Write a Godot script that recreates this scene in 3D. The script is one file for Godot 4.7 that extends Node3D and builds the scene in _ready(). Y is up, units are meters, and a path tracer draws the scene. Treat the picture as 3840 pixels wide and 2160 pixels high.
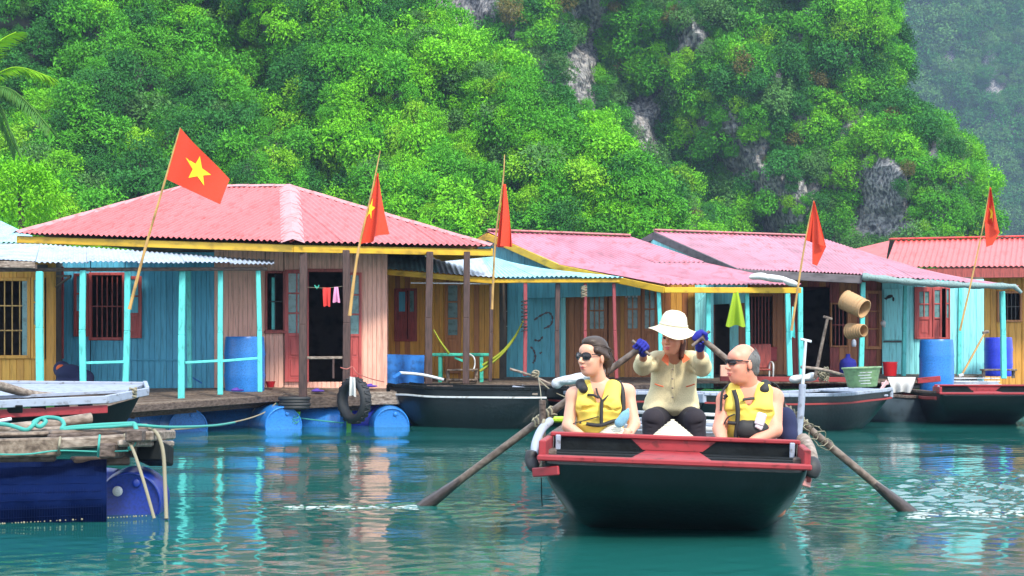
extends Node3D
# A floating fishing village under a wooded limestone hill, seen from a low boat. Metres, y up, the camera looks along -z.
const F := 6200.0        # focal length, in pixels of the 3840 x 2160 photograph
const HX := 1920.0
const HY := 1310.0       # row of the horizon
const EYE := 1.14        # height of the eye above the water

var rng := RandomNumberGenerator.new()
var M := {}              # materials
var T := {}              # textures
var meshes := {}         # shared meshes
var taken := {}

func _ready():
	rng.seed = 20240611
	set_view()
	make_materials()
	build_water()
	build_hills()
	build_houses()
	build_floats()
	build_boats()
	build_near_boat()
	build_people()
	build_raft()
	build_clutter()
	build_flags()

func set_view():
	var cam := Camera3D.new()
	cam.name = "camera"
	cam.projection = Camera3D.PROJECTION_FRUSTUM
	cam.near = 1.0
	cam.size = 2160.0 / F
	cam.frustum_offset = Vector2(0, (HY - 1080.0) / F)
	cam.far = 900.0
	cam.position = Vector3(0, EYE, 0)
	add_child(cam)
	cam.current = true
	var env := Environment.new()
	env.background_mode = Environment.BG_SKY
	var sm := ProceduralSkyMaterial.new()
	sm.sky_top_color = Color(0.80, 0.87, 0.95)
	sm.sky_horizon_color = Color(0.93, 0.95, 0.97)
	sm.sky_curve = 0.25
	sm.ground_bottom_color = Color(0.10, 0.22, 0.22)
	sm.ground_horizon_color = Color(0.5, 0.6, 0.6)
	sm.sun_angle_max = 1.0
	var sky := Sky.new()
	sky.sky_material = sm
	env.sky = sky
	env.background_energy_multiplier = 1.6
	env.tonemap_mode = Environment.TONE_MAPPER_LINEAR
	env.tonemap_exposure = 1.75
	env.fog_enabled = true
	env.fog_density = 0.00042
	env.fog_light_color = Color(0.72, 0.82, 0.98)
	env.sdfgi_enabled = true
	env.ssao_enabled = true
	env.ssil_enabled = true
	var we := WorldEnvironment.new()
	we.name = "world_environment"
	we.environment = env
	add_child(we)
	var sun := DirectionalLight3D.new()
	sun.name = "sun"
	sun.light_energy = 1.0
	sun.light_angular_distance = 10.0
	sun.light_color = Color(1.0, 0.97, 0.90)
	sun.shadow_enabled = true
	add_child(sun)
	sun.look_at_from_position(Vector3(0.42, 0.95, 0.74), Vector3.ZERO, Vector3.UP)

# ---------------------------------------------------------------- geometry

class G:
	var v := PackedVector3Array()
	var n := PackedVector3Array()
	var c := PackedColorArray()
	var i := PackedInt32Array()
	var uv := PackedVector2Array()
	var tint := Color.WHITE
	var tinted := false
	func put(p: Vector3, q: Vector3) -> int:
		v.append(p); n.append(q); c.append(tint)
		return v.size() - 1
	# faces run counter-clockwise seen from outside
	func tri(a: Vector3, b: Vector3, d: Vector3):
		var q := (b - a).cross(d - a).normalized()
		var k := put(a, q); put(b, q); put(d, q)
		i.append(k); i.append(k + 2); i.append(k + 1)
	func quad(a: Vector3, b: Vector3, d: Vector3, e: Vector3):
		var q := (d - a).cross(e - b).normalized()
		var k := put(a, q); put(b, q); put(d, q); put(e, q)
		i.append_array([k, k + 2, k + 1, k, k + 3, k + 2])
	# a flat polygon (convex) turned away from a point inside
	func face(p: Array, inside: Vector3):
		var q: Vector3 = (p[1] - p[0]).cross(p[2] - p[0]).normalized()
		var m := Vector3.ZERO
		for x in p: m += x
		m /= p.size()
		var flip := q.dot(m - inside) < 0.0
		if flip: q = -q
		var k := v.size()
		for x in p: put(x, q)
		for t in range(1, p.size() - 1):
			if flip: i.append_array([k, k + t, k + t + 1])
			else: i.append_array([k, k + t + 1, k + t])
	# rows of points, smooth; the normal is across x along
	func grid(rows: Array, closed := false, flat := false):
		var nr := rows.size()
		var nc: int = rows[0].size()
		if flat:
			for a in nr - 1:
				for b in (nc if closed else nc - 1):
					var b2 := (b + 1) % nc
					quad(rows[a][b], rows[a][b2], rows[a + 1][b2], rows[a + 1][b])
			return
		var k := v.size()
		var acc := PackedVector3Array()
		acc.resize(nr * nc)
		for a in nr - 1:
			for b in (nc if closed else nc - 1):
				var b2 := (b + 1) % nc
				var p0: Vector3 = rows[a][b]
				var p1: Vector3 = rows[a][b2]
				var p2: Vector3 = rows[a + 1][b2]
				var p3: Vector3 = rows[a + 1][b]
				var q := (p2 - p0).cross(p3 - p1)
				var i0 := a * nc + b
				var i1 := a * nc + b2
				var i2 := (a + 1) * nc + b2
				var i3 := (a + 1) * nc + b
				acc[i0] += q; acc[i1] += q; acc[i2] += q; acc[i3] += q
				i.append_array([k + i0, k + i2, k + i1, k + i0, k + i3, k + i2])
		for a in nr:
			for b in nc:
				put(rows[a][b], acc[a * nc + b].normalized())
	func box(ctr: Vector3, size: Vector3, b := Basis.IDENTITY, e := 0.0):
		var h := size * 0.5
		if e <= 0.0:
			for ax in 3:
				for s in [-1.0, 1.0]:
					var p := []
					for t in [[-1, -1], [1, -1], [1, 1], [-1, 1]]:
						var l := Vector3.ZERO
						l[ax] = s * h[ax]
						l[(ax + 1) % 3] = t[0] * h[(ax + 1) % 3]
						l[(ax + 2) % 3] = t[1] * h[(ax + 2) % 3]
						p.append(ctr + b * l)
					face(p, ctr)
			return
		e = minf(e, 0.45 * minf(size.x, minf(size.y, size.z)))
		var pt := func(sx, sy, sz, ax) -> Vector3:
			var l := Vector3(sx * (h.x - e), sy * (h.y - e), sz * (h.z - e))
			l[ax] = [sx, sy, sz][ax] * h[ax]
			return ctr + b * l
		for ax in 3:
			var u := (ax + 1) % 3
			var w := (ax + 2) % 3
			for s in [-1.0, 1.0]:
				var p := []
				for t in [[-1, -1], [1, -1], [1, 1], [-1, 1]]:
					var g := [0, 0, 0]
					g[ax] = s; g[u] = t[0]; g[w] = t[1]
					p.append(pt.call(g[0], g[1], g[2], ax))
				face(p, ctr)
			for s in [-1.0, 1.0]:
				for t in [-1.0, 1.0]:
					var g1 := [0, 0, 0]
					var g2 := [0, 0, 0]
					g1[u] = s; g1[w] = t; g1[ax] = -1
					g2[u] = s; g2[w] = t; g2[ax] = 1
					face([pt.call(g1[0], g1[1], g1[2], u), pt.call(g2[0], g2[1], g2[2], u), pt.call(g2[0], g2[1], g2[2], w), pt.call(g1[0], g1[1], g1[2], w)], ctr)
		for sx in [-1, 1]:
			for sy in [-1, 1]:
				for sz in [-1, 1]:
					face([pt.call(sx, sy, sz, 0), pt.call(sx, sy, sz, 1), pt.call(sx, sy, sz, 2)], ctr)
	# a bar of w x h between two points; h is measured along up
	func beam(a: Vector3, b: Vector3, w: float, h: float, up := Vector3.UP, e := 0.006):
		var z := (b - a).normalized()
		var x := up.cross(z)
		if x.length() < 0.01: x = Vector3.RIGHT.cross(z) if absf(z.x) < 0.9 else Vector3.BACK.cross(z)
		x = x.normalized()
		box((a + b) * 0.5, Vector3(w, h, a.distance_to(b)), Basis(x, z.cross(x), z), e)
	func tube(pts: Array, r, sides := 8, cap := true, squash := 1.0):
		var rows := []
		var last := Vector3.ZERO
		var np := pts.size()
		for k in np:
			var d: Vector3 = pts[mini(k + 1, np - 1)] - pts[maxi(k - 1, 0)]
			d = d.normalized()
			var x := last - d * last.dot(d)
			if x.length() < 0.05:
				x = d.cross(Vector3.UP)
				if x.length() < 0.05: x = d.cross(Vector3.RIGHT)
			x = x.normalized()
			last = x
			var y := d.cross(x)
			var rr: float = r[k] if r is Array else r
			var row := PackedVector3Array()
			for s in sides:
				var t := TAU * s / sides
				row.append(pts[k] + (x * cos(t) + y * sin(t) * squash) * rr)
			rows.append(row)
		grid(rows, true)
		if cap:
			for e in [0, np - 1]:
				face(Array(rows[e]), pts[1] if e == 0 else pts[np - 2])
	# profile of (radius, height) turned round y, from the bottom up
	func lathe(prof: Array, sides := 20, xf := Transform3D.IDENTITY, sx := 1.0):
		var rows := []
		for p in prof:
			var row := PackedVector3Array()
			for s in sides:
				var t := -TAU * s / sides
				row.append(xf * Vector3(p.x * cos(t) * sx, p.y, p.x * sin(t)))
			rows.append(row)
		grid(rows, true)
	func mesh() -> ArrayMesh:
		var a := []
		a.resize(Mesh.ARRAY_MAX)
		a[Mesh.ARRAY_VERTEX] = v
		a[Mesh.ARRAY_NORMAL] = n
		if tinted: a[Mesh.ARRAY_COLOR] = c
		if uv.size() == v.size() and v.size() > 0: a[Mesh.ARRAY_TEX_UV] = uv
		a[Mesh.ARRAY_INDEX] = i
		var m := ArrayMesh.new()
		m.add_surface_from_arrays(Mesh.PRIMITIVE_TRIANGLES, a)
		return m

func at(px: float, py: float, d: float) -> Vector3:
	return Vector3((px - HX) / F * d, EYE - (py - HY) / F * d, -d)

func gx(px: float, d: float) -> float:
	return (px - HX) / F * d

func hy(py: float, d: float) -> float:
	return EYE - (py - HY) / F * d

func numbered(called: String) -> String:
	var k: int = taken.get(called, -1) + 1
	taken[called] = k
	return called if k == 0 else "%s_%03d" % [called, k]

func thing(called: String, label: String, category: String, base := Vector3.ZERO, group := "") -> Node3D:
	var o := Node3D.new()
	o.name = numbered(called)
	o.position = base
	o.set_meta("label", label)
	o.set_meta("category", category)
	if group != "": o.set_meta("group", group)
	add_child(o, true)
	return o

# one mesh, given in world coordinates, as a part of a thing, a sub-part of a part, or (no parent) a thing by itself
func obj(called: String, g, m, parent: Node3D = null) -> MeshInstance3D:
	var o := MeshInstance3D.new()
	o.mesh = g.mesh() if g is G else g
	o.material_override = M[m] if m is String else m
	if parent == null:
		o.name = numbered(called)
		add_child(o, true)
	else:
		o.name = called
		parent.add_child(o, true)
		if parent.get_parent() == self: o.position = -parent.position
	return o

# a shared mesh placed by a world transform
func inst(called: String, m: Mesh, material, xf: Transform3D, parent: Node3D) -> MeshInstance3D:
	var o := MeshInstance3D.new()
	o.mesh = m
	o.material_override = M[material] if material is String else material
	o.name = called
	parent.add_child(o, true)
	o.transform = xf
	if parent.get_parent() == self: o.position -= parent.position
	return o

# a thing that is one mesh: its base is the node's place
func single(called: String, g: G, m, base: Vector3, label: String, category: String, group := "") -> MeshInstance3D:
	for k in g.v.size(): g.v[k] -= base
	var o := obj(called, g, m)
	o.position = base
	tag(o, label, category, group)
	return o

func tag(o: Node, label: String, category: String, group := "", kind := ""):
	if label != "": o.set_meta("label", label)
	if category != "": o.set_meta("category", category)
	if group != "": o.set_meta("group", group)
	if kind != "": o.set_meta("kind", kind)

func unit_box(size: Vector3, e := 0.004) -> ArrayMesh:
	var key := "box%.3f_%.3f_%.3f_%.3f" % [size.x, size.y, size.z, e]
	if not meshes.has(key):
		var g := G.new()
		g.box(Vector3.ZERO, size, Basis.IDENTITY, e)
		meshes[key] = g.mesh()
	return meshes[key]

func spline(p: Array, per := 6) -> Array:
	var out := []
	for k in p.size() - 1:
		var a: Vector3 = p[maxi(k - 1, 0)]
		var b: Vector3 = p[k]
		var c: Vector3 = p[k + 1]
		var d: Vector3 = p[mini(k + 2, p.size() - 1)]
		for s in per:
			out.append(b.cubic_interpolate(c, a, d, float(s) / per))
	out.append(p[-1])
	return out

func lerp_table(tab: Array, x: float) -> float:
	if x <= tab[0][0]: return tab[0][1]
	for k in tab.size() - 1:
		if x <= tab[k + 1][0]:
			return lerpf(tab[k][1], tab[k + 1][1], (x - tab[k][0]) / (tab[k + 1][0] - tab[k][0]))
	return tab[-1][1]

# ---------------------------------------------------------------- materials

func noise_tex(called: String, freq: float, kind: int, octaves: int, stops: Array, size := 512, normal := 0.0, seed_ := 1) -> Texture2D:
	var nz := FastNoiseLite.new()
	nz.seed = seed_
	nz.noise_type = kind
	nz.frequency = freq
	nz.fractal_octaves = octaves
	var t := NoiseTexture2D.new()
	t.width = size; t.height = size
	t.seamless = true
	t.noise = nz
	if normal > 0.0:
		t.as_normal_map = true
		t.bump_strength = normal
	elif stops.size():
		var gr := Gradient.new()
		gr.offsets = PackedFloat32Array(stops.map(func(s): return s[0]))
		gr.colors = PackedColorArray(stops.map(func(s): return s[1]))
		t.color_ramp = gr
	T[called] = t
	return t

func grey(x: float) -> Color:
	return Color(x, x, x)

# colour is a real-world (linear) value; tex is drawn in world space at scale
func mat(called: String, lin: Color, rough := 0.7, tex := "", scale := Vector3.ONE, bump := "", bump_amount := 0.3, spec := 0.5) -> StandardMaterial3D:
	var m := StandardMaterial3D.new()
	m.resource_name = called
	m.albedo_color = lin.linear_to_srgb()
	m.roughness = rough
	m.metallic_specular = spec
	m.uv1_triplanar = true
	m.uv1_world_triplanar = true
	m.uv1_scale = scale
	if tex != "": m.albedo_texture = T[tex]
	if bump != "":
		m.heightmap_enabled = true
		m.heightmap_texture = T[bump]
		m.heightmap_scale = bump_amount
	M[called] = m
	return m

func make_materials():
	var S := FastNoiseLite.TYPE_SIMPLEX_SMOOTH
	noise_tex("grain", 0.02, S, 4, [[0.0, grey(0.62)], [0.45, grey(0.86)], [0.6, grey(0.95)], [1.0, grey(1.0)]], 512, 0.0, 3)
	noise_tex("stain", 0.008, S, 5, [[0.0, grey(0.62)], [0.3, grey(0.86)], [0.5, grey(0.97)], [1.0, grey(1.0)]], 512, 0.0, 9)
	noise_tex("board", 0.012, S, 5, [[0.0, grey(0.72)], [0.3, grey(0.9)], [0.5, grey(0.97)], [1.0, grey(1.0)]], 512, 0.0, 14)
	noise_tex("fine", 0.06, S, 3, [[0.0, grey(0.7)], [0.5, grey(0.92)], [1.0, grey(1.0)]], 512, 0.0, 5)
	noise_tex("rough", 0.03, S, 5, [[0.0, grey(0.0)], [1.0, grey(1.0)]], 512, 0.0, 11)
	noise_tex("peel", 0.014, S, 5, [[0.0, Color(0.6, 0.55, 0.5)], [0.2, Color(0.74, 0.7, 0.67)], [0.27, grey(0.93)], [1.0, grey(1.0)]], 512, 0.0, 21)
	noise_tex("rust", 0.012, S, 5, [[0.0, Color(0.66, 0.5, 0.45)], [0.22, Color(0.84, 0.74, 0.7)], [0.34, grey(0.95)], [1.0, grey(1.0)]], 512, 0.0, 33)
	noise_tex("old_wood", 0.02, S, 5, [[0.0, Color(0.35, 0.3, 0.27)], [0.5, Color(0.75, 0.72, 0.7)], [1.0, grey(1.0)]], 512, 0.0, 41)
	noise_tex("limestone", 0.012, S, 6, [[0.0, Color(0.2, 0.2, 0.22)], [0.4, Color(0.42, 0.42, 0.43)], [0.5, Color(0.72, 0.71, 0.69)], [0.7, Color(1.0, 0.97, 0.93)], [1.0, Color(0.85, 0.68, 0.52)]], 1024, 0.0, 51)
	noise_tex("hair", 0.03, S, 3, [[0.0, grey(0.5)], [1.0, grey(1.0)]], 256, 0.0, 61)
	var V := Vector3(3.0, 0.35, 3.0)          # grain that runs up and down
	# painted boards
	mat("pink_board", Color(0.84, 0.46, 0.36), 0.6, "board", V, "grain", 0.25)
	mat("pink_board_b", Color(0.78, 0.41, 0.32), 0.6, "board", V, "grain", 0.25)
	mat("blue_board", Color(0.09, 0.42, 0.62), 0.6, "board", V, "grain", 0.25)
	mat("blue_board_b", Color(0.075, 0.37, 0.56), 0.62, "board", V, "grain", 0.25)
	mat("sky_board", Color(0.14, 0.56, 0.70), 0.6, "board", V, "grain", 0.25)
	mat("sky_board_b", Color(0.12, 0.50, 0.64), 0.6, "board", V, "grain", 0.25)
	mat("aqua_board", Color(0.28, 0.78, 0.82), 0.6, "board", V, "grain", 0.25)
	mat("aqua_board_b", Color(0.23, 0.70, 0.77), 0.6, "board", V, "grain", 0.25)
	mat("mustard_board", Color(0.74, 0.38, 0.06), 0.55, "board", V, "grain", 0.25)
	mat("mustard_board_b", Color(0.64, 0.31, 0.05), 0.55, "board", V, "grain", 0.25)
	mat("brown_board", Color(0.46, 0.18, 0.06), 0.5, "board", V, "grain", 0.25)
	mat("brown_board_b", Color(0.37, 0.135, 0.045), 0.5, "board", V, "grain", 0.25)
	mat("maroon", Color(0.36, 0.065, 0.055), 0.5, "grain", V, "grain", 0.2)
	mat("door_red", Color(0.46, 0.075, 0.07), 0.5, "stain", V, "grain", 0.2)
	mat("post_brown", Color(0.085, 0.045, 0.04), 0.6, "grain", V, "grain", 0.3)
	mat("turquoise", Color(0.11, 0.64, 0.62), 0.5, "board", Vector3(2, 0.8, 2), "grain", 0.3)
	mat("red_post", Color(0.30, 0.05, 0.06), 0.5, "peel", Vector3(2, 0.8, 2), "grain", 0.3)
	mat("yellow_trim", Color(0.66, 0.39, 0.015), 0.5, "stain", Vector3(0.8, 1.6, 0.8), "grain", 0.15)
	mat("grey_trim", Color(0.12, 0.105, 0.12), 0.6, "stain", Vector3(0.8, 2, 0.8), "grain", 0.2)
	# roofs
	mat("roof_pink", Color(0.53, 0.105, 0.108), 0.42, "rust", Vector3(0.9, 0.9, 0.35))
	mat("roof_pink_b", Color(0.48, 0.095, 0.098), 0.42, "rust", Vector3(0.8, 0.8, 0.3))
	mat("roof_cap", Color(0.52, 0.22, 0.23), 0.45, "rust", Vector3(0.9, 0.9, 0.9))
	mat("roof_rose", Color(0.52, 0.175, 0.24), 0.42, "rust", Vector3(0.6, 0.6, 0.3))
	mat("roof_rose_b", Color(0.48, 0.16, 0.22), 0.42, "stain", Vector3(0.6, 0.6, 0.3))
	mat("roof_red", Color(0.62, 0.085, 0.075), 0.42, "rust", Vector3(0.6, 0.6, 0.3))
	mat("roof_white", Color(0.40, 0.48, 0.60), 0.4, "stain", Vector3(0.9, 0.9, 0.4))
	mat("roof_aqua", Color(0.33, 0.66, 0.74), 0.4, "stain", Vector3(0.9, 0.9, 0.4))
	# timber, iron, rope
	mat("deck_wood", Color(0.24, 0.185, 0.15), 0.75, "old_wood", Vector3(1.2, 1.2, 1.2), "rough", 0.4)
	mat("deck_wood_b", Color(0.31, 0.25, 0.20), 0.75, "old_wood", Vector3(1.5, 1.5, 1.5), "rough", 0.4)
	mat("beam_wood", Color(0.17, 0.13, 0.115), 0.75, "old_wood", Vector3(1.2, 2.4, 1.2), "rough", 0.5)
	mat("pale_wood", Color(0.42, 0.36, 0.31), 0.7, "old_wood", Vector3(1.1, 2.0, 1.1), "rough", 0.4)
	mat("oar_wood", Color(0.26, 0.21, 0.18), 0.6, "old_wood", Vector3(1.5, 1.5, 1.5), "rough", 0.2)
	mat("wet_wood", Color(0.06, 0.043, 0.04), 0.3, "grain", Vector3(1.5, 1.5, 1.5))
	mat("bamboo", Color(0.52, 0.30, 0.09), 0.5, "stain", Vector3(2, 0.6, 2))
	mat("wicker", Color(0.55, 0.33, 0.16), 0.75, "fine", Vector3(3, 6, 3), "fine", 0.4)
	mat("grey_paint", Color(0.32, 0.365, 0.47), 0.55, "peel", Vector3(1.0, 1.6, 1.0), "grain", 0.2)
	mat("tar", Color(0.006, 0.011, 0.014), 0.3, "stain", Vector3(1, 1, 1), "rough", 0.25)
	mat("tar_dull", Color(0.006, 0.009, 0.011), 0.65, "stain", Vector3(1.3, 1.3, 1.3), "rough", 0.25, 0.3)
	mat("boat_red", Color(0.31, 0.022, 0.03), 0.5, "peel", Vector3(1.2, 1.6, 1.2), "grain", 0.2)
	mat("boat_dark_red", Color(0.28, 0.03, 0.03), 0.5, "peel", Vector3(1.2, 1.2, 1.2), "grain", 0.2)
	mat("white_paint", Color(0.62, 0.65, 0.68), 0.5, "peel", Vector3(1.5, 1.5, 1.5))
	mat("black", Color(0.012, 0.012, 0.015), 0.6)
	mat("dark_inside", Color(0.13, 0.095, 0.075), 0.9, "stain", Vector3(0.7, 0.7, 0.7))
	mat("iron", Color(0.06, 0.055, 0.055), 0.5, "rust", Vector3(3, 3, 3))
	mat("rubber", Color(0.025, 0.027, 0.032), 0.6, "fine", Vector3(3, 3, 3))
	mat("rope_pale", Color(0.30, 0.27, 0.19), 0.85, "fine", Vector3(12, 12, 12), "fine", 0.2)
	mat("rope_teal", Color(0.05, 0.36, 0.31), 0.8, "fine", Vector3(12, 12, 12), "fine", 0.2)
	mat("net_dark", Color(0.003, 0.011, 0.062), 0.8, "fine", Vector3(8, 8, 8), "", 0.3, 0.12)
	mat("net_mesh", Color(0.006, 0.014, 0.07), 0.85, "", Vector3.ONE, "", 0.3, 0.12)
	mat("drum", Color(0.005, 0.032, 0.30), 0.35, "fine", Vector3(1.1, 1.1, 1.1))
	mat("drum_light", Color(0.03, 0.24, 0.74), 0.35, "fine", Vector3(1.1, 1.1, 1.1))
	mat("drum_violet", Color(0.03, 0.06, 0.72), 0.35, "fine", Vector3(1.1, 1.1, 1.1))
	mat("white_plastic", Color(0.75, 0.76, 0.77), 0.4, "fine", Vector3(4, 4, 4))
	mat("red_plastic", Color(0.72, 0.02, 0.03), 0.35, "fine", Vector3(3, 3, 3))
	mat("green_plastic", Color(0.20, 0.33, 0.17), 0.45, "stain", Vector3(3, 3, 3))
	mat("lime_plastic", Color(0.42, 0.66, 0.02), 0.5, "fine", Vector3(3, 3, 3))
	mat("blue_cloth", Color(0.02, 0.19, 0.62), 0.6, "stain", Vector3(2, 2, 2))
	mat("navy_cloth", Color(0.012, 0.018, 0.075), 0.9, "fine", Vector3(5, 5, 5))
	mat("white_cloth", Color(0.72, 0.72, 0.72), 0.9, "fine", Vector3(5, 5, 5), "fine", 0.2)
	mat("red_cloth", Color(0.78, 0.05, 0.045), 0.9, "fine", Vector3(5, 5, 5))
	mat("pink_cloth", Color(0.82, 0.33, 0.58), 0.9, "fine", Vector3(5, 5, 5))
	mat("green_table", Color(0.05, 0.48, 0.36), 0.5, "stain", Vector3(2, 2, 2))
	mat("hammock", Color(0.34, 0.40, 0.03), 0.9, "fine", Vector3(8, 8, 8))
	var flagm := mat("flag_red", Color(0.80, 0.062, 0.022), 0.85, "fine", Vector3(3, 3, 3))
	flagm.backlight_enabled = true
	flagm.backlight = Color(0.45, 0.12, 0.08)
	mat("star_yellow", Color(0.90, 0.62, 0.02), 0.85)
	mat("lime_cloth", Color(0.33, 0.50, 0.02), 0.9, "fine", Vector3(4, 4, 4))
	# window glass in front of dark rooms
	var gl := StandardMaterial3D.new()
	gl.resource_name = "glass"
	gl.albedo_color = Color(0.55, 0.75, 0.78, 0.25)
	gl.transparency = BaseMaterial3D.TRANSPARENCY_ALPHA
	gl.roughness = 0.05
	M["glass"] = gl
	mat("frosted", Color(0.12, 0.26, 0.27), 0.2, "stain", Vector3(2, 2, 2))
	# people
	for s in [["skin_woman", Color(0.66, 0.335, 0.225)], ["skin_man", Color(0.66, 0.27, 0.18)], ["skin_rower", Color(0.52, 0.21, 0.12)]]:
		var sk := mat(s[0], s[1], 0.5)
		sk.subsurf_scatter_enabled = true
		sk.subsurf_scatter_strength = 0.12
	mat("lips", Color(0.5, 0.1, 0.09), 0.4)
	mat("hair_brown", Color(0.075, 0.042, 0.028), 0.5, "hair", Vector3(14, 14, 14), "hair", 0.25)
	mat("hair_grey", Color(0.22, 0.21, 0.21), 0.6, "hair", Vector3(20, 20, 20), "hair", 0.2)
	mat("hair_auburn", Color(0.15, 0.035, 0.015), 0.55, "hair", Vector3(14, 14, 14))
	mat("vest_yellow", Color(0.80, 0.59, 0.09), 0.75)
	mat("vest_black", Color(0.02, 0.019, 0.022), 0.7, "fine", Vector3(6, 6, 6))
	mat("vest_print", Color(0.03, 0.03, 0.03), 0.7)
	mat("shirt_beige", Color(0.78, 0.665, 0.40), 0.9, "fine", Vector3(5, 5, 5), "fine", 0.25)
	mat("pipe_red", Color(0.60, 0.13, 0.05), 0.9)
	mat("trousers", Color(0.02, 0.015, 0.025), 0.85, "fine", Vector3(4, 4, 4), "fine", 0.2)
	mat("shorts", Color(0.5, 0.5, 0.5), 0.9, "fine", Vector3(4, 4, 4))
	mat("hat_cream", Color(0.84, 0.76, 0.55), 0.9, "fine", Vector3(4, 4, 4), "fine", 0.15)
	mat("palm_leaf_hat", Color(0.84, 0.78, 0.62), 0.7, "fine", Vector3(3, 3, 3), "fine", 0.15)
	mat("glove_blue", Color(0.015, 0.02, 0.30), 0.9, "fine", Vector3(8, 8, 8), "fine", 0.3)
	mat("lens_dark", Color(0.012, 0.008, 0.012), 0.08)
	mat("bark", Color(0.13, 0.10, 0.075), 0.85, "old_wood", Vector3(2, 2, 2), "rough", 1.0)
	mat("rock", Color(0.42, 0.43, 0.47), 0.85, "limestone", Vector3(0.22, 0.15, 0.22), "rough", 14.0)
	mat("soil", Color(0.035, 0.045, 0.03), 0.95, "stain", Vector3(0.2, 0.2, 0.2))

# ---------------------------------------------------------------- water

func swell(x: float, z: float) -> float:
	# wind ripples everywhere, choppier round the two oars and in the open water beyond them, quiet beside the rafts
	var h := 0.0
	for w in waves:
		h += w[3] * sin(w[0] * x + w[1] * z + w[2])
	var d := -z
	var chop := 0.55 + 0.45 * chop_noise.get_noise_2d(x * 6.0, z * 2.2)
	var right := exp(-(pow((x - 4.2) / 1.7, 2) + pow((d - 13.0) / 1.8, 2)))
	var mid := exp(-(pow((x + 1.1) / 1.0, 2) + pow((d - 12.0) / 0.3, 2)))
	var near_left := exp(-(pow((x + 3.0) / 2.2, 2) + pow((d - 9.6) / 2.2, 2)))
	var lee := exp(-(pow((x - 0.9) / 0.9, 2) + pow((d - 9.3) / 1.0, 2)))
	var a := chop * (0.5 + 6.0 * right + 3.0 * mid + 0.25 * near_left) * (1.0 - 0.6 * lee)
	var s := 0.0
	for w in ripples:
		s += w[3] * sin(w[0] * x + w[1] * z + w[2])
	# rings that spread from the blades
	for b in [[-0.62, 12.0, 0.004], [2.78, 11.5, 0.004]]:
		var r := Vector2(x - b[0], d - b[1]).length()
		s += b[2] * sin(r * 21.0) * exp(-r * 1.5) / maxf(a, 0.3)
	return h * 0.9 + s * a

var waves := []
var ripples := []
var chop_noise := FastNoiseLite.new()

func build_water():
	chop_noise.seed = 4
	chop_noise.frequency = 0.05
	chop_noise.fractal_octaves = 3
	var r := RandomNumberGenerator.new()
	r.seed = 77
	for k in 7:
		var l := r.randf_range(0.9, 2.6)
		var t := r.randf_range(0, TAU)
		waves.append([TAU / l * cos(t), TAU / l * sin(t), r.randf() * TAU, 0.0014 * l])
	for k in 20:
		var l := 0.09 * pow(3.6, r.randf())
		var t := r.randfn(PI / 2, 0.75)
		ripples.append([TAU / l * cos(t), TAU / l * sin(t), r.randf() * TAU, 0.0037 * l])
	var m := StandardMaterial3D.new()
	m.resource_name = "sea_water"
	m.albedo_color = Color(0.010, 0.10, 0.088).linear_to_srgb()
	m.roughness = 0.04
	m.metallic_specular = 0.5
	noise_tex("ripple", 0.02, FastNoiseLite.TYPE_SIMPLEX_SMOOTH, 4, [[0.0, grey(0.0)], [1.0, grey(1.0)]], 1024, 0.0, 91)
	m.uv1_triplanar = true
	m.uv1_world_triplanar = true
	m.uv1_scale = Vector3(0.55, 0.55, 0.9)
	m.heightmap_enabled = true
	m.heightmap_texture = T["ripple"]
	m.heightmap_scale = 0.05
	M["water"] = m
	var rows := []
	var z := -3.5
	while z > -38.0:
		var row := PackedVector3Array()
		var half := 1.2 - 0.36 * z
		for k in 420:
			var x := half * (k / 209.5 - 1.0)
			row.append(Vector3(x, swell(x, z), z))
		rows.append(row)
		z -= 0.03 if z > -12.0 else (0.05 if z > -20.0 else 0.08)
	var g := G.new()
	g.grid(rows)
	for k in g.n.size():
		if g.n[k].y < 0: g.n[k] = -g.n[k]
	# the rest of the bay, flat, a hand below the ripples
	g.quad(Vector3(-400, -0.1, 200), Vector3(400, -0.1, 200), Vector3(400, -0.1, -600), Vector3(-400, -0.1, -600))
	var w := obj("water", g, "water")
	tag(w, "rippled teal green sea water of the bay", "water", "", "structure")

# ---------------------------------------------------------------- hills

var bump := FastNoiseLite.new()
var crag := FastNoiseLite.new()
var crests := []

func line_dist(p: Vector2, a: Vector2, b: Vector2) -> float:
	return p.distance_to(Geometry2D.get_closest_point_to_segment(p, a, b))

const CREST := [[-40.0, 40.0], [-20.0, 33.0], [-12.0, 28.0], [-5.5, 20.6], [-2.6, 17.8], [0.4, 15.3], [3.0, 12.7], [4.9, 11.2], [6.2, 9.0], [7.0, 7.3], [7.6, 5.5], [9.0, 0.0]]
const FLANK := [[-1.0, 32.6], [8.0, 33.0], [11.0, 33.8], [14.7, 33.4], [17.2, 31.2], [18.2, 29.8], [19.5, 29.6], [22.1, 31.0], [24.8, 30.4], [40.0, 26.0]]

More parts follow.
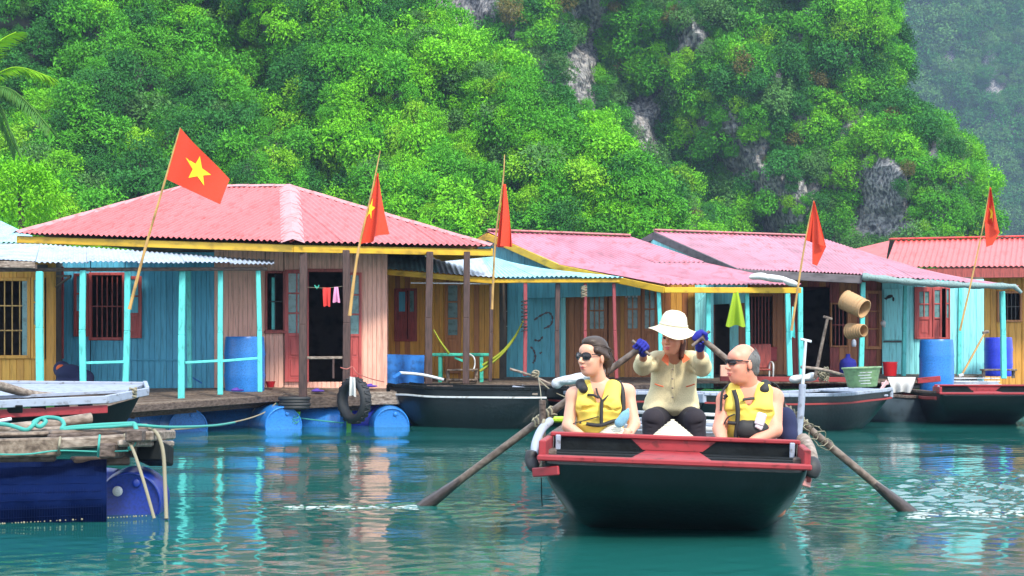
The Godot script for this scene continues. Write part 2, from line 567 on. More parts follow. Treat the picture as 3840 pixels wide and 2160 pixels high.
func near_slope(x: float, t: float) -> Vector3:
	var y := t * lerp_table(CREST, x) - 0.6 * (1.0 - t)
	var d := 69.0 + 0.95 * y
	d -= 3.4 * bump.get_noise_2d(x * 1.0, y * 1.1) + 1.9 * bump.get_noise_2d(x * 2.6 + 40, y * 2.6)
	# gullies that run down the slope
	d += 5.0 * exp(-pow(line_dist(Vector2(x, y), Vector2(-15.5, 19.0), Vector2(-8.4, 8.6)) / 1.3, 2))
	d += 3.0 * exp(-pow(line_dist(Vector2(x, y), Vector2(-20.0, 20.0), Vector2(-17.0, 15.0)) / 1.2, 2))
	d += 3.0 * exp(-pow(line_dist(Vector2(x, y), Vector2(-4.0, 14.0), Vector2(-0.5, 9.0)) / 0.9, 2))
	d += 4.0 * pow(clampf((t - 0.8) / 0.2, 0, 1), 2)
	return Vector3(x, y, -d)

func middle_cliff(s: float, y: float) -> Vector3:
	var x := lerpf(-9.0, lerp_table(FLANK, y), s)
	var d := 107.0 + 0.34 * y
	d -= 3.4 * bump.get_noise_2d(x * 0.8 + 300, y * 0.55) + 2.2 * bump.get_noise_2d(x * 2.0 + 90, y * 1.4)
	d -= 2.2 * crag.get_noise_2d(x * 1.5, y * 0.7) + 0.7 * crag.get_noise_2d(x * 4.5 + 9, y * 3.0)
	d -= 6.0 * smoothstep(22.0, 26.0, x) * (1.0 - smoothstep(15.0, 18.5, y))
	d += 5.0 * exp(-pow(line_dist(Vector2(x, y), Vector2(7.0, 24.0), Vector2(17.0, 8.0)) / 2.0, 2))
	d += 16.0 * pow(clampf((s - 0.86) / 0.14, 0, 1), 2)
	return Vector3(x, y, -d)

func far_cliff(s: float, y: float) -> Vector3:
	var x := lerpf(78.0, 200.0, s)
	var d := 410.0 + 0.25 * y
	d -= 12.0 * bump.get_noise_2d(x * 0.25 + 700, y * 0.08) + 7.0 * crag.get_noise_2d(x * 0.45, y * 0.11)
	return Vector3(x, y, -d)

# bare limestone as the photograph shows it: centre and half-axes
const BARE := [[2225, 60, 30, 80], [2185, 230, 62, 80], [2175, 330, 45, 50], [2428, 440, 62, 62], [2440, 530, 48, 40], [2395, 380, 36, 40],
	[2800, 590, 44, 62], [2770, 500, 26, 60], [2925, 838, 74, 42], [3066, 712, 28, 24], [3142, 720, 18, 26], [3255, 720, 56, 90], [3330, 640, 46, 50],
	[3330, 820, 62, 76], [3230, 830, 40, 60], [2600, 150, 40, 60], [2570, 600, 18, 60], [2900, 690, 18, 50],
	[3728, 330, 12, 34], [3780, 290, 8, 34], [3800, 480, 10, 70], [3560, 180, 8, 50], [3830, 380, 9, 50]]

func on_rock(p: Vector3, rad := 0.0) -> bool:
	var px := HX + p.x / -p.z * F
	var py := HY - (p.y - EYE) / -p.z * F
	var e := rad / -p.z * F * 0.3
	for b in BARE:
		if pow((px - b[0]) / (b[2] + e), 2) + pow((py - b[1]) / (b[3] + e), 2) < 1.0: return true
	return false

func leaf(g: G, p: Vector3, dir: Vector3, nrm: Vector3, l: float, w: float):
	var side := dir.cross(nrm)
	if side.length() < 0.05: side = dir.cross(Vector3.RIGHT)
	side = side.normalized()
	var up := side.cross(dir).normalized()
	var mid := p + dir * l * 0.45
	var a := mid + side * w + up * w * 0.35
	var b := mid - side * w + up * w * 0.35
	var tip := p + dir * l - up * l * 0.12
	g.tri(p, tip, a)
	g.tri(p, b, tip)

# a bushy crown of single leaves, about one metre in radius
func crown_mesh(sd: int, leaves: int, size: float, tall := 0.85, droop := 0.25) -> ArrayMesh:
	var r := RandomNumberGenerator.new()
	r.seed = sd
	var lumps := []
	for k in 11:
		var t := r.randf() * TAU
		var q := sqrt(r.randf()) * 0.62
		lumps.append([Vector3(q * cos(t), r.randf_range(-0.1, 0.55) * tall, q * sin(t)), r.randf_range(0.26, 0.46)])
	lumps.append([Vector3(0, 0.15, 0), 0.6])
	var g := G.new()
	g.tinted = true
	var made := 0
	while made < leaves:
		var l: Array = lumps[r.randi() % lumps.size()]
		var d := Vector3(r.randfn(), r.randfn() + 0.25, r.randfn()).normalized()
		var p: Vector3 = l[0] + d * l[1] * (r.randf_range(0.78, 1.1) if r.randf() < 0.8 else r.randf_range(1.1, 1.5))
		var hidden := false
		for o in lumps:
			if p.distance_to(o[0]) < o[1] * 0.72:
				hidden = true
				break
		if hidden and r.randf() < 0.85: continue
		# a twig with a few leaves
		var base := r.randf_range(0.84, 1.14)
		var yellow := r.randf_range(0.92, 1.12)
		for k in r.randi_range(3, 6):
			var o := p + Vector3(r.randfn(), r.randfn(), r.randfn()) * size * 0.55
			var dir := (d * 0.7 + Vector3(r.randfn(), r.randfn() - droop * 2.0, r.randfn()) * 0.6).normalized()
			var s := size * r.randf_range(0.5, 1.35)
			var b := base * r.randf_range(0.88, 1.12)
			g.tint = Color(b * yellow, b, b * r.randf_range(0.8, 1.1))
			leaf(g, o, dir, (d + Vector3.UP * 0.8 + Vector3(r.randfn(), r.randfn(), r.randfn()) * 0.35).normalized(), s, s * r.randf_range(0.20, 0.30))
			made += 1
	return g.mesh()

const SPECIES := [Color(0.17, 0.50, 0.014), Color(0.085, 0.34, 0.018), Color(0.036, 0.175, 0.028), Color(0.21, 0.47, 0.018), Color(0.085, 0.22, 0.05), Color(0.16, 0.145, 0.04)]

func build_hills():
	bump.seed = 12
	bump.frequency = 0.11
	bump.fractal_octaves = 3
	crag.seed = 5
	crag.noise_type = FastNoiseLite.TYPE_CELLULAR
	crag.frequency = 0.22
	crag.cellular_return_type = FastNoiseLite.RETURN_DISTANCE2_SUB
	# ground of the three hills
	var specs := [["near_hill", "soil", "low wooded hill with a bright green shoulder behind the houses"], ["karst_cliff", "rock", "steep limestone cliff overgrown with shrubs"], ["far_cliff", "rock", "hazy blue limestone cliff beyond the near hills"]]
	for h in 3:
		var g := G.new()
		var rows := []
		var nv := [80, 150, 90][h] as int
		var nu := [130, 210, 110][h] as int
		for b in nv + 1:
			var row := PackedVector3Array()
			for a in nu + 1:
				var u := float(a) / nu
				var w := float(b) / nv
				if h == 0: row.append(near_slope(lerpf(-40.0, 8.9, u), w))
				elif h == 1: row.append(middle_cliff(u, lerpf(-0.6, 40.0, w)))
				else: row.append(far_cliff(u, lerpf(-0.6, 150.0, w)))
			rows.append(row)
		# the back of the hill closes it
		var back := PackedVector3Array()
		for p in rows[-1]: back.append(Vector3(p.x, -0.6, p.z - 30.0))
		rows.append(back)
		g.grid(rows, false, h > 0)
		var o := obj(specs[h][0], g, specs[h][1])
		tag(o, specs[h][2], "hill", "", "structure")
	for k in SPECIES.size():
		var lm := StandardMaterial3D.new()
		lm.resource_name = "leaf"
		lm.albedo_color = SPECIES[k].linear_to_srgb()
		lm.vertex_color_use_as_albedo = true
		lm.roughness = 0.55
		lm.metallic_specular = 0.25
		lm.backlight_enabled = true
		lm.backlight = Color(0.5, 0.5, 0.3)
		M["leaf%d" % k] = lm
	var lw := M["leaf0"].duplicate() as StandardMaterial3D
	lw.albedo_color = Color.WHITE
	M["leaf_any"] = lw
	var protos := []
	for k in 10:
		protos.append(crown_mesh(100 + k, 1500, [0.13, 0.15, 0.11, 0.17, 0.13][k % 5], [0.8, 1.0, 0.7][k % 3], [0.2, 0.5, 0.1][k % 3]))
	var r := RandomNumberGenerator.new()
	r.seed = 31
	var loose := []
	for k in protos.size(): loose.append([])
	var singles := 0
	var labels := ["bright green bushy shrub on the wooded hillside", "mid green leafy shrub on the wooded hillside", "dark green shrub on the wooded hillside", "yellow green shrub on the wooded hillside", "dull grey green shrub on the wooded hillside", "dry brownish shrub on the wooded hillside"]
	var tint_noise := FastNoiseLite.new()
	tint_noise.seed = 8
	tint_noise.frequency = 0.12
	for h in 3:
		var count := [3000, 2350, 1300][h] as int
		for k in count:
			# a quasi-random spread
			var u := fposmod(0.5 + 0.7548776662 * k, 1.0)
			var w := fposmod(0.5 + 0.5698402909 * k, 1.0)
			var p: Vector3
			var px: Vector3
			var py: Vector3
			if h == 0:
				p = near_slope(lerpf(-27.0, 8.8, u), w)
				px = near_slope(lerpf(-27.0, 8.8, u) + 0.4, w); py = near_slope(lerpf(-27.0, 8.8, u), minf(w + 0.015, 1.0)) + Vector3(0, 0.001, 0)
			elif h == 1:
				var y := lerpf(0.0, 31.0, w)
				p = middle_cliff(lerpf(0.2, 1.0, u), y); px = middle_cliff(minf(lerpf(0.2, 1.0, u) + 0.01, 1.02), y); py = middle_cliff(lerpf(0.2, 1.0, u), y + 0.4)
			else:
				var y2 := lerpf(0.0, 112.0, w)
				p = far_cliff(lerpf(0.0, 0.6, u), y2); px = far_cliff(lerpf(0.0, 0.6, u) + 0.01, y2); py = far_cliff(lerpf(0.0, 0.6, u), y2 + 1.2)
			if p.y < 0.3: continue
			var rad := [0.38 + 0.85 * pow(r.randf(), 1.6), 0.42 + 1.0 * pow(r.randf(), 1.6), r.randf_range(1.8, 4.6)][h] as float
			var n := (px - p).cross(py - p).normalized()
			if n.z < 0: n = -n
			var c := p + n * rad * r.randf_range(0.0, 0.75) + Vector3.UP * rad * 0.1
			if on_rock(c, rad):
				if h == 0 or r.randf() < 0.9 or on_rock(c): continue
				rad *= 0.45
			var lean := (n * 0.8 + Vector3.UP).normalized()
			var b := Basis(Quaternion(Vector3.UP, lean)) * Basis(Vector3.UP, r.randf() * TAU)
			b = b.scaled_local(Vector3(rad * r.randf_range(0.85, 1.2), rad * r.randf_range(0.8, 1.25), rad))
			# which kinds grow where: paler ones on the shoulder and on the near foot, darker ones in the gullies and on the cliff
			var q := tint_noise.get_noise_2d(p.x * 1.4, p.y * 1.6 + h * 50.0) + r.randfn(0, 0.22)
			var sp := 1
			if h == 0:
				q += 0.28 * smoothstep(-12.0, -4.0, p.x) - 0.1
				sp = 0 if q > 0.27 else (3 if q > 0.2 else (1 if q > -0.22 else 2))
				if r.randf() < 0.05: sp = 4
			elif h == 1:
				q += 0.16 * smoothstep(16.0, 24.0, p.x) - 0.12
				sp = 0 if q > 0.34 else (3 if q > 0.28 else (1 if q > -0.1 else (2 if q > -0.42 else 4)))
				if r.randf() < 0.04: sp = 5
			else:
				sp = 4 if q > 0.0 else 2
			var which := r.randi() % protos.size()
			var qx := HX + c.x / -c.z * F
			var qy := HY - (c.y - EYE) / -c.z * F
			var seen := qx > 10 and qx < 3830 and qy > 10 and qy < 840
			if seen and h < 2 and rad > [1.02, 1.2, 9.0][h] and singles < 200:
				singles += 1
				var o := thing("hill_shrub", labels[sp], "shrub", p, labels[sp].replace(" on the wooded hillside", "s").replace("shrubs", "shrubs of the hillside"))
				var cr := inst("crown", protos[which], "leaf%d" % sp, Transform3D(b, c), o)
				cr.name = "crown"
				var tg := G.new()
				tg.tube([p - n * 0.3, p.lerp(c, 0.6), c + Vector3.UP * rad * 0.3], [0.07 * rad, 0.055 * rad, 0.02 * rad], 6)
				obj("trunk", tg, "bark", o)
			else:
				loose[which].append([Transform3D(b, c), SPECIES[sp] * r.randf_range(0.85, 1.15)])
	var wood := Node3D.new()
	wood.name = "hillside_foliage"
	tag(wood, "dense mass of green shrubs covering the hillsides", "foliage", "", "stuff")
	add_child(wood)
	for k in protos.size():
		var mm := MultiMesh.new()
		mm.transform_format = MultiMesh.TRANSFORM_3D
		mm.use_colors = true
		mm.mesh = protos[k]
		mm.instance_count = loose[k].size()
		for j in loose[k].size():
			mm.set_instance_transform(j, loose[k][j][0])
			mm.set_instance_color(j, loose[k][j][1])
		var mi := MultiMeshInstance3D.new()
		mi.name = "foliage"
		mi.multimesh = mm
		mi.material_override = M["leaf_any"]
		wood.add_child(mi, true)
	build_shore_plants()
	build_splash()

func build_shore_plants():
	# the big pale bush behind the aqua roof
	var fine := crown_mesh(555, 5200, 0.075, 0.95, 0.2)
	for b in [[70, 735, 47.0, 1.55, 0, "round bright green tree behind the pale blue roof"], [218, 815, 49.0, 1.05, 3, "yellow green bush beside the round bright tree"]]:
		var c := at(b[0], b[1], b[2])
		var o := thing("shore_tree", b[5], "tree", Vector3(c.x, 0.1, c.z))
		inst("crown", fine, "leaf%d" % b[4], Transform3D(Basis(Vector3.UP, b[0]).scaled(Vector3(b[3], b[3] * 1.15, b[3])), c - Vector3(0, 0.25 * b[3], 0)), o)
		var g := G.new()
		g.tube([Vector3(c.x, -0.3, c.z), Vector3(c.x + 0.1, c.y - b[3] * 0.6, c.z), Vector3(c.x, c.y + b[3] * 0.3, c.z)], [0.14, 0.11, 0.04], 8)
		obj("trunk", g, "bark", o)
	# the palm whose trunk stands outside the picture
	var base := Vector3(gx(-150, 42), 0, -42)
	var top := at(-95, 330, 42)
	var palm := thing("coconut_palm", "coconut palm reaching in beside the hillside with feathery fronds", "palm tree", base)
	var g := G.new()
	g.tube(spline([base + Vector3(0, -0.3, 0), base + Vector3(-0.25, 2.6, 0), top], 8), 0.13, 10)
	obj("trunk", g, "bark", palm)
	var r := RandomNumberGenerator.new()
	r.seed = 6
	for f in [[190, 290, 130], [60, 120, 120], [188, 480, 150], [60, 560, 140], [-340, 300, 100], [-300, 520, 120], [-200, 80, 130], [120, 400, 60], [-330, 150, 60]]:
		var fg := G.new()
		fg.tinted = true
		var tip := at(f[0], f[1], 42.0 + r.randf_range(-1.2, 1.2))
		var mid: Vector3 = top.lerp(tip, 0.5) + Vector3(0, f[2] / 150.0 * 0.45, 0)
		var pts := spline([top, mid, tip], 14)
		fg.tint = Color(1.0, 0.9, 0.6)
		fg.tube(pts, 0.015, 5)
		for k in range(2, pts.size()):
			var dir: Vector3 = (pts[k] - pts[k - 1]).normalized()
			var side := dir.cross(Vector3.UP).normalized()
			for s in [-1.0, 1.0]:
				for e in 2:
					var l := 0.55 * (1.0 - 0.55 * absf(float(k) / pts.size() - 0.45)) * r.randf_range(0.85, 1.1)
					var ld: Vector3 = (side * s * 0.75 + dir * 0.55 + Vector3.DOWN * r.randf_range(0.25, 0.6)).normalized()
					var v := r.randf_range(0.8, 1.25)
					fg.tint = Color(v * r.randf_range(0.9, 1.5), v, v)
					leaf(fg, pts[k].lerp(pts[k - 1], e * 0.5), ld, Vector3.UP, l, 0.022)
		obj("frond", fg, "leaf3" if f[1] < 350 else "leaf4", palm)

# froth that the oar blades leave on the water
func build_splash():
	var r := RandomNumberGenerator.new()
	r.seed = 15
	mat("froth", Color(0.50, 0.56, 0.56), 0.6, "fine", Vector3(20, 20, 20))
	for q in [["white froth streaks trailing from the oar blade on the open side", [[3400, 3880, 1914, 1946, 80]]], ["white froth streaks trailing from the oar blade by the raft", [[1080, 1560, 1901, 1909, 42]]]]:
		var g := G.new()
		for b in q[1]:
			for k in b[4]:
				var py := r.randf_range(b[2], b[3])
				var d := EYE * F / (py - HY)
				var c := Vector3(gx(r.randf_range(b[0], b[1]), d), 0.0, -d)
				c.y = swell(c.x, c.z) + 0.001
				var s := 0.003 * pow(5.0, r.randf() * r.randf())
				g.lathe([Vector2(s, -0.004), Vector2(s * 0.85, 0.003), Vector2(s * 0.4, 0.006), Vector2(0.0005, 0.007)], 8, Transform3D(Basis(Vector3.UP, r.randf_range(-0.5, 0.5)) * Basis.from_scale(Vector3(r.randf_range(2.0, 9.0), r.randf_range(0.3, 0.6), r.randf_range(0.6, 1.4))), c))
		var o := obj("oar_froth", g, "froth")
		tag(o, q[0], "froth", "", "stuff")

# ---------------------------------------------------------------- house kit

# an upright wall between two points given as [column, distance]; u runs to the right, n towards the bay
func wall_frame(a: Array, b: Array) -> Dictionary:
	var p := Vector3(gx(a[0], a[1]), 0, -a[1])
	var q := Vector3(gx(b[0], b[1]), 0, -b[1])
	var u := (q - p).normalized()
	return {"o": p, "u": u, "n": Vector3(-u.z, 0, u.x) if Vector3(-u.z, 0, u.x).z > 0 else Vector3(u.z, 0, -u.x), "len": p.distance_to(q)}

# where the sight line through a photograph pixel meets that wall: (along, height)
func on(w: Dictionary, px: float, py: float) -> Vector2:
	var k := px - HX
	var u: float = (k * -w.o.z - w.o.x * F) / (w.u.x * F + k * w.u.z)
	return Vector2(u, hy(py, -(w.o.z + u * w.u.z)))

func wp(w: Dictionary, u: float, v: float, out := 0.0) -> Vector3:
	return w.o + w.u * u + Vector3(0, v, 0) + w.n * out

func wb(w: Dictionary) -> Basis:
	return Basis(w.u, Vector3.UP, w.n)

func wbox(called: String, w: Dictionary, u0: float, u1: float, v0: float, v1: float, o0: float, o1: float, m, parent: Node3D, e := 0.004) -> MeshInstance3D:
	var size := Vector3(absf(u1 - u0), absf(v1 - v0), absf(o1 - o0))
	return inst(called, unit_box(size, e), m, Transform3D(wb(w), wp(w, (u0 + u1) / 2, (v0 + v1) / 2, (o0 + o1) / 2)), parent)

func group_part(called: String, parent: Node3D) -> Node3D:
	var o := Node3D.new()
	o.name = called
	parent.add_child(o, true)
	if parent.get_parent() == self: o.position = -parent.position
	return o

# upright boards side by side; holes are [px0, py0, px1, py1]; the top may follow a slope (two heights)
func plank_wall(parent: Node3D, w: Dictionary, y0: float, y1: float, pw: float, mats: Array, holes := [], y1b := -1.0, called := "wall") -> Node3D:
	var part := group_part(called, parent)
	var cuts := []
	for h in holes:
		var a := on(w, h[0], h[1])
		var b := on(w, h[2], h[3])
		cuts.append([a.x, b.x, minf(a.y, b.y), maxf(a.y, b.y)])
	var edges := [0.0]
	var u := 0.0
	while u < w.len - pw * 0.6:
		u += pw * rng.randf_range(0.9, 1.1)
		edges.append(minf(u, w.len))
	edges[-1] = w.len
	for c in cuts:
		for s in [c[0], c[1]]:
			if s > 0.01 and s < w.len - 0.01: edges.append(s)
	edges.sort()
	for k in edges.size() - 1:
		var e0: float = edges[k]
		var e1: float = edges[k + 1]
		if e1 - e0 < 0.012: continue
		var mid := (e0 + e1) / 2
		var top := y1 if y1b < 0 else lerpf(y1, y1b, mid / w.len)
		var runs := [[y0, top]]
		for c in cuts:
			if mid > c[0] and mid < c[1]:
				var next := []
				for r in runs:
					if c[2] > r[0] + 0.01: next.append([r[0], minf(c[2], r[1])])
					if c[3] < r[1] - 0.01: next.append([maxf(c[3], r[0]), r[1]])
				runs = next
		var m = mats[rng.randi() % mats.size()]
		for r in runs:
			if r[1] - r[0] > 0.02:
				var o := rng.randf_range(-0.003, 0.003)
				wbox("plank", w, e0 + 0.0012, e1 - 0.0012, r[0], r[1], -0.022 + o, o, m, part, 0.005)
	return part

# the unseen sides, back, floor and ceiling of a room, so that it is dark inside
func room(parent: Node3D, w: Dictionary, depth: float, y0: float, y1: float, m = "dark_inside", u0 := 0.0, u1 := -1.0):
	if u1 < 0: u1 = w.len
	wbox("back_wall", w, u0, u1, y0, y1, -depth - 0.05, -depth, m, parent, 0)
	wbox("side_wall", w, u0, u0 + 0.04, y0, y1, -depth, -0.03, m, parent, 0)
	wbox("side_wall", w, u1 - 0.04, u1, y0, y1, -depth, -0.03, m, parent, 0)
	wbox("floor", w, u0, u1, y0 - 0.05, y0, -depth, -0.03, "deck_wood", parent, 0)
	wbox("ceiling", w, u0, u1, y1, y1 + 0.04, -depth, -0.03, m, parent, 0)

# a leaf of a door or a shutter: stiles and rails, rows of panes above, sunk panels below
func leaf_panel(parent: Node3D, called: String, w: Dictionary, px0: float, py0: float, px1: float, py1: float, m, rows: int, cols: int, share: float, glazed = "frosted", out := 0.02, panels := 2) -> Node3D:
	var a := on(w, px0, py0)
	var b := on(w, px1, py1)
	return leaf_uv(parent, called, w, minf(a.x, b.x), maxf(a.x, b.x), minf(a.y, b.y), maxf(a.y, b.y), m, rows, cols, share, glazed, out, panels)

func leaf_uv(parent: Node3D, called: String, w: Dictionary, u0: float, u1: float, v0: float, v1: float, m, rows: int, cols: int, share: float, glazed, out: float, panels := 2) -> Node3D:
	var st := minf(0.055, (u1 - u0) * 0.2)
	var vm := v1 - (v1 - v0) * share
	var g := G.new()
	var b := wb(w)
	var bar := func(p0, p1, q0, q1, th):
		g.box(wp(w, (p0 + p1) / 2, (q0 + q1) / 2, out), Vector3(p1 - p0, q1 - q0, th), b, 0.004)
	bar.call(u0, u0 + st, v0, v1, 0.035)
	bar.call(u1 - st, u1, v0, v1, 0.035)
	bar.call(u0 + st, u1 - st, v1 - st, v1, 0.033)
	bar.call(u0 + st, u1 - st, v0, v0 + st, 0.033)
	if panels > 0: bar.call(u0 + st, u1 - st, vm - st / 2, vm + st / 2, 0.033)
	var gw := (u1 - u0 - 2 * st) / cols
	var gh := (v1 - vm - st * 1.5) / rows
	for r in range(1, rows): bar.call(u0 + st, u1 - st, vm + st / 2 + gh * r - 0.012, vm + st / 2 + gh * r + 0.012, 0.03)
	for c in range(1, cols): bar.call(u0 + st + gw * c - 0.01, u0 + st + gw * c + 0.01, vm + st / 2, v1 - st, 0.028)
	var part := obj(called, g, m, parent)
	if glazed != "":
		for r in rows:
			for c in cols:
				wbox("pane", w, u0 + st + gw * c, u0 + st + gw * (c + 1), vm + st / 2 + gh * r, vm + st / 2 + gh * (r + 1), out - 0.006, out - 0.001, glazed, part, 0)
	if panels > 0:
		var ph := (vm - st / 2 - v0 - st) / panels
		for k in panels:
			var q0 := v0 + st + ph * k
			wbox("panel", w, u0 + st, u1 - st, q0, q0 + ph, out - 0.012, out + 0.002, m, part, 0.004)
			if u1 - u0 > 0.16: wbox("panel", w, u0 + st + 0.03, u1 - st - 0.03, q0 + 0.035, q0 + ph - 0.035, out + 0.002, out + 0.012, m, part, 0.006)
	return part

# frame, sill and iron bars round an opening
func window_frame(parent: Node3D, w: Dictionary, px0: float, py0: float, px1: float, py1: float, m, bars := 0, cross := 0, bar_m = "maroon", th := 0.05) -> Node3D:
	var a := on(w, px0, py0)
	var b := on(w, px1, py1)
	var g := G.new()
	var bs := wb(w)
	var put := func(u0, u1, v0, v1, o):
		g.box(wp(w, (u0 + u1) / 2, (v0 + v1) / 2, o), Vector3(u1 - u0, v1 - v0, 0.07), bs, 0.005)
	put.call(a.x, a.x + th, b.y, a.y, 0.0)
	put.call(b.x - th, b.x, b.y, a.y, 0.0)
	put.call(a.x + th, b.x - th, a.y - th, a.y, 0.0)
	put.call(a.x + th, b.x - th, b.y, b.y + th, 0.012)
	var part := obj("window", g, m, parent)
	for k in bars:
		var u := lerpf(a.x + th, b.x - th, (k + 1.0) / (bars + 1))
		wbox("bar", w, u - 0.009, u + 0.009, b.y + th, a.y - th, -0.009, 0.009, bar_m, part, 0.003)
	for k in cross:
		var v := lerpf(b.y + th, a.y - th, (k + 1.0) / (cross + 1))
		wbox("bar", w, a.x + th, b.x - th, v - 0.01, v + 0.01, 0.01, 0.02, bar_m, part, 0.002)
	return part

# corrugated sheets between an eave (a to b) and a top edge (c above a, d above b); edge profile is a sine
func corrugated(parent: Node3D, a: Vector3, b: Vector3, c: Vector3, d: Vector3, mats: Array, pitch := 0.08, amp := 0.014, sheet := 0.8, called := "roof"):
	var part := group_part(called, parent)
	var n := maxi(1, roundi(a.distance_to(b) / sheet))
	var nrm := (b - a).cross(c - a).normalized()
	if nrm.y < 0: nrm = -nrm
	var len_ := maxf(a.distance_to(b), c.distance_to(d))
	for k in n:
		var g := G.new()
		var steps := maxi(6, roundi(len_ / n / pitch * 6))
		var top := PackedVector3Array()
		var rows := []
		var tilt := rng.randf_range(-0.010, 0.014)
		for q in 4:
			var v := q / 3.0
			var row := PackedVector3Array()
			for s in steps + 1:
				var u := (k + float(s) / steps * 1.02) / n
				u = minf(u, 1.0)
				var p := a.lerp(b, u).lerp(c.lerp(d, u), v)
				row.append(p + nrm * (amp * sin(TAU * u * len_ / pitch) + tilt * (1.0 - v) + 0.004 * (k % 2)))
			rows.append(row)
		g.grid(rows)
		# the underside, so that a sheet has thickness
		var under := []
		for row in rows:
			var u2 := PackedVector3Array()
			for p in row: u2.append(p - nrm * 0.004)
			u2.reverse()
			under.append(u2)
		g.grid(under)
		obj("roof_sheet", g, mats[k % mats.size()], part)

# corrugated sheets on one sloping face of a hip roof: poly lies in a plane, ridges run along dir
func corrugated_face(parent: Node3D, poly: Array, dir: Vector3, mats: Array, pitch := 0.09, amp := 0.015, sheet := 0.85, called := "roof"):
	var part := group_part(called, parent)
	var nrm: Vector3 = (poly[1] - poly[0]).cross(poly[2] - poly[0]).normalized()
	if nrm.y < 0: nrm = -nrm
	var vv := (dir - nrm * dir.dot(nrm)).normalized()
	var uu := vv.cross(nrm).normalized()
	var o: Vector3 = poly[0]
	var flat := []
	var lo := INF
	var hi := -INF
	for p in poly:
		var q := Vector2((p - o).dot(uu), (p - o).dot(vv))
		flat.append(q)
		lo = minf(lo, q.x); hi = maxf(hi, q.x)
	var n := ceili((hi - lo) / sheet)
	for k in n:
		var u0 := lo + k * sheet
		var u1 := minf(hi, u0 + sheet)
		var steps := maxi(4, roundi((u1 - u0) / pitch * 7))
		var bot := PackedVector3Array()
		var top := PackedVector3Array()
		var m1 := PackedVector3Array()
		for s in steps + 1:
			var u := clampf(lerpf(u0, u1, float(s) / steps), lo + 1e-4, hi - 1e-4)
			var va := INF
			var vb := -INF
			for e in flat.size():
				var p: Vector2 = flat[e]
				var q: Vector2 = flat[(e + 1) % flat.size()]
				if (p.x - u) * (q.x - u) <= 0 and absf(p.x - q.x) > 1e-6:
					var v := lerpf(p.y, q.y, (u - p.x) / (q.x - p.x))
					va = minf(va, v); vb = maxf(vb, v)
			if va > vb: continue
			var w := nrm * (amp * sin(TAU * (u - lo) / pitch) + 0.004 * (k % 2))
			bot.append(o + uu * u + vv * va + w)
			m1.append(o + uu * u + vv * (va + vb) / 2 + w)
			top.append(o + uu * u + vv * vb + w)
		if bot.size() < 2: continue
		var g := G.new()
		g.grid([bot, m1, top])
		for t in g.n.size():
			if g.n[t].dot(nrm) < 0: g.n[t] = -g.n[t]
		obj("roof_sheet", g, mats[k % mats.size()], part)

func post(parent: Node3D, a: Vector3, b: Vector3, w: float, m, called := "post"):
	var g := G.new()
	var mid := (a + b) / 2 + Vector3(rng.randf_range(-0.012, 0.012), 0, 0)
	g.beam(a, mid, w, w, Vector3.BACK, 0.008)
	g.beam(mid - (mid - a) * 0.002, b, w * 0.97, w * 0.97, Vector3.BACK, 0.008)
	return obj(called, g, m, parent)

func bar_part(parent: Node3D, called: String, a: Vector3, b: Vector3, w: float, h: float, m) -> MeshInstance3D:
	var g := G.new()
	g.beam(a, b, w, h)
	return obj(called, g, m, parent)

# planks laid from edge a-b (front) back to edge c-d
func deck(parent: Node3D, a: Vector3, b: Vector3, c: Vector3, d: Vector3, n: int, mats: Array, th := 0.035):
	for k in n:
		var t0 := (k + 0.04) / n
		var t1 := (k + 0.96) / n
		var g := G.new()
		var p := [a.lerp(c, t0), b.lerp(d, t0), b.lerp(d, t1), a.lerp(c, t1)]
		var lift := Vector3(0, rng.randf_range(-0.006, 0.006), 0)
		var short := rng.randf_range(0.0, 0.03)
		p[0] = p[0].lerp(p[1], short); p[3] = p[3].lerp(p[2], short)
		var low := p.map(func(x): return x + lift - Vector3(0, th, 0))
		p = p.map(func(x): return x + lift)
		var mid: Vector3 = (p[0] + p[1] + p[2] + p[3] + low[0] + low[1] + low[2] + low[3]) / 8
		g.face(p, mid)
		g.face(low, mid)
		for e in 4: g.face([p[e], p[(e + 1) % 4], low[(e + 1) % 4], low[e]], mid)
		obj("deck_plank", g, mats[rng.randi() % mats.size()], parent)

# ---------------------------------------------------------------- the houses

func build_houses():
	blue_house()
	pink_house()
	mustard_house()
	brown_house()
	aqua_house()
	red_roof_house()

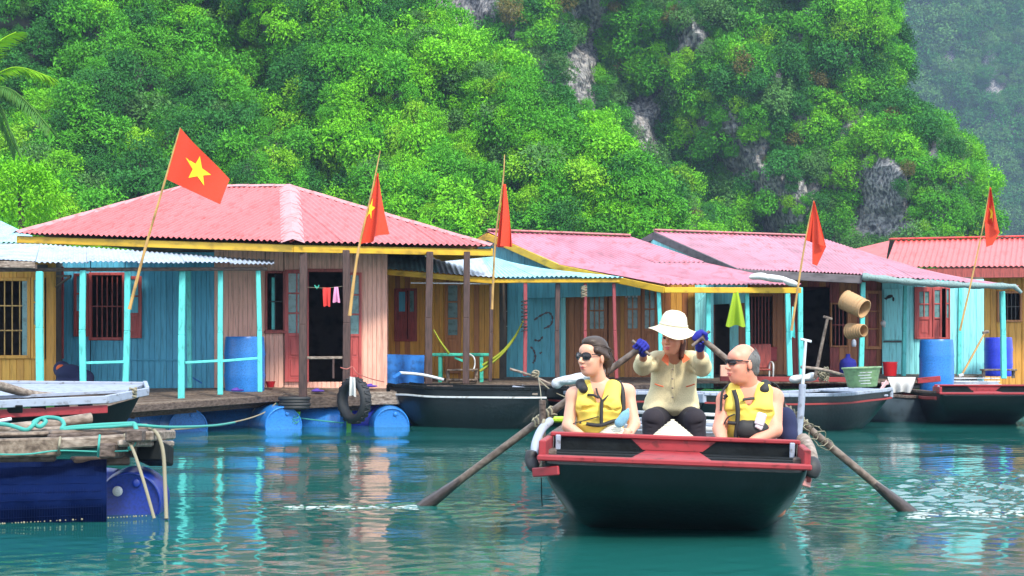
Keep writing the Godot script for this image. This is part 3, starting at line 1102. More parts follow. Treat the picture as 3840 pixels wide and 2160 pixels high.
func blue_house():
	var h := thing("floating_house", "blue boarded house with a barred maroon window under a pale corrugated awning", "house", Vector3(gx(500, 26), 0.45, -26))
	# mustard wing
	var wy := wall_frame([-160, 24.0], [203, 24.2])
	plank_wall(h, wy, 0.45, 2.42, 0.105, ["mustard_board", "mustard_board_b"], [[-110, 1040, 172, 1345]])
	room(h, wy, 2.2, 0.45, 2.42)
	window_frame(h, wy, -110, 1040, 116, 1345, "mustard_board_b", 6, 2, "bamboo")
	wbox("shutter", wy, on(wy, 84, 1300).x, on(wy, 112, 1300).x, on(wy, 0, 1345).y, on(wy, 0, 1045).y, 0.0, 0.03, "frosted", h)
	leaf_panel(h, "shutter", wy, 118, 1040, 168, 1345, "mustard_board", 2, 1, 0.6, "frosted", 0.03)
	# side of the wing, the maroon door leaf with a paper notice in the recess
	var ws := wall_frame([203, 24.2], [206, 25.15])
	plank_wall(h, ws, 0.45, 2.5, 0.12, ["mustard_board_b"])
	var wm := wall_frame([203, 25.1], [240, 25.1])
	wbox("shutter", wm, 0, wm.len, on(wm, 210, 1345).y, on(wm, 210, 1000).y, 0.0, 0.03, "door_red", h)
	wbox("notice", wm, 0.01, 0.10, on(wm, 210, 1315).y, on(wm, 210, 1235).y, 0.03, 0.034, "white_cloth", h, 0)
	# blue front
	var w := wall_frame([206, 25.2], [803, 25.2])
	plank_wall(h, w, 0.42, 2.62, 0.088, ["blue_board", "blue_board_b", "blue_board"], [[340, 1026, 468, 1272]])
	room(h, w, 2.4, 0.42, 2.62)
	window_frame(h, w, 334, 1022, 470, 1276, "door_red", 5, 1, "maroon", 0.045)
	leaf_panel(h, "shutter", w, 280, 1026, 334, 1262, "door_red", 2, 1, 0.62, "sky_board_b", 0.05, 1)
	leaf_panel(h, "shutter", w, 472, 1036, 534, 1268, "door_red", 2, 1, 0.62, "sky_board_b", 0.05, 1)
	wbox("rail", w, on(w, 480, 1350).x, on(w, 690, 1350).x, on(w, 500, 1353).y, on(w, 500, 1346).y, 0.0, 0.03, "blue_board_b", h)
	# awning
	var e0 := at(-60, 972, 20.9)
	var e1 := at(132, 982, 21.2)
	var e2 := at(1028, 988, 23.6)
	var t0 := at(-60, 912, 24.9)
	var t1 := at(150, 915, 24.9)
	var t2 := at(1028, 976, 24.7)
	corrugated(h, e1, e2, t1, t2, ["roof_white"], 0.075, 0.010, 0.75, "awning")
	corrugated(h, e0, e1, t0, t1, ["roof_white"], 0.075, 0.004, 0.75, "awning")
	bar_part(h, "fascia", at(-60, 990, 20.95), at(131, 994, 21.15), 0.03, 0.085, "pale_wood")
	bar_part(h, "awning_beam", at(-60, 1012, 21.0), at(1000, 1008, 23.65), 0.05, 0.05, "beam_wood")
	bar_part(h, "awning_beam", at(131, 1000, 21.2), at(180, 1000, 24.8), 0.05, 0.06, "beam_wood")
	bar_part(h, "bracket", at(205, 1035, 24.4), at(265, 1035, 23.0), 0.03, 0.03, "iron")
	bar_part(h, "bracket", at(265, 1037, 23.0), at(207, 1078, 24.3), 0.03, 0.03, "iron")
	# turquoise posts and rails
	for p in [[148, 1018, 150, 1440, 21.3, 0.085], [311, 1014, 312, 1460, 21.8, 0.075], [478, 1018, 470, 1465, 22.3, 0.075], [684, 1016, 680, 1497, 22.9, 0.085], [827, 1014, 826, 1481, 23.3, 0.07], [968, 1008, 975, 1470, 23.6, 0.065]]:
		post(h, at(p[2], p[3], p[4]), at(p[0], p[1], p[4]), p[5], "turquoise")
	post(h, at(712, 1455, 24.7), at(707, 1015, 24.7), 0.07, "turquoise")
	for p in [[322, 1361, 21.82, 464, 1357, 22.25], [694, 1360, 22.9, 822, 1353, 23.3], [832, 1354, 23.3, 970, 1343, 23.6]]:
		bar_part(h, "rail", at(p[0], p[1], p[2]), at(p[3], p[4], p[5]), 0.03, 0.036, "turquoise")
	bar_part(h, "brace", at(715, 1412, 24.8), at(757, 1437, 24.9), 0.02, 0.02, "blue_cloth")
	# the pale blue roof behind, at the picture's edge
	var r := thing("blue_roof_house", "house with a pale sky blue roof behind the mustard wing", "house", Vector3(gx(-80, 31), 0.45, -31))
	corrugated(r, at(-420, 905, 28.6), at(176, 912, 28.6), at(-420, 836, 31.5), at(6, 830, 31.5), ["roof_aqua"], 0.09, 0.012, 0.9)
	var wr := wall_frame([-420, 29.2], [150, 29.2])
	plank_wall(r, wr, 0.45, 2.9, 0.13, ["sky_board"])
	room(r, wr, 2.5, 0.45, 2.9)
	# deck
	var k := thing("floating_deck", "weathered plank deck on blue drums before the blue boarded house", "deck", at(700, 1500, 24))
	deck(k, at(250, 1536, 20.0), at(1062, 1481, 24.3), at(206, 1458, 25.3), at(1062, 1453, 25.3), 15, ["deck_wood", "deck_wood_b", "deck_wood"])
	bar_part(k, "edge_beam", at(250, 1552, 20.05), at(1062, 1492, 24.3), 0.07, 0.09, "beam_wood")
	bar_part(k, "edge_beam", at(440, 1556, 21.6), at(1062, 1507, 24.7), 0.07, 0.1, "beam_wood")
	for c in [[455, 1540, 1585, 21.9], [500, 1540, 1570, 21.9], [685, 1518, 1580, 23.0], [728, 1515, 1580, 23.0]]:
		bar_part(k, "hanger", at(c[0], c[1], c[3]), at(c[0] - 2, c[2], c[3]), 0.05, 0.05, "beam_wood")

func pink_house():
	var h := thing("floating_house", "pink boarded house with maroon double doors and a red hip roof on yellow fascia", "house", Vector3(gx(1100, 26), 0.45, -26))
	var w := wall_frame([803, 25.2], [1446, 25.5])
	plank_wall(h, w, 0.5, 2.78, 0.07, ["pink_board", "pink_board", "pink_board_b"], [[996, 1020, 1066, 1240], [1158, 1012, 1296, 1432]])
	wbox("plinth", w, on(w, 1040, 1440).x, w.len, 0.46, 0.56, 0.0, 0.06, "pink_board_b", h)
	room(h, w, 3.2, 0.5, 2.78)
	window_frame(h, w, 994, 1016, 1070, 1246, "maroon", 1, 1, "black", 0.035)
	wbox("curtain", w, on(w, 1018, 1200).x, on(w, 1034, 1200).x, on(w, 1010, 1236).y, on(w, 1010, 1040).y, -0.06, -0.03, "turquoise", h)
	wbox("sill", w, on(w, 990, 1240).x, on(w, 1075, 1240).x, on(w, 990, 1250).y, on(w, 990, 1241).y, 0.0, 0.06, "maroon", h)
	leaf_panel(h, "door", w, 1068, 1012, 1158, 1432, "door_red", 3, 2, 0.58, "frosted", 0.03)
	leaf_panel(h, "door", w, 1304, 1022, 1356, 1428, "door_red", 3, 1, 0.58, "frosted", 0.03)
	wbox("door_frame", w, on(w, 1288, 1200).x, on(w, 1304, 1200).x, on(w, 1290, 1432).y, on(w, 1290, 1010).y, -0.03, 0.03, "maroon", h)
	wbox("door_frame", w, on(w, 1140, 1200).x, on(w, 1310, 1200).x, on(w, 1200, 1020).y, on(w, 1200, 1008).y, -0.03, 0.025, "maroon", h)
	wbox("corner_board", w, w.len - 0.05, w.len + 0.02, 0.5, 2.76, -0.05, 0.012, "pink_board_b", h)
	# side that goes back on the right
	var ws := wall_frame([1446, 25.55], [1455, 29.5])
	plank_wall(h, ws, 0.5, 2.75, 0.12, ["pink_board_b"])
	# hip roof
	var L := at(60, 873, 25.9)
	var C := at(1098, 905, 23.7)
	var R := at(1846, 922, 25.5)
	var ra := at(690, 700, 28.4)
	var rb := at(1085, 698, 27.6)
	var back_l := Vector3(gx(700, 31.5), L.y, -31.5)
	var back_r := Vector3(gx(1180, 31.0), R.y, -31.0)
	corrugated_face(h, [L, C, rb, ra], (rb - C) * 0.75 + Vector3(2.0, 0, -1.2), ["roof_pink", "roof_pink_b", "roof_pink"], 0.1, 0.015, 0.8)
	corrugated_face(h, [C, R, rb], (rb - C) * 0.75 + Vector3(-1.6, 0, -1.6), ["roof_pink_b", "roof_pink", "roof_pink"], 0.1, 0.015, 0.8)
	var bg := G.new()
	var below := (ra + rb) / 2 - Vector3(0, 3, 0)
	bg.face([R, back_r, rb], below)
	bg.face([back_r, back_l, ra, rb], below)
	bg.face([back_l, L, ra], below)
	obj("roof_back", bg, "roof_pink", h)
	# caps over the hips and the ridge
	for c in [[C, rb, 0.34], [rb, ra, 0.22], [ra, L, 0.2], [rb, R, 0.16]]:
		var g := G.new()
		var a: Vector3 = c[0]
		var b: Vector3 = c[1]
		var s: Vector3 = (b - a).cross(Vector3.UP).normalized() * c[2] * 0.5
		var lift := Vector3(0, 0.035, 0)
		var drop: Vector3 = Vector3(0, -0.03 - c[2] * 0.08, 0)
		for t in 8:
			var p := a.lerp(b, t / 8.0)
			var q := a.lerp(b, (t + 1.02) / 8.0)
			var up := lift + Vector3(0, 0.004 * (t % 2), 0)
			g.quad(p + up, q + up, q - s + up + drop, p - s + up + drop)
			g.quad(p + s + up + drop, q + s + up + drop, q + up, p + up)
		obj("ridge_cap", g, "roof_cap", h)
	# yellow fascia under the eaves
	var f := Vector3(0, -0.10, -0.05)
	bar_part(h, "fascia", L + f, C + f, 0.03, 0.11, "yellow_trim")
	bar_part(h, "fascia", C + f, R + f, 0.03, 0.11, "yellow_trim")
	bar_part(h, "fascia", R + f, back_r + f, 0.03, 0.13, "yellow_trim")
	# soffit boards close the roof from below
	var sg := G.new()
	var dn := Vector3(0, -0.045, 0)
	var cc := (C + back_l) * 0.5 + dn
	for e in [[C, L], [R, C], [back_r, R], [back_l, back_r], [L, back_l]]:
		sg.tri(cc, e[0] + dn, e[1] + dn)
	obj("soffit", sg, "beam_wood", h)
	# porch posts
	for p in [[1139, 936, 1136, 1497, 23.9, 0.11], [1298, 938, 1298, 1484, 24.2, 0.105], [1612, 944, 1608, 1440, 24.9, 0.105], [1751, 944, 1747, 1440, 25.3, 0.1]]:
		post(h, at(p[2], p[3], p[4]), at(p[0], p[1], p[4]), p[5], "post_brown")
	bar_part(h, "rail", at(1150, 1342, 23.9), at(1294, 1341, 24.2), 0.03, 0.04, "pale_wood")
	bar_part(h, "baluster", at(1250, 1344, 24.1), at(1250, 1420, 24.1), 0.04, 0.03, "post_brown")
	# deck
	var k := thing("floating_deck", "low grey plank deck with a hanging tyre before the pink house", "deck", at(1250, 1490, 24.5))
	deck(k, at(1058, 1490, 24.0), at(1600, 1478, 24.9), at(1040, 1446, 25.5), at(1600, 1438, 26.2), 11, ["deck_wood", "deck_wood_b"])
	bar_part(k, "edge_beam", at(1050, 1516, 24.0), at(1390, 1500, 24.55), 0.06, 0.16, "beam_wood")
	bar_part(k, "edge_beam", at(1385, 1494, 24.4), at(1620, 1490, 24.8), 0.06, 0.19, "pale_wood")
	bar_part(k, "edge_beam", at(1060, 1535, 24.5), at(1600, 1525, 25.2), 0.06, 0.08, "beam_wood")

func mustard_house():
	var h := thing("floating_house", "mustard boarded house with green glazed shutters under an aqua awning with yellow fascia", "house", Vector3(gx(1660, 27.5), 0.45, -27.5))
	var w := wall_frame([1448, 27.8], [1872, 27.4])
	plank_wall(h, w, 0.5, 2.5, 0.085, ["mustard_board", "mustard_board_b", "brown_board"], [[1484, 1085, 1560, 1275], [1672, 1060, 1728, 1390]])
	room(h, w, 2.4, 0.5, 2.5)
	window_frame(h, w, 1480, 1082, 1564, 1280, "maroon", 0, 0, "maroon", 0.04)
	leaf_panel(h, "shutter", w, 1488, 1086, 1528, 1274, "maroon", 1, 1, 0.46, "blue_board", 0.0, 1)
	leaf_panel(h, "shutter", w, 1533, 1086, 1560, 1274, "maroon", 1, 1, 0.46, "frosted", 0.03, 1)
	leaf_panel(h, "door", w, 1670, 1058, 1730, 1400, "brown_board", 3, 1, 0.6, "frosted", 0.03, 1)
	# awning: one slope to the left of the corner, the other facing the bay
	var c0 := at(1440, 1008, 25.9)
	var c1 := at(1848, 1040, 25.6)
	var c2 := at(2338, 1038, 25.3)
	var t0 := at(1440, 930, 27.9)
	var t1 := at(1790, 945, 28.0)
	var t2 := at(1960, 1004, 27.2)
	corrugated(h, c0, c1, t0, t1, ["roof_aqua", "roof_white"], 0.085, 0.008, 0.8, "awning")
	corrugated(h, c1, c2, t1, t2, ["roof_aqua"], 0.075, 0.013, 0.8, "awning")
	bar_part(h, "fascia", at(1440, 1020, 25.95), at(1846, 1054, 25.65), 0.03, 0.085, "yellow_trim")
	bar_part(h, "fascia", at(1846, 1054, 25.65), at(2336, 1052, 25.35), 0.03, 0.06, "yellow_trim")
	for p in [[1842, 1062, 1838, 1430, 25.7, 0.06, "post_brown"], [1970, 1060, 1968, 1410, 25.6, 0.06, "red_post"], [2092, 1062, 2090, 1420, 25.6, 0.075, "post_brown"], [2195, 1062, 2194, 1420, 25.5, 0.05, "red_post"], [2302, 1062, 2312, 1420, 25.45, 0.055, "red_post"]]:
		post(h, at(p[2], p[3], p[4]), at(p[0], p[1], p[4]), p[5], p[6])
	bar_part(h, "awning_beam", at(1540, 1061, 25.8), at(1840, 1064, 25.7), 0.02, 0.02, "white_paint")

func brown_house():
	var h := thing("floating_house", "brown and sky blue house with a rose gable roof and yellow barge board", "house", Vector3(gx(2300, 28), 0.45, -28))
	var w := wall_frame([1872, 28.0], [2112, 27.8])
	plank_wall(h, w, 0.5, 2.5, 0.15, ["sky_board", "sky_board_b"], [[1868, 1062, 1902, 1320]])
	room(h, w, 2.0, 0.5, 2.4, "dark_inside", 0.0, 0.3)
	wbox("window", w, 0.0, 0.02, on(w, 1880, 1320).y, on(w, 1880, 1062).y, -0.02, 0.02, "blue_board_b", h)
	for y in [1166, 1222, 1300]: wbox("bar", w, 0.0, 0.14, on(w, 1880, y + 3).y, on(w, 1880, y).y, -0.01, 0.01, "white_paint", h, 0)
	wbox("corner_board", w, w.len - 0.04, w.len + 0.04, 0.5, 2.5, -0.03, 0.02, "aqua_board", h)
	# a few loose strokes of black paint on the boards
	for s in [[[2004, 1200], [2030, 1182], [2058, 1172], [2072, 1190], [2066, 1218], [2040, 1232]], [[2004, 1274], [2022, 1278], [2036, 1262]], [[1990, 1300], [2004, 1318], [2008, 1345], [1998, 1362]], [[2024, 1326], [2032, 1320]]]:
		var g := G.new()
		var pts := []
		for q in s:
			var e := on(w, q[0], q[1])
			pts.append(wp(w, e.x, e.y, 0.010))
		pts = spline(pts, 4)
		for k in pts.size() - 1:
			var t: Vector3 = (pts[k + 1] - pts[k]).normalized().cross(w.n) * 0.014 * (1.0 + 0.4 * sin(k * 2.3))
			g.quad(pts[k] - t, pts[k + 1] - t, pts[k + 1] + t, pts[k] + t)
		obj("paint_stroke", g, "grey_trim", h)
	# gable above the awning
	var gw := wall_frame([1790, 28.6], [2400, 26.4])
	var part := group_part("gable_wall", h)
	var steps := 26
	for k in steps:
		var u0: float = gw.len * k / steps
		var u1: float = gw.len * (k + 1) / steps
		var px0 := lerpf(1790, 2400, (k + 0.5) / steps)
		var pd := lerpf(28.6, 26.4, (k + 0.5) / steps)
		var top := hy(lerp_table([[1780, 900], [1830, 878], [2085, 994], [2400, 1062]], px0), pd)
		wbox("plank", gw, u0 + 0.001, u1 - 0.001, 2.0, maxf(top, 2.06), -0.02, 0.0, ["sky_board", "sky_board_b"][k % 2], part, 0.004)
	# brown front with glazed doors
	var wb2 := wall_frame([2112, 28.0], [2622, 27.6])
	plank_wall(h, wb2, 0.5, 2.4, 0.095, ["brown_board", "brown_board_b", "mustard_board_b"], [[2200, 1085, 2280, 1300], [2342, 1075, 2470, 1430]])
	room(h, wb2, 2.6, 0.5, 2.4)
	leaf_panel(h, "door", wb2, 2200, 1085, 2278, 1420, "brown_board_b", 2, 3, 0.46, "frosted", 0.02, 2)
	leaf_panel(h, "door", wb2, 2342, 1075, 2404, 1430, "brown_board", 2, 2, 0.46, "frosted", 0.02, 2)
	leaf_panel(h, "door", wb2, 2406, 1075, 2468, 1430, "brown_board_b", 2, 2, 0.46, "frosted", 0.03, 2)
	for x in [2349, 2360, 2375, 2388]:
		wbox("transom_slot", wb2, on(wb2, x - 3, 1112).x, on(wb2, x + 4, 1112).x, on(wb2, x, 1116).y, on(wb2, x, 1108).y, 0.03, 0.05, "white_paint", h, 0)
	# rose roof
	var e0 := at(2492, 1066, 24.6)
	var e1 := at(3004, 1068, 24.9)
	var r0 := at(1828, 868, 28.2)
	var r1 := at(2362, 888, 28.6)
	var b0 := at(2092, 990, 26.5)
	var b1 := at(2640, 986, 26.8)
	corrugated(h, e0, e1, b0, b1, ["roof_rose", "roof_rose_b"], 0.085, 0.012, 0.75)
	corrugated(h, b0, b1, r0, r1, ["roof_rose", "roof_rose_b"], 0.085, 0.012, 0.75)
	var bg := G.new()
	bg.face([r0, r1, r1 + Vector3(-2.2, -1.1, -3.4), r0 + Vector3(-2.2, -1.1, -3.4)], r0 + Vector3(0, -3, -1))
	obj("roof_back", bg, "roof_rose_b", h)
	bar_part(h, "ridge_cap", r0 + Vector3(0, 0.03, 0), r1 + Vector3(0, 0.03, 0), 0.16, 0.03, "roof_cap")
	var dn := Vector3(0, -0.085, 0)
	var bend := b0 + Vector3(0, -0.055, 0)
	bar_part(h, "barge_board", r0 + dn, bend, 0.03, 0.12, "yellow_trim")
	bar_part(h, "barge_board", bend, e0 + dn, 0.03, 0.10, "yellow_trim")
	bar_part(h, "fascia", e0 + dn, e1 + dn, 0.03, 0.085, "yellow_trim")
	bar_part(h, "barge_board", r0 + dn, r0 + Vector3(-0.35, -0.26, -0.5), 0.03, 0.12, "yellow_trim")
	# posts on this side
	for p in [[2470, 1085, 2478, 1420, 24.8, 0.06], [2657, 1080, 2656, 1410, 25.0, 0.075], [2800, 1078, 2806, 1410, 25.0, 0.065], [2952, 1080, 2962, 1410, 24.9, 0.075], [3001, 1078, 3006, 1410, 25.4, 0.075]]:
		post(h, at(p[2], p[3], p[4]), at(p[0], p[1], p[4]), p[5], "turquoise")

func aqua_house():
	var h := thing("floating_house", "aqua boarded house with a red glazed window, hung with baskets, under a rose roof", "house", Vector3(gx(3200, 29), 0.45, -29))
	# aqua panel and dark doorways
	var w := wall_frame([2606, 27.4], [2676, 27.4])
	plank_wall(h, w, 0.5, 2.3, 0.1, ["aqua_board", "aqua_board_b"])
	bar_part(h, "brace", at(2612, 1138, 27.2), at(2650, 1098, 27.2), 0.02, 0.03, "aqua_board_b")
	var w2 := wall_frame([2676, 28.6], [3308, 28.9])
	plank_wall(h, w2, 0.5, 2.5, 0.11, ["brown_board", "brown_board_b", "maroon"], [[2680, 1050, 2735, 1420], [2800, 1105, 2900, 1330], [2998, 1075, 3110, 1420], [3112, 1135, 3180, 1300]])
	room(h, w2, 2.6, 0.5, 2.5)
	wbox("panel", w2, on(w2, 2735, 1200).x, on(w2, 2768, 1200).x, 0.5, 2.3, 0.0, 0.03, "aqua_board", h)
	window_frame(h, w2, 2800, 1105, 2902, 1332, "brown_board_b", 6, 0, "maroon", 0.03)
	window_frame(h, w2, 3112, 1135, 3182, 1302, "brown_board", 3, 1, "maroon", 0.03)
	leaf_panel(h, "door", w2, 3240, 1090, 3304, 1310, "brown_board", 3, 1, 0.98, "", 0.05, 0)
	# aqua front
	var w3 := wall_frame([3308, 28.8], [3690, 28.8])
	plank_wall(h, w3, 0.5, 2.36, 0.115, ["aqua_board", "aqua_board_b", "aqua_board"], [[3430, 1078, 3560, 1270]])
	room(h, w3, 2.4, 0.5, 2.36)
	wbox("hatch", w3, on(w3, 3312, 1200).x, on(w3, 3384, 1200).x, on(w3, 3350, 1276).y, on(w3, 3350, 1082).y, 0.01, 0.04, "aqua_board", h, 0.01)
	wbox("hatch_rail", w3, on(w3, 3312, 1200).x, on(w3, 3386, 1200).x, on(w3, 3350, 1284).y, on(w3, 3350, 1278).y, 0.0, 0.03, "iron", h)
	window_frame(h, w3, 3428, 1076, 3562, 1272, "door_red", 0, 0, "maroon", 0.03)
	leaf_panel(h, "shutter", w3, 3434, 1082, 3494, 1268, "door_red", 2, 2, 0.6, "frosted", 0.02, 1)
	leaf_panel(h, "shutter", w3, 3496, 1082, 3530, 1268, "door_red", 2, 1, 0.6, "frosted", 0.02, 1)
	leaf_panel(h, "shutter", w3, 3544, 1082, 3560, 1268, "door_red", 2, 1, 0.6, "frosted", 0.03, 1)
	# roof: slope to the left, hip to the right, awning with a rolled tarpaulin
	var e0 := at(2770, 1006, 26.3)
	var e1 := at(3232, 1030, 26.6)
	var r0 := at(2452, 868, 30.4)
	var r1 := at(3072, 890, 30.8)
	corrugated(h, e0, e1, r0, r1, ["roof_rose_b", "roof_rose"], 0.09, 0.012, 0.8)
	var e2 := at(3822, 1072, 26.2)
	var r2 := at(3500, 1030, 28.6)
	corrugated(h, e1, e2, r1, r2, ["roof_rose", "roof_rose_b"], 0.09, 0.012, 0.8)
	var bg := G.new()
	bg.face([r0, r1, r1 + Vector3(-2.2, -1.2, -3.6), r0 + Vector3(-2.2, -1.2, -3.6)], r0 + Vector3(0, -4, -1))
	bg.face([r1, r2, r1 + Vector3(-2.2, -1.2, -3.6)], r1 + Vector3(0, -4, 0))
	obj("roof_back", bg, "roof_rose_b", h)
	bar_part(h, "ridge_cap", r0 + Vector3(0, 0.03, 0), r1 + Vector3(0, 0.03, 0), 0.16, 0.03, "roof_cap")
	var dn := Vector3(0, -0.08, 0)
	bar_part(h, "barge_board", r0 + dn, e0 + dn, 0.03, 0.14, "grey_trim")
	bar_part(h, "fascia", e0 + dn, e1 + dn, 0.03, 0.13, "grey_trim")
	bar_part(h, "barge_board", r0 + dn, r0 + Vector3(-0.6, -0.40, -0.6), 0.03, 0.12, "grey_trim")
	var gw := wall_frame([2440, 30.5], [2800, 27.0])
	var part := group_part("gable_wall", h)
	for k in 22:
		var u0: float = gw.len * k / 22.0
		var q := (k + 0.5) / 22.0
		var top := hy(lerpf(886, 1016, q), lerpf(30.6, 27.0, q))
		wbox("plank", gw, u0 + 0.001, u0 + gw.len / 22.0 - 0.001, 1.9, top, -0.02, 0.0, ["aqua_board", "aqua_board_b"][k % 2], part, 0.004)
	var tg := G.new()
	var pts := spline([e1 + Vector3(0, -0.03, 0.02), at(3420, 1058, 26.5), at(3620, 1070, 26.3), e2 + Vector3(-0.02, -0.01, 0.02)], 8)
	var rad := []
	for k in pts.size(): rad.append(0.075 + 0.014 * sin(k * 1.9) - 0.02 * float(k) / pts.size())
	rad[-1] = 0.03
	pts[-1] += Vector3(0.05, -0.1, 0)
	tg.tube(pts, rad, 9, true, 0.8)
	obj("rolled_tarpaulin", tg, mat("tarp_grey", Color(0.20, 0.30, 0.30), 0.6, "peel", Vector3(3, 3, 3), "rough", 0.6), h)
	for p in [[3236, 1058, 3228, 1400, 26.8, 0.08], [3394, 1072, 3388, 1420, 28.3, 0.07], [3600, 1078, 3596, 1420, 28.3, 0.07], [3758, 1092, 3764, 1420, 26.6, 0.08]]:
		post(h, at(p[2], p[3], p[4]), at(p[0], p[1], p[4]), p[5], "turquoise")
	var k := thing("floating_deck", "low plank deck with a pale edge before the aqua house", "deck", at(3300, 1425, 27.5))
	deck(k, at(2500, 1430, 26.4), at(3530, 1428, 26.9), at(2500, 1404, 28.9), at(3700, 1402, 28.9), 10, ["deck_wood", "deck_wood_b"])
	bar_part(k, "edge_beam", at(2700, 1420, 26.3), at(3180, 1424, 26.5), 0.05, 0.08, "boat_dark_red")
	bar_part(k, "edge_beam", at(3440, 1428, 26.6), at(3526, 1420, 26.6), 0.05, 0.09, "boat_red")
	for p in [[3450, 1470, 3462, 1570], [3500, 1470, 3520, 1590], [3600, 1480, 3640, 1560]]:
		bar_part(k, "pile", at(p[0], p[1], 27.6), at(p[2], p[3], 27.6), 0.06, 0.06, "beam_wood")
	var k2 := thing("floating_deck", "plank deck behind the black boats before the brown house", "deck", at(2100, 1415, 27))
	deck(k2, at(1600, 1446, 25.3), at(2500, 1444, 25.2), at(1448, 1414, 28.0), at(2640, 1410, 28.2), 12, ["deck_wood", "deck_wood_b"])
	bar_part(k2, "edge_beam", at(1600, 1456, 25.3), at(2500, 1454, 25.2), 0.06, 0.1, "beam_wood")

func red_roof_house():
	var h := thing("floating_house", "tan boarded house with a bright red corrugated roof and maroon fascia", "house", Vector3(gx(3760, 30), 0.45, -30))
	var w := wall_frame([3690, 30.0], [4080, 30.0])
	plank_wall(h, w, 0.5, 2.6, 0.12, ["mustard_board_b", "mustard_board"], [[3740, 1095, 3830, 1205]])
	room(h, w, 2.4, 0.5, 2.6)
	window_frame(h, w, 3738, 1092, 3832, 1208, "brown_board", 4, 1, "iron", 0.04)
	var e0 := at(3318, 1002, 29.0)
	var e1 := at(4100, 992, 29.0)
	var r0 := at(3336, 902, 32.0)
	var r1 := at(4100, 886, 32.0)
	corrugated(h, e0, e1, r0 + Vector3(0.1, 0, 0), r1, ["roof_red"], 0.1, 0.014, 0.9)
	var g := G.new()
	g.face([at(3185, 938, 32.5), e0, r0], r0 + Vector3(0, -4, 0))
	g.face([r0, r1, r1 + Vector3(0, -0.9, -3.0), at(3185, 938, 32.5)], r0 + Vector3(0, -4, 0))
	obj("roof_back", g, "roof_red", h)
	bar_part(h, "ridge_cap", r0 + Vector3(0, 0.03, 0), r1 + Vector3(0, 0.03, 0), 0.16, 0.03, "roof_red")
	bar_part(h, "fascia", e0 + Vector3(0, -0.12, -0.05), e1 + Vector3(0, -0.12, -0.05), 0.04, 0.18, "maroon")

# ---------------------------------------------------------------- drums, tyres, boats

# a lying or standing plastic drum: rolled hoops, bungs on the head
func drum(label: String, c: Vector3, axis: Vector3, m, r := 0.29, l := 0.88, group := "", called := "plastic_drum"):
	var y := axis.normalized()
	var x := y.cross(Vector3.FORWARD if absf(y.z) < 0.8 else Vector3.RIGHT).normalized()
	var xf := Transform3D(Basis(x, y, x.cross(y)), c)
	var o := thing(called, label, "drum", c, group)
	var h := l / 2
	var g := G.new()
	g.lathe([Vector2(0.001, -h + 0.02), Vector2(r * 0.86, -h + 0.02), Vector2(r * 0.88, -h), Vector2(r * 0.94, -h), Vector2(r * 0.97, -h + 0.05), Vector2(r, -h * 0.5), Vector2(r * 1.03, -h * 0.36), Vector2(r, -h * 0.3),
		Vector2(r, h * 0.3), Vector2(r * 1.03, h * 0.36), Vector2(r, h * 0.5), Vector2(r * 0.97, h - 0.05), Vector2(r * 0.94, h), Vector2(r * 0.88, h), Vector2(r * 0.86, h - 0.02), Vector2(0.001, h - 0.02)], 28, xf)
	obj("drum_shell", g, m, o)
	for s in [-1.0, 1.0]:
		for e in [-0.55, 0.6]:
			var b := G.new()
			b.lathe([Vector2(0.001, 0), Vector2(0.03, 0), Vector2(0.03, 0.014), Vector2(0.024, 0.02), Vector2(0.001, 0.02)], 12, xf * Transform3D(Basis.IDENTITY if s > 0 else Basis(Vector3.RIGHT, PI), Vector3(r * e, s * (h - 0.02), r * 0.2)))
			obj("bung", b, "white_plastic" if e < 0 else m, o)
	return o

func tyre(label: String, c: Vector3, normal: Vector3, R := 0.3, r := 0.085):
	var o := thing("tyre_fender", label, "tyre", c)
	var y := normal.normalized()
	var x := y.cross(Vector3.UP).normalized()
	var xf := Transform3D(Basis(x, y, x.cross(y)), c)
	var prof := []
	for k in 15:
		var t := TAU * k / 14.0 + 0.5
		prof.append(Vector2(R + r * cos(t) * 0.8, r * sin(t)))
	var g := G.new()
	g.lathe(prof, 36, xf)
	obj("tyre_carcass", g, "rubber", o)
	for k in 40:
		var t := TAU * k / 40.0
		var b := Basis(Vector3.UP, -t)
		var p := G.new()
		p.box(xf * (b * Vector3(R + r * 0.8, 0, 0)), Vector3(0.014, r * 1.3, 0.028), xf.basis * b * Basis(Vector3.RIGHT, 0.35 if k % 2 else -0.35), 0.003)
		obj("tread_block", p, "rubber", o)
	return o

func rope(called: String, pts: Array, r: float, m, label := "", per := 6, parent: Node3D = null):
	var g := G.new()
	g.tube(spline(pts, per), r, 7)
	if parent: return obj(called, g, m, parent)
	var o := single(called, g, m, pts[0], label, "rope")
	return o

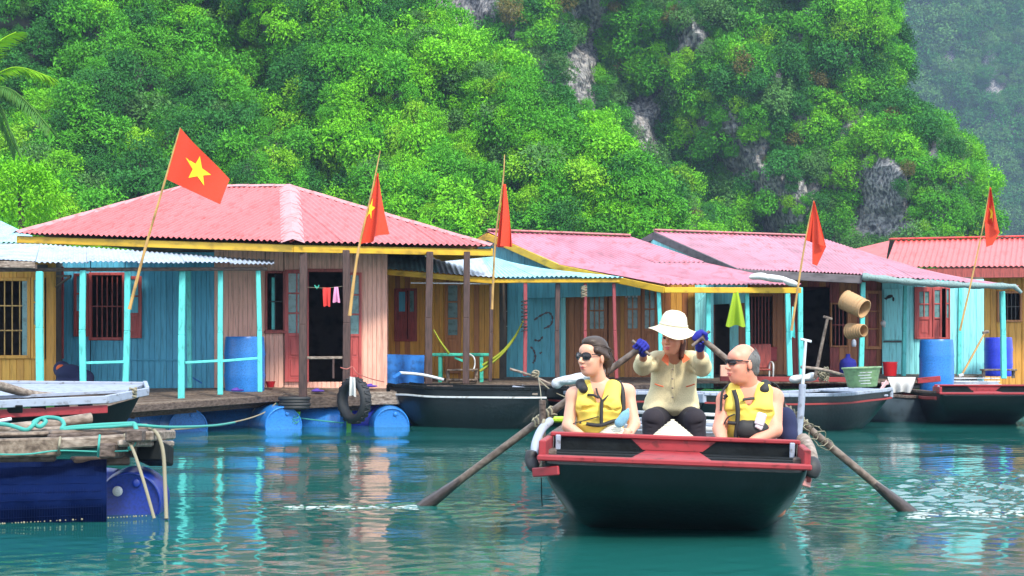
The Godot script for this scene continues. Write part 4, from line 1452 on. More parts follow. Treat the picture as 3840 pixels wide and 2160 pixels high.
func build_floats():
	var gr := "drums that carry the plank decks"
	drum("blue drum beside the grey sampan, half under the deck", at(420, 1590, 22.2), Vector3(0.5, 0, 1), "drum_light")
	drum("bright blue drum head showing under the deck of the blue house", at(688, 1600, 23.3), Vector3(0.35, 0, 1), "drum_light")
	drum("blue drum under the deck corner beside the coiled tyre", at(1032, 1592, 24.0), Vector3(0.45, 0, 1), "drum_light")
	drum("light blue drum lying sideways under the pink house deck", at(1212, 1590, 24.6), Vector3(1, 0, 0.1), "drum_light", 0.27, 0.6)
	drum("violet blue drum behind the hanging tyre", at(1390, 1580, 25.0), Vector3(1, 0, 0.1), "drum_violet", 0.26, 0.5)
	drum("sky blue drum showing its round head by the black boat", at(1458, 1592, 24.6), Vector3(0.2, 0, 1), "drum_light", 0.28, 0.7)
	drum("violet blue drum with a white label beside the black boat", at(1570, 1580, 25.0), Vector3(1, 0, 0.05), "drum_violet", 0.27, 0.8)
	drum("blue drum deep in the shade under the deck", at(560, 1590, 24.4), Vector3(1, 0, 0.2), "drum_light", 0.28, 0.85)
	drum("blue drum lying sideways under the deck of the blue house", at(860, 1590, 24.9), Vector3(1, 0, 0.2), "drum_light", 0.28, 0.85)
	var lab := G.new()
	lab.box(at(1570, 1530, 24.72), Vector3(0.09, 0.07, 0.004), Basis(Vector3.RIGHT, -0.5), 0)
	single("drum_label", lab, "white_plastic", at(1570, 1533, 24.72), "small white paper label on the violet blue drum", "label")
	drum("blue drum in the water below the white netting", at(3412, 1570, 28.0), Vector3(-0.55, 0, 1), "drum_light", 0.28, 0.9)
	drum("violet blue drum in the shade beside the red and black boat", at(3640, 1572, 28.0), Vector3(1, 0, 0.3), "drum_violet", 0.27, 0.7)
	drum("blue drum behind the leaning piles", at(3500, 1575, 28.6), Vector3(1, 0, 0.2), "drum_light", 0.27, 0.6)
	# drums that stand on the decks
	drum("tall sky blue drum standing below the red window", at(3512, 1372, 27.0), Vector3.UP, "drum_light", 0.275, 0.86)
	drum("royal blue drum standing against the tan wall", at(3744, 1338, 28.2), Vector3.UP, "drum_violet", 0.235, 0.66)
	# the large tank behind the turquoise rail
	var c := at(918, 1356, 24.75)
	drum("large blue water drum standing on the deck of the pink house", Vector3(c.x, 0.5 + 0.41, c.z), Vector3.UP, "drum_light", 0.30, 0.84)
	tyre("old tyre hung from a porch post with a white rag", at(1328, 1502, 23.9), Vector3(-0.72, 0, 0.7), 0.265, 0.085)
	var coil := G.new()
	for k in 4:
		var p := []
		for s in 25: p.append(at(1104, 1494 + k * 11, 23.75) + Vector3(cos(TAU * s / 24.0) * (0.21 - 0.015 * (k % 2)), 0, sin(TAU * s / 24.0) * 0.16))
		coil.tube(p, 0.028, 8, false)
	single("rope_coil", coil, "rubber", at(1104, 1527, 23.75), "dark coil of thick rope hung at the deck corner", "rope")
	# ropes over the water
	rope("mooring_rope", [at(640, 1612, 21.8), at(760, 1601, 22.5), at(900, 1578, 23.2), at(990, 1548, 23.7), at(1035, 1512, 23.8)], 0.011, "rope_pale", "slack pale mooring rope between the raft and the deck corner")
	rope("mooring_rope", [at(1035, 1512, 23.8), at(1100, 1560, 23.9), at(1190, 1576, 24.1), at(1290, 1586, 24.2)], 0.010, "rope_teal", "dark green rope sagging before the sideways drum")
	var tangle := G.new()
	for k in 9:
		var p := []
		for s in 5: p.append(at(1096 + rng.randf_range(-20, 26), 1552 + s * 11 + rng.randf_range(-5, 5), 23.75 + rng.randf_range(-0.1, 0.1)))
		tangle.tube(spline(p, 4), 0.007, 5)
	single("rope_tangle", tangle, "rope_teal", at(1100, 1600, 23.75), "tangle of green twine hanging into the water below the rope coil", "twine")

# a flat-bottomed wooden boat: stations are [along, half width at the gunwale, height of the gunwale, half width at the chine, height of the bottom]
func hull_mesh(st: Array, inset := 0.0) -> G:
	var rows := []
	for s in st:
		var row := PackedVector3Array()
		var w: float = s[1] - inset
		var cw: float = s[3] - inset
		var ys: float = s[2]
		var yb: float = s[4] + inset
		var side := []
		for k in 6:
			var t := k / 5.0
			side.append(Vector3(lerpf(w, cw, t * t * 0.9 + 0.1 * t) if k < 5 else cw * 0.93, lerpf(ys, yb, pow(t, 0.85) * 0.94 if k < 5 else 1.0), s[0]))
		for k in 6: row.append(Vector3(-side[k].x, side[k].y, side[k].z))
		row.append(Vector3(-cw * 0.5, yb, s[0]))
		row.append(Vector3(0, yb, s[0]))
		row.append(Vector3(cw * 0.5, yb, s[0]))
		for k in 6: row.append(side[5 - k])
		rows.append(row)
	var g := G.new()
	g.grid(rows)
	return g

func turned(g: G, xf: Transform3D) -> G:
	for k in g.v.size():
		g.v[k] = xf * g.v[k]
		g.n[k] = (xf.basis * g.n[k]).normalized()
	return g

func smooth_stations(st: Array, per := 4) -> Array:
	var out := []
	for k in st.size() - 1:
		for s in per:
			var row := []
			for e in 5: row.append(cubic_interpolate(st[k][e], st[k + 1][e], st[maxi(k - 1, 0)][e], st[mini(k + 2, st.size() - 1)][e], float(s) / per))
			out.append(row)
	out.append(st[-1])
	return out

# a sampan lying between its bow and stern; parts: hull, lining, gunwales, transoms, thwarts, stripe
func sampan(label: String, bow: Vector3, stern: Vector3, beam: float, sheer: Array, hull_m, rail_m, stripe := "", lining := "tar_dull", thwarts := 4, deck_m := "") -> Node3D:
	var o := thing("rowing_boat", label, "boat", Vector3((bow.x + stern.x) / 2, 0, (bow.z + stern.z) / 2))
	var z := Vector3(stern.x - bow.x, 0, stern.z - bow.z).normalized()
	var x := Vector3.UP.cross(z).normalized()
	var l := Vector2(stern.x - bow.x, stern.z - bow.z).length()
	var xf := Transform3D(Basis(x, Vector3.UP, z), Vector3(bow.x, 0, bow.z))
	var b := beam / 2
	var st := smooth_stations([[0.0, b * 0.55, sheer[0], b * 0.45, sheer[0] - 0.12], [l * 0.06, b * 0.64, sheer[0] * 0.97, b * 0.5, sheer[0] * 0.45], [l * 0.16, b * 0.8, lerpf(sheer[0], sheer[1], 0.5), b * 0.6, 0.02],
		[l * 0.35, b, sheer[1], b * 0.72, -0.16], [l * 0.7, b, sheer[1], b * 0.72, -0.16], [l * 0.88, b * 0.86, lerpf(sheer[1], sheer[2], 0.5), b * 0.6, 0.0], [l, b * 0.66, sheer[2], b * 0.5, sheer[2] * 0.5]])
	obj("hull", turned(hull_mesh(st), xf), hull_m, o)
	var inner := hull_mesh(st, 0.03)
	obj("lining", turned(inner, xf), lining, o)
	for s in [-1.0, 1.0]:
		var g := G.new()
		for k in st.size() - 1:
			g.beam(Vector3(s * (st[k][1] - 0.01), st[k][2] + 0.015, st[k][0]), Vector3(s * (st[k + 1][1] - 0.01), st[k + 1][2] + 0.015, st[k + 1][0] + 0.004), 0.07, 0.05, Vector3.UP, 0.008)
		obj("gunwale", turned(g, xf), rail_m, o)
		if stripe != "":
			var h := G.new()
			for k in st.size() - 1:
				h.beam(Vector3(s * (st[k][1] + 0.004), st[k][2] - 0.11, st[k][0]), Vector3(s * (st[k + 1][1] + 0.004), st[k + 1][2] - 0.11, st[k + 1][0] + 0.004), 0.02, 0.026, Vector3.UP, 0.003)
			obj("rubbing_strake", turned(h, xf), stripe, o)
	for e in [st[0], st[-1]]:
		var g := G.new()
		g.box(Vector3(0, e[2] - 0.05, e[0]), Vector3(e[1] * 2.06, 0.13, 0.06), Basis.IDENTITY, 0.012)
		obj("end_board", turned(g, xf), rail_m, o)
	for k in thwarts:
		var t := lerpf(0.16, 0.86, k / maxf(1.0, thwarts - 1.0))
		var q: Array = st[roundi(t * (st.size() - 1))]
		var g := G.new()
		g.box(Vector3(0, q[2] - 0.06, q[0]), Vector3(q[1] * 1.94, 0.03, 0.2), Basis.IDENTITY, 0.006)
		obj("thwart", turned(g, xf), deck_m if deck_m != "" else "pale_wood", o)
	if deck_m != "":
		for k in 7:
			var g := G.new()
			var q: Array = st[mini(2 + k, st.size() - 1)]
			var q2: Array = st[mini(3 + k, st.size() - 1)]
			g.box(Vector3(0, (q[2] + q2[2]) / 2 + 0.01, (q[0] + q2[0]) / 2), Vector3(q[1] * 1.9, 0.025, absf(q2[0] - q[0]) * 0.96), Basis.IDENTITY, 0.005)
			obj("deck_plank", turned(g, xf), deck_m, o)
	return o

func build_boats():
	sampan("long black boat with a thin white line along its side, beside the blue drums", at(1496, 1500, 25.0), at(2090, 1500, 24.0), 1.3, [0.60, 0.56, 0.56], "tar", "tar_dull", "white_paint", "tar_dull", 3)
	sampan("grey decked boat with a dark hull lying behind the yellow vests", at(1940, 1500, 24.9), at(2560, 1500, 24.4), 1.2, [0.56, 0.49, 0.5], "tar", "grey_paint", "boat_dark_red", "tar_dull", 3, "grey_paint")
	sampan("dark boat with a grey gunwale and red stripe under the green tub", at(3285, 1500, 24.3), at(2580, 1500, 23.0), 1.35, [0.55, 0.49, 0.52], "tar", "grey_paint", "boat_dark_red", "tar_dull", 3, "grey_paint")
	sampan("small slate grey boat tucked behind the red striped boat", at(3240, 1500, 25.8), at(3470, 1500, 27.0), 1.0, [0.42, 0.38, 0.4], mat("slate_hull", Color(0.06, 0.085, 0.11), 0.5, "stain", Vector3(1, 1, 1)), "beam_wood", "", "tar_dull", 2)
	# the grey sampan with a red strake at the left
	var s := thing("grey_sampan", "flat grey sampan with pale deck boards and a red strake, moored beside the blue house", "boat", at(200, 1560, 18.6))
	var fl := at(-300, 1520, 16.6)
	var fr := at(548, 1482, 18.9)
	var bl := at(-300, 1446, 20.3)
	var br := at(548, 1443, 20.1)
	# deck boards run along the boat, the front one lowest
	var f0 := at(-300, 1500, 17.0)
	var f1 := at(480, 1462, 19.2)
	var b0 := at(-300, 1436, 20.0)
	var b1 := at(540, 1442, 20.4)
	for k in 5:
		var t0 := k / 5.0 + 0.008
		var t1 := (k + 1) / 5.0 - 0.008
		var g := G.new()
		var p := [f0.lerp(b0, t0), f1.lerp(b1, t0), f1.lerp(b1, t1), f0.lerp(b0, t1)]
		var low := p.map(func(q): return q - Vector3(0, 0.03, 0))
		var mid: Vector3 = (p[0] + p[2] + low[0] + low[2]) / 4
		g.face(p, mid); g.face(low, mid)
		for e in 4: g.face([p[e], p[(e + 1) % 4], low[(e + 1) % 4], low[e]], mid)
		obj("deck_board", g, "grey_paint", s)
	bar_part(s, "gunwale", at(-300, 1528, 16.8), at(400, 1498, 18.5), 0.05, 0.085, "grey_paint")
	bar_part(s, "gunwale", at(400, 1498, 18.5), at(552, 1468, 19.8), 0.05, 0.09, "grey_paint")
	bar_part(s, "gunwale", at(552, 1462, 19.8), at(544, 1440, 20.5), 0.05, 0.08, "grey_paint")
	bar_part(s, "gunwale", at(-300, 1430, 20.05), at(545, 1438, 20.45), 0.04, 0.04, "grey_paint")
	bar_part(s, "strake", at(-300, 1566, 16.9), at(400, 1534, 18.55), 0.05, 0.09, "boat_red")
	for k in 4:
		var px := 20.0 + k * 88
		bar_part(s, "rib", at(px + 36, 1520 - k * 4, 17.6 + k * 0.3), at(px + 36, 1548 - k * 4, 17.65 + k * 0.3), 0.16, 0.02, "tar_dull")
	var hg := G.new()
	var top := [at(-300, 1545, 16.95), at(380, 1530, 18.55), at(520, 1490, 19.9), at(530, 1475, 20.4)]
	var low := [at(-300, 1640, 17.4), at(330, 1610, 18.9), at(420, 1600, 20.0), at(430, 1590, 20.6)]
	for k in low.size(): low[k].y = -0.05
	hg.grid([PackedVector3Array(low), PackedVector3Array(top)])
	obj("hull", hg, "tar_dull", s)
	var pg := G.new()
	pg.tube(spline([at(-60, 1430, 17.4), at(120, 1478, 18.2), at(255, 1490, 18.6)], 6), [0.05, 0.05, 0.05, 0.05, 0.05, 0.045, 0.045, 0.045, 0.045, 0.045, 0.045, 0.04, 0.035], 10)
	single("wooden_pole", pg, "pale_wood", at(120, 1482, 18.2), "smooth pale wooden pole lying across the grey sampan", "pole")
	var kg := G.new()
	for k in 7:
		var p := []
		for t in 5: p.append(at(500 + rng.randf_range(-14, 14), 1456 + t * 8 + rng.randf_range(-4, 4), 19.3 + rng.randf_range(-0.08, 0.08)))
		kg.tube(spline(p, 3), 0.012, 6)
	single("rope_knot", kg, "rope_pale", at(500, 1490, 19.3), "grey mooring knot at the end of the grey sampan", "rope")

# the boat with the people; xf places its bow at the water
func bow_boat(label: String, xf: Transform3D, length := 5.0) -> Node3D:
	var o := thing("rowing_boat", label, "boat", xf.origin)
	var st := smooth_stations([[0.0, 0.755, 0.455, 0.71, 0.425], [-0.12, 0.765, 0.453, 0.665, 0.27], [-0.40, 0.785, 0.45, 0.60, 0.115], [-0.82, 0.82, 0.44, 0.57, 0.0], [-1.3, 0.85, 0.44, 0.59, -0.09], [-2.0, 0.88, 0.44, 0.62, -0.15], [-3.2, 0.86, 0.46, 0.62, -0.13], [-4.3, 0.74, 0.52, 0.58, 0.02], [-length, 0.6, 0.58, 0.45, 0.3]])
	st.reverse()
	obj("hull", turned(hull_mesh(st), xf), "tar", o)
	var inner := hull_mesh(st.slice(0, st.size() - 2), 0.035)
	obj("lining", turned(inner, xf), "tar_dull", o)
	var put := func(called, c, size, m, e := 0.006, bs := Basis.IDENTITY):
		var g := G.new()
		g.box(c, size, bs, e)
		return obj(called, turned(g, xf), m, o)
	# bow: red rails, black boards, a red painted panel in the middle
	put.call("bow_board", Vector3(0, 0.445, -0.02), Vector3(1.46, 0.05, 0.03), "tar", 0.006)
	put.call("bow_rail", Vector3(0, 0.462, 0.0), Vector3(1.56, 0.034, 0.06), "boat_red", 0.008)
	put.call("upper_rail", Vector3(0.0, 0.572, -0.56), Vector3(1.50, 0.026, 0.07), "boat_red", 0.006)
	for k in 4: put.call("bow_plank", Vector3(0, 0.447 + 0.008 * k, -0.08 - 0.13 * k), Vector3(1.46, 0.025, 0.125), "tar_dull", 0.004)
	put.call("riser", Vector3(0, 0.512, -0.565), Vector3(1.46, 0.10, 0.03), "tar_dull", 0.004)
	var red := G.new()
	red.quad(Vector3(-0.27, 0.463, -0.036), Vector3(0.24, 0.463, -0.036), Vector3(0.15, 0.492, -0.535), Vector3(-0.17, 0.492, -0.535))
	red.quad(Vector3(-0.19, 0.494, -0.546), Vector3(0.17, 0.494, -0.546), Vector3(0.25, 0.557, -0.546), Vector3(-0.26, 0.557, -0.546))
	obj("painted_panel", turned(red, xf), "boat_red", o)
	for s in [-1.0, 1.0]:
		put.call("coaming", Vector3(s * 0.755, 0.51, -0.30), Vector3(0.04, 0.10, 0.56), "boat_red", 0.006)
		put.call("bracket", Vector3(s * 0.70, 0.52, -0.5), Vector3(0.03, 0.10, 0.03), "grey_paint", 0.004)
		var g := G.new()
		var h := G.new()
		for k in st.size() - 1:
			if st[k][0] > -0.3: continue
			g.beam(Vector3(s * (st[k][1] - 0.03), st[k][2] + 0.02, st[k][0]), Vector3(s * (st[k + 1][1] - 0.03), st[k + 1][2] + 0.02, st[k + 1][0] - 0.004), 0.11, 0.045, Vector3.UP, 0.008)
			h.beam(Vector3(s * (st[k][1] + 0.008), st[k][2] - 0.07, st[k][0]), Vector3(s * (st[k + 1][1] + 0.008), st[k + 1][2] - 0.07, st[k + 1][0] - 0.004), 0.03, 0.05, Vector3.UP, 0.006)
		obj("gunwale", turned(g, xf), "beam_wood", o)
		obj("rubbing_strake", turned(h, xf), "boat_dark_red", o)
	# benches and the stern deck
	for z in [-1.25, -2.0, -2.12]:
		put.call("thwart", Vector3(0, 0.30 if z > -1.5 else 0.40, z), Vector3(1.56, 0.035, 0.28 if z > -1.5 else 0.09), "white_paint" if z < -1.5 else "beam_wood", 0.006)
	for k in 5: put.call("stern_board", Vector3(0, 0.50 + 0.03 * mini(k, 2), -2.55 - 0.17 * k), Vector3(1.5 - 0.04 * k, 0.03, 0.16), "white_paint" if k < 2 else "grey_paint", 0.006)
	for k in 3: put.call("slat", Vector3(0, 0.545 + 0.05 * k, -2.44 - 0.03 * k), Vector3(1.3, 0.022, 0.06), "white_paint", 0.004)
	for k in 6: put.call("floor_board", Vector3(-0.5 + 0.2 * k, 0.06, -2.4), Vector3(0.185, 0.03, 2.2), "deck_wood", 0.006)
	return o

func near_xf() -> Transform3D:
	var c := Vector3(gx(2516, 9.72), 0, -9.72)
	return Transform3D((Basis(Vector3.UP, deg_to_rad(-6.0)) * Basis(Vector3.BACK, deg_to_rad(-1.7))).scaled(Vector3.ONE * 1.03), c)

func build_near_boat():
	var xf := near_xf()
	var b := bow_boat("black wooden rowing boat with red bow rails carrying three people", xf)
	# a second boat of the same make lies bow on at the far raft
	bow_boat("black boat with a red bow panel moored beside the aqua house", Transform3D(Basis(Vector3.UP, deg_to_rad(-4.0)), Vector3(gx(3722, 24.6), 0.02, -24.6)), 4.2)
	# plank ends nailed under the gunwales at the bow
	var p1 := obj("plank_end", beam_g(at(2898, 1772, 9.76), at(3040, 1812, 9.92), 0.02, 0.06), mat("pale_red", Color(0.55, 0.25, 0.24), 0.6, "peel", Vector3(6, 6, 6)), b)
	tag(p1, "chipped pinkish plank end", "")
	var p2 := obj("plank_end", beam_g(at(1998, 1772, 9.9), at(2096, 1764, 9.76), 0.02, 0.055), "boat_red", b)
	tag(p2, "broken red plank end", "")
	# thole posts
	for t in [[2034, 1500, 2032, 1668, 11.5], [3010, 1440, 2992, 1660, 11.35]]:
		var g := G.new()
		g.tube([at(t[0], t[1], t[4]), at((t[0] + t[2]) / 2.0 + 2, (t[1] + t[3]) / 2.0, t[4]), at(t[2], t[3], t[4])], 0.024, 8)
		obj("thole_post", g, "grey_paint" if t[0] > 2500 else "beam_wood", b)
	# the two oars
	for e in [[2402, 1303, 11.35, 2042, 1564, 11.63, 1588, 1902, 11.95, 1], [2630, 1268, 11.35, 2985, 1567, 11.45, 3414, 1926, 11.55, -1]]:
		var hand := at(e[0], e[1], e[2])
		var lock := at(e[3], e[4], e[5])
		var tip := at(e[6], e[7], e[8])
		var dir := (tip - hand).normalized()
		tip += dir * 0.25
		var a := hand
		var o := thing("rowing_oar", ["grey wooden oar passing behind the woman's head, blade in the water", "grey wooden oar passing behind the man's head and backpack"][0 if e[9] > 0 else 1], "oar", lock)
		var g := G.new()
		var l := a.distance_to(tip)
		g.tube([a, a + dir * 0.3, lock, tip - dir * l * 0.25], [0.02, 0.024, 0.027, 0.028], 12)
		obj("loom", g, "oar_wood", o)
		# the blade is a flat plank that starts where the loom thins
		var bl := G.new()
		var z := dir
		var x := z.cross(Vector3.UP).normalized()
		var rows := []
		for k in 5:
			var t := k / 4.0
			var p := tip - dir * l * 0.27 * (1.0 - t)
			var hw := lerpf(0.028, 0.05, smoothstep(0, 0.5, t))
			var th := lerpf(0.028, 0.015, t)
			var y := x.cross(z)
			rows.append(PackedVector3Array([p + x * th + y * hw * 0.4, p + y * hw, p - x * th + y * hw * 0.4, p - x * th - y * hw * 0.4, p - y * hw, p + x * th - y * hw * 0.4]))
		bl.grid(rows, true)
		bl.face(Array(rows[-1]), rows[0][0])
		obj("blade", bl, "wet_wood", o)
		var tg := G.new()
		var bar := (Vector3(0.9 * e[9], -0.75, 0.15)).normalized()
		tg.tube([a - bar * 0.075, a + bar * 0.085], 0.011, 8)
		obj("cross_handle", tg, "oar_wood", o)
		# lashing at the thole
		var r := G.new()
		for k in 6:
			var c := lock + dir * (k - 2.5) * 0.03
			var ring := []
			var u := dir.cross(Vector3.UP).normalized()
			var v := u.cross(dir)
			for s in 13: ring.append(c + (u * cos(TAU * s / 12.0) + v * sin(TAU * s / 12.0)) * (0.034 + 0.004 * sin(s * 3.0 + k)) + dir * 0.012 * sin(s * 2.0))
			r.tube(ring, 0.008, 6, false)
		obj("lashing", r, "rope_pale", o)
	# loops of twine that hang from the oar on the man's side
	var tw := G.new()
	for k in 4:
		var c := at(3030 + k * 24, 1600 + k * 22, 11.4)
		var ring := []
		var q := 0.55 + 0.5 * absf(sin(k * 2.3))
		for s in 11: ring.append(c + Vector3(0.045 * q * cos(TAU * s / 10.0 + k) + 0.012 * sin(s * 2.1 + k), 0.05 * q * sin(TAU * s / 10.0 + k), 0.03 * sin(s * 1.3 + k)))
		tw.tube(ring, 0.0035, 5)
	single("twine_loops", tw, "rope_pale", at(3030, 1640, 11.4), "loose pale twine loops wound round the oar beside the backpack", "twine")
	# fenders
	var f := thing("rope_fender", "grey white rope fender hanging at the woman's side of the bow", "fender", at(2010, 1700, 10.2))
	var fg := G.new()
	fg.tube(spline([at(2062, 1580, 10.6), at(2030, 1612, 10.4), at(2008, 1665, 10.2), at(2006, 1710, 10.1)], 5), 0.027, 10)
	obj("bundle", fg, "grey_paint", f)
	var ff := G.new()
	ff.tube(spline([at(1996, 1690, 10.0), at(1992, 1725, 10.0), at(2008, 1762, 9.95)], 4), [0.025, 0.034, 0.038, 0.04, 0.04, 0.04, 0.038, 0.034, 0.02], 10)
	obj("boot", ff, "rubber", f)
	var fr := G.new()
	fr.tube(spline([at(2040, 1576, 10.5), at(2028, 1640, 10.3), at(2040, 1700, 10.1), at(2028, 1752, 9.95)], 5), 0.012, 7)
	obj("cord", fr, "rope_pale", f)
	f = thing("rope_fender", "pale fender with a black rubber boot at the man's side of the bow", "fender", at(3046, 1760, 9.9))
	fg = G.new()
	fg.tube(spline([at(3012, 1650, 10.5), at(3034, 1690, 10.2), at(3044, 1740, 10.0)], 5), 0.045, 10)
	obj("bundle", fg, "pale_wood", f)
	ff = G.new()
	ff.tube(spline([at(3040, 1728, 9.95), at(3044, 1760, 9.9), at(3034, 1786, 9.9)], 4), [0.04, 0.052, 0.056, 0.056, 0.056, 0.052, 0.05, 0.046, 0.03], 10)
	obj("boot", ff, "rubber", f)
	var fl := G.new()
	fl.tube([at(2030, 1790, 9.75), at(2031, 1870, 10.6), at(2033, 1898, 11.0)], 0.004, 5)
	single("fishing_line", fl, "black", at(2033, 1898, 11.0), "thin black line hanging from the bow into the water", "line")
	# on the stern, a green tray
	var gt := G.new()
	gt.box(at(2080, 1572, 11.9), Vector3(0.26, 0.035, 0.2), Basis.IDENTITY, 0.01)
	single("green_tray", gt, "lime_plastic", at(2080, 1580, 11.9), "small lime green tray on the gunwale behind the woman", "tray")

func beam_g(a: Vector3, b: Vector3, w: float, h: float) -> G:
	var g := G.new()
	g.beam(a, b, w, h)
	return g

# ---------------------------------------------------------------- people

# a field of tapered capsules and ellipsoids, blended, meshed as surface nets
# prims: ["c", a, b, ra, rb, k] capsule; ["e", centre, radii, basis, k] ellipsoid; a trailing "-" cuts away
func blend(prims: Array, cell: float) -> G:
	var lo := Vector3(INF, INF, INF)
	var hi := -lo
	var boxes := []
	for p in prims:
		var l: Vector3
		var h: Vector3
		if p[0] == "c":
			var r := maxf(p[3], p[4])
			l = Vector3(minf(p[1].x, p[2].x), minf(p[1].y, p[2].y), minf(p[1].z, p[2].z)) - Vector3.ONE * r
			h = Vector3(maxf(p[1].x, p[2].x), maxf(p[1].y, p[2].y), maxf(p[1].z, p[2].z)) + Vector3.ONE * r
		else:
			var b: Basis = p[3]
			var q: Vector3 = p[2]
			var e := Vector3(absf(b.x.x) * q.x + absf(b.y.x) * q.y + absf(b.z.x) * q.z, absf(b.x.y) * q.x + absf(b.y.y) * q.y + absf(b.z.y) * q.z, absf(b.x.z) * q.x + absf(b.y.z) * q.y + absf(b.z.z) * q.z)
			l = p[1] - e
			h = p[1] + e
		boxes.append([l, h])
		if not (p[-1] is String):
			lo = lo.min(l)
			hi = hi.max(h)
	lo -= Vector3.ONE * cell * 3
	hi += Vector3.ONE * cell * 3
	var nx := int((hi.x - lo.x) / cell) + 2
	var ny := int((hi.y - lo.y) / cell) + 2
	var nz := int((hi.z - lo.z) / cell) + 2
	var f := PackedFloat32Array()
	f.resize(nx * ny * nz)
	f.fill(1.0)
	for pi in prims.size():
		var p: Array = prims[pi]
		var k: float = p[5] if p[0] == "c" else p[4]
		var cut: bool = p[-1] is String
		var m := Vector3.ONE * (k + cell * 2.5)
		var a: Vector3 = ((boxes[pi][0] - m - lo) / cell).floor()
		var z: Vector3 = ((boxes[pi][1] + m - lo) / cell).ceil()
		var c0: Vector3 = p[1]
		var inv := Basis.IDENTITY
		var ab := Vector3.ZERO
		var l2 := 1.0
		if p[0] == "c":
			ab = p[2] - c0
			l2 = maxf(ab.length_squared(), 1e-9)
		else:
			inv = (p[3] as Basis).transposed()
		var rr: Vector3 = p[2]
		var ra := 0.0
		var rb := 0.0
		if p[0] == "c":
			ra = p[3]
			rb = p[4]
		for iz in range(maxi(0, int(a.z)), mini(nz, int(z.z) + 1)):
			for iy in range(maxi(0, int(a.y)), mini(ny, int(z.y) + 1)):
				var row := (iz * ny + iy) * nx
				for ix in range(maxi(0, int(a.x)), mini(nx, int(z.x) + 1)):
					var q := lo + Vector3(ix, iy, iz) * cell - c0
					var d: float
					if p[0] == "c":
						var t := clampf(q.dot(ab) / l2, 0.0, 1.0)
						d = (q - ab * t).length() - lerpf(ra, rb, t)
					else:
						q = inv * q
						var s := q / rr
						var k0 := s.length()
						var k1 := (s / rr).length()
						d = k0 * (k0 - 1.0) / k1 if k1 > 1e-6 else -minf(rr.x, minf(rr.y, rr.z))
					var o := f[row + ix]
					if cut:
						d = -d
						var h := maxf(k - absf(o - d), 0.0) / maxf(k, 1e-6)
						f[row + ix] = maxf(o, d) + h * h * k * 0.25
					else:
						var h := maxf(k - absf(o - d), 0.0) / maxf(k, 1e-6)
						f[row + ix] = minf(o, d) - h * h * k * 0.25
	var g := G.new()
	var id := {}
	var acc := PackedVector3Array()
	var layer := nx * ny
	var off := [0, 1, nx, nx + 1, layer, layer + 1, layer + nx, layer + nx + 1]
	var cor := [Vector3(0, 0, 0), Vector3(1, 0, 0), Vector3(0, 1, 0), Vector3(1, 1, 0), Vector3(0, 0, 1), Vector3(1, 0, 1), Vector3(0, 1, 1), Vector3(1, 1, 1)]
	var edges := [[0, 1], [2, 3], [4, 5], [6, 7], [0, 2], [1, 3], [4, 6], [5, 7], [0, 4], [1, 5], [2, 6], [3, 7]]
	for iz in nz - 1:
		for iy in ny - 1:
			var row := (iz * ny + iy) * nx
			for ix in nx - 1:
				var b := row + ix
				var s0 := f[b] < 0.0
				if (f[b + 1] < 0.0) == s0 and (f[b + nx] < 0.0) == s0 and (f[b + layer] < 0.0) == s0 and (f[b + nx + 1] < 0.0) == s0 and (f[b + layer + 1] < 0.0) == s0 and (f[b + layer + nx] < 0.0) == s0 and (f[b + layer + nx + 1] < 0.0) == s0: continue
				var sum := Vector3.ZERO
				var cnt := 0
				for e in edges:
					var v0 := f[b + off[e[0]]]
					var v1 := f[b + off[e[1]]]
					if (v0 < 0.0) != (v1 < 0.0):
						sum += cor[e[0]].lerp(cor[e[1]], v0 / (v0 - v1))
						cnt += 1
				id[b] = g.v.size()
				g.v.append(lo + (Vector3(ix, iy, iz) + sum / cnt) * cell)
				g.c.append(Color.WHITE)
				acc.append(Vector3.ZERO)
	for b in id:
		for ax in 3:
			var st: int = [1, nx, layer][ax]
			var u: int = [nx, layer, 1][ax]
			var w: int = [layer, 1, nx][ax]
			if b + st >= f.size(): continue
			var s0 := f[b] < 0.0
			if (f[b + st] < 0.0) == s0: continue
			if not (id.has(b - u) and id.has(b - w) and id.has(b - u - w)): continue
			var q := [id[b], id[b - u], id[b - u - w], id[b - w]]
			if not s0: q.reverse()
			var n := (g.v[q[2]] - g.v[q[0]]).cross(g.v[q[3]] - g.v[q[1]])
			# outward is from inside to outside along the axis
			var want := Vector3.ZERO
			want[ax] = 1.0 if s0 else -1.0
			if n.dot(want) < 0:
				q.reverse()
				n = -n
			for e in q: acc[e] += n
			g.i.append_array([q[0], q[2], q[1], q[0], q[3], q[2]])
	for e in acc: g.n.append(e.normalized())
	return g

func merge(g: G, h: G) -> G:
	var k := g.v.size()
	g.v.append_array(h.v)
	g.n.append_array(h.n)
	g.c.append_array(h.c)
	for e in h.i: g.i.append(e + k)
	return g

func cap(a: Vector3, b: Vector3, ra: float, rb: float, k := 0.02) -> Array:
	return ["c", a, b, ra, rb, k]

func ell(c: Vector3, r: Vector3, b := Basis.IDENTITY, k := 0.015) -> Array:
	return ["e", c, r, b, k]

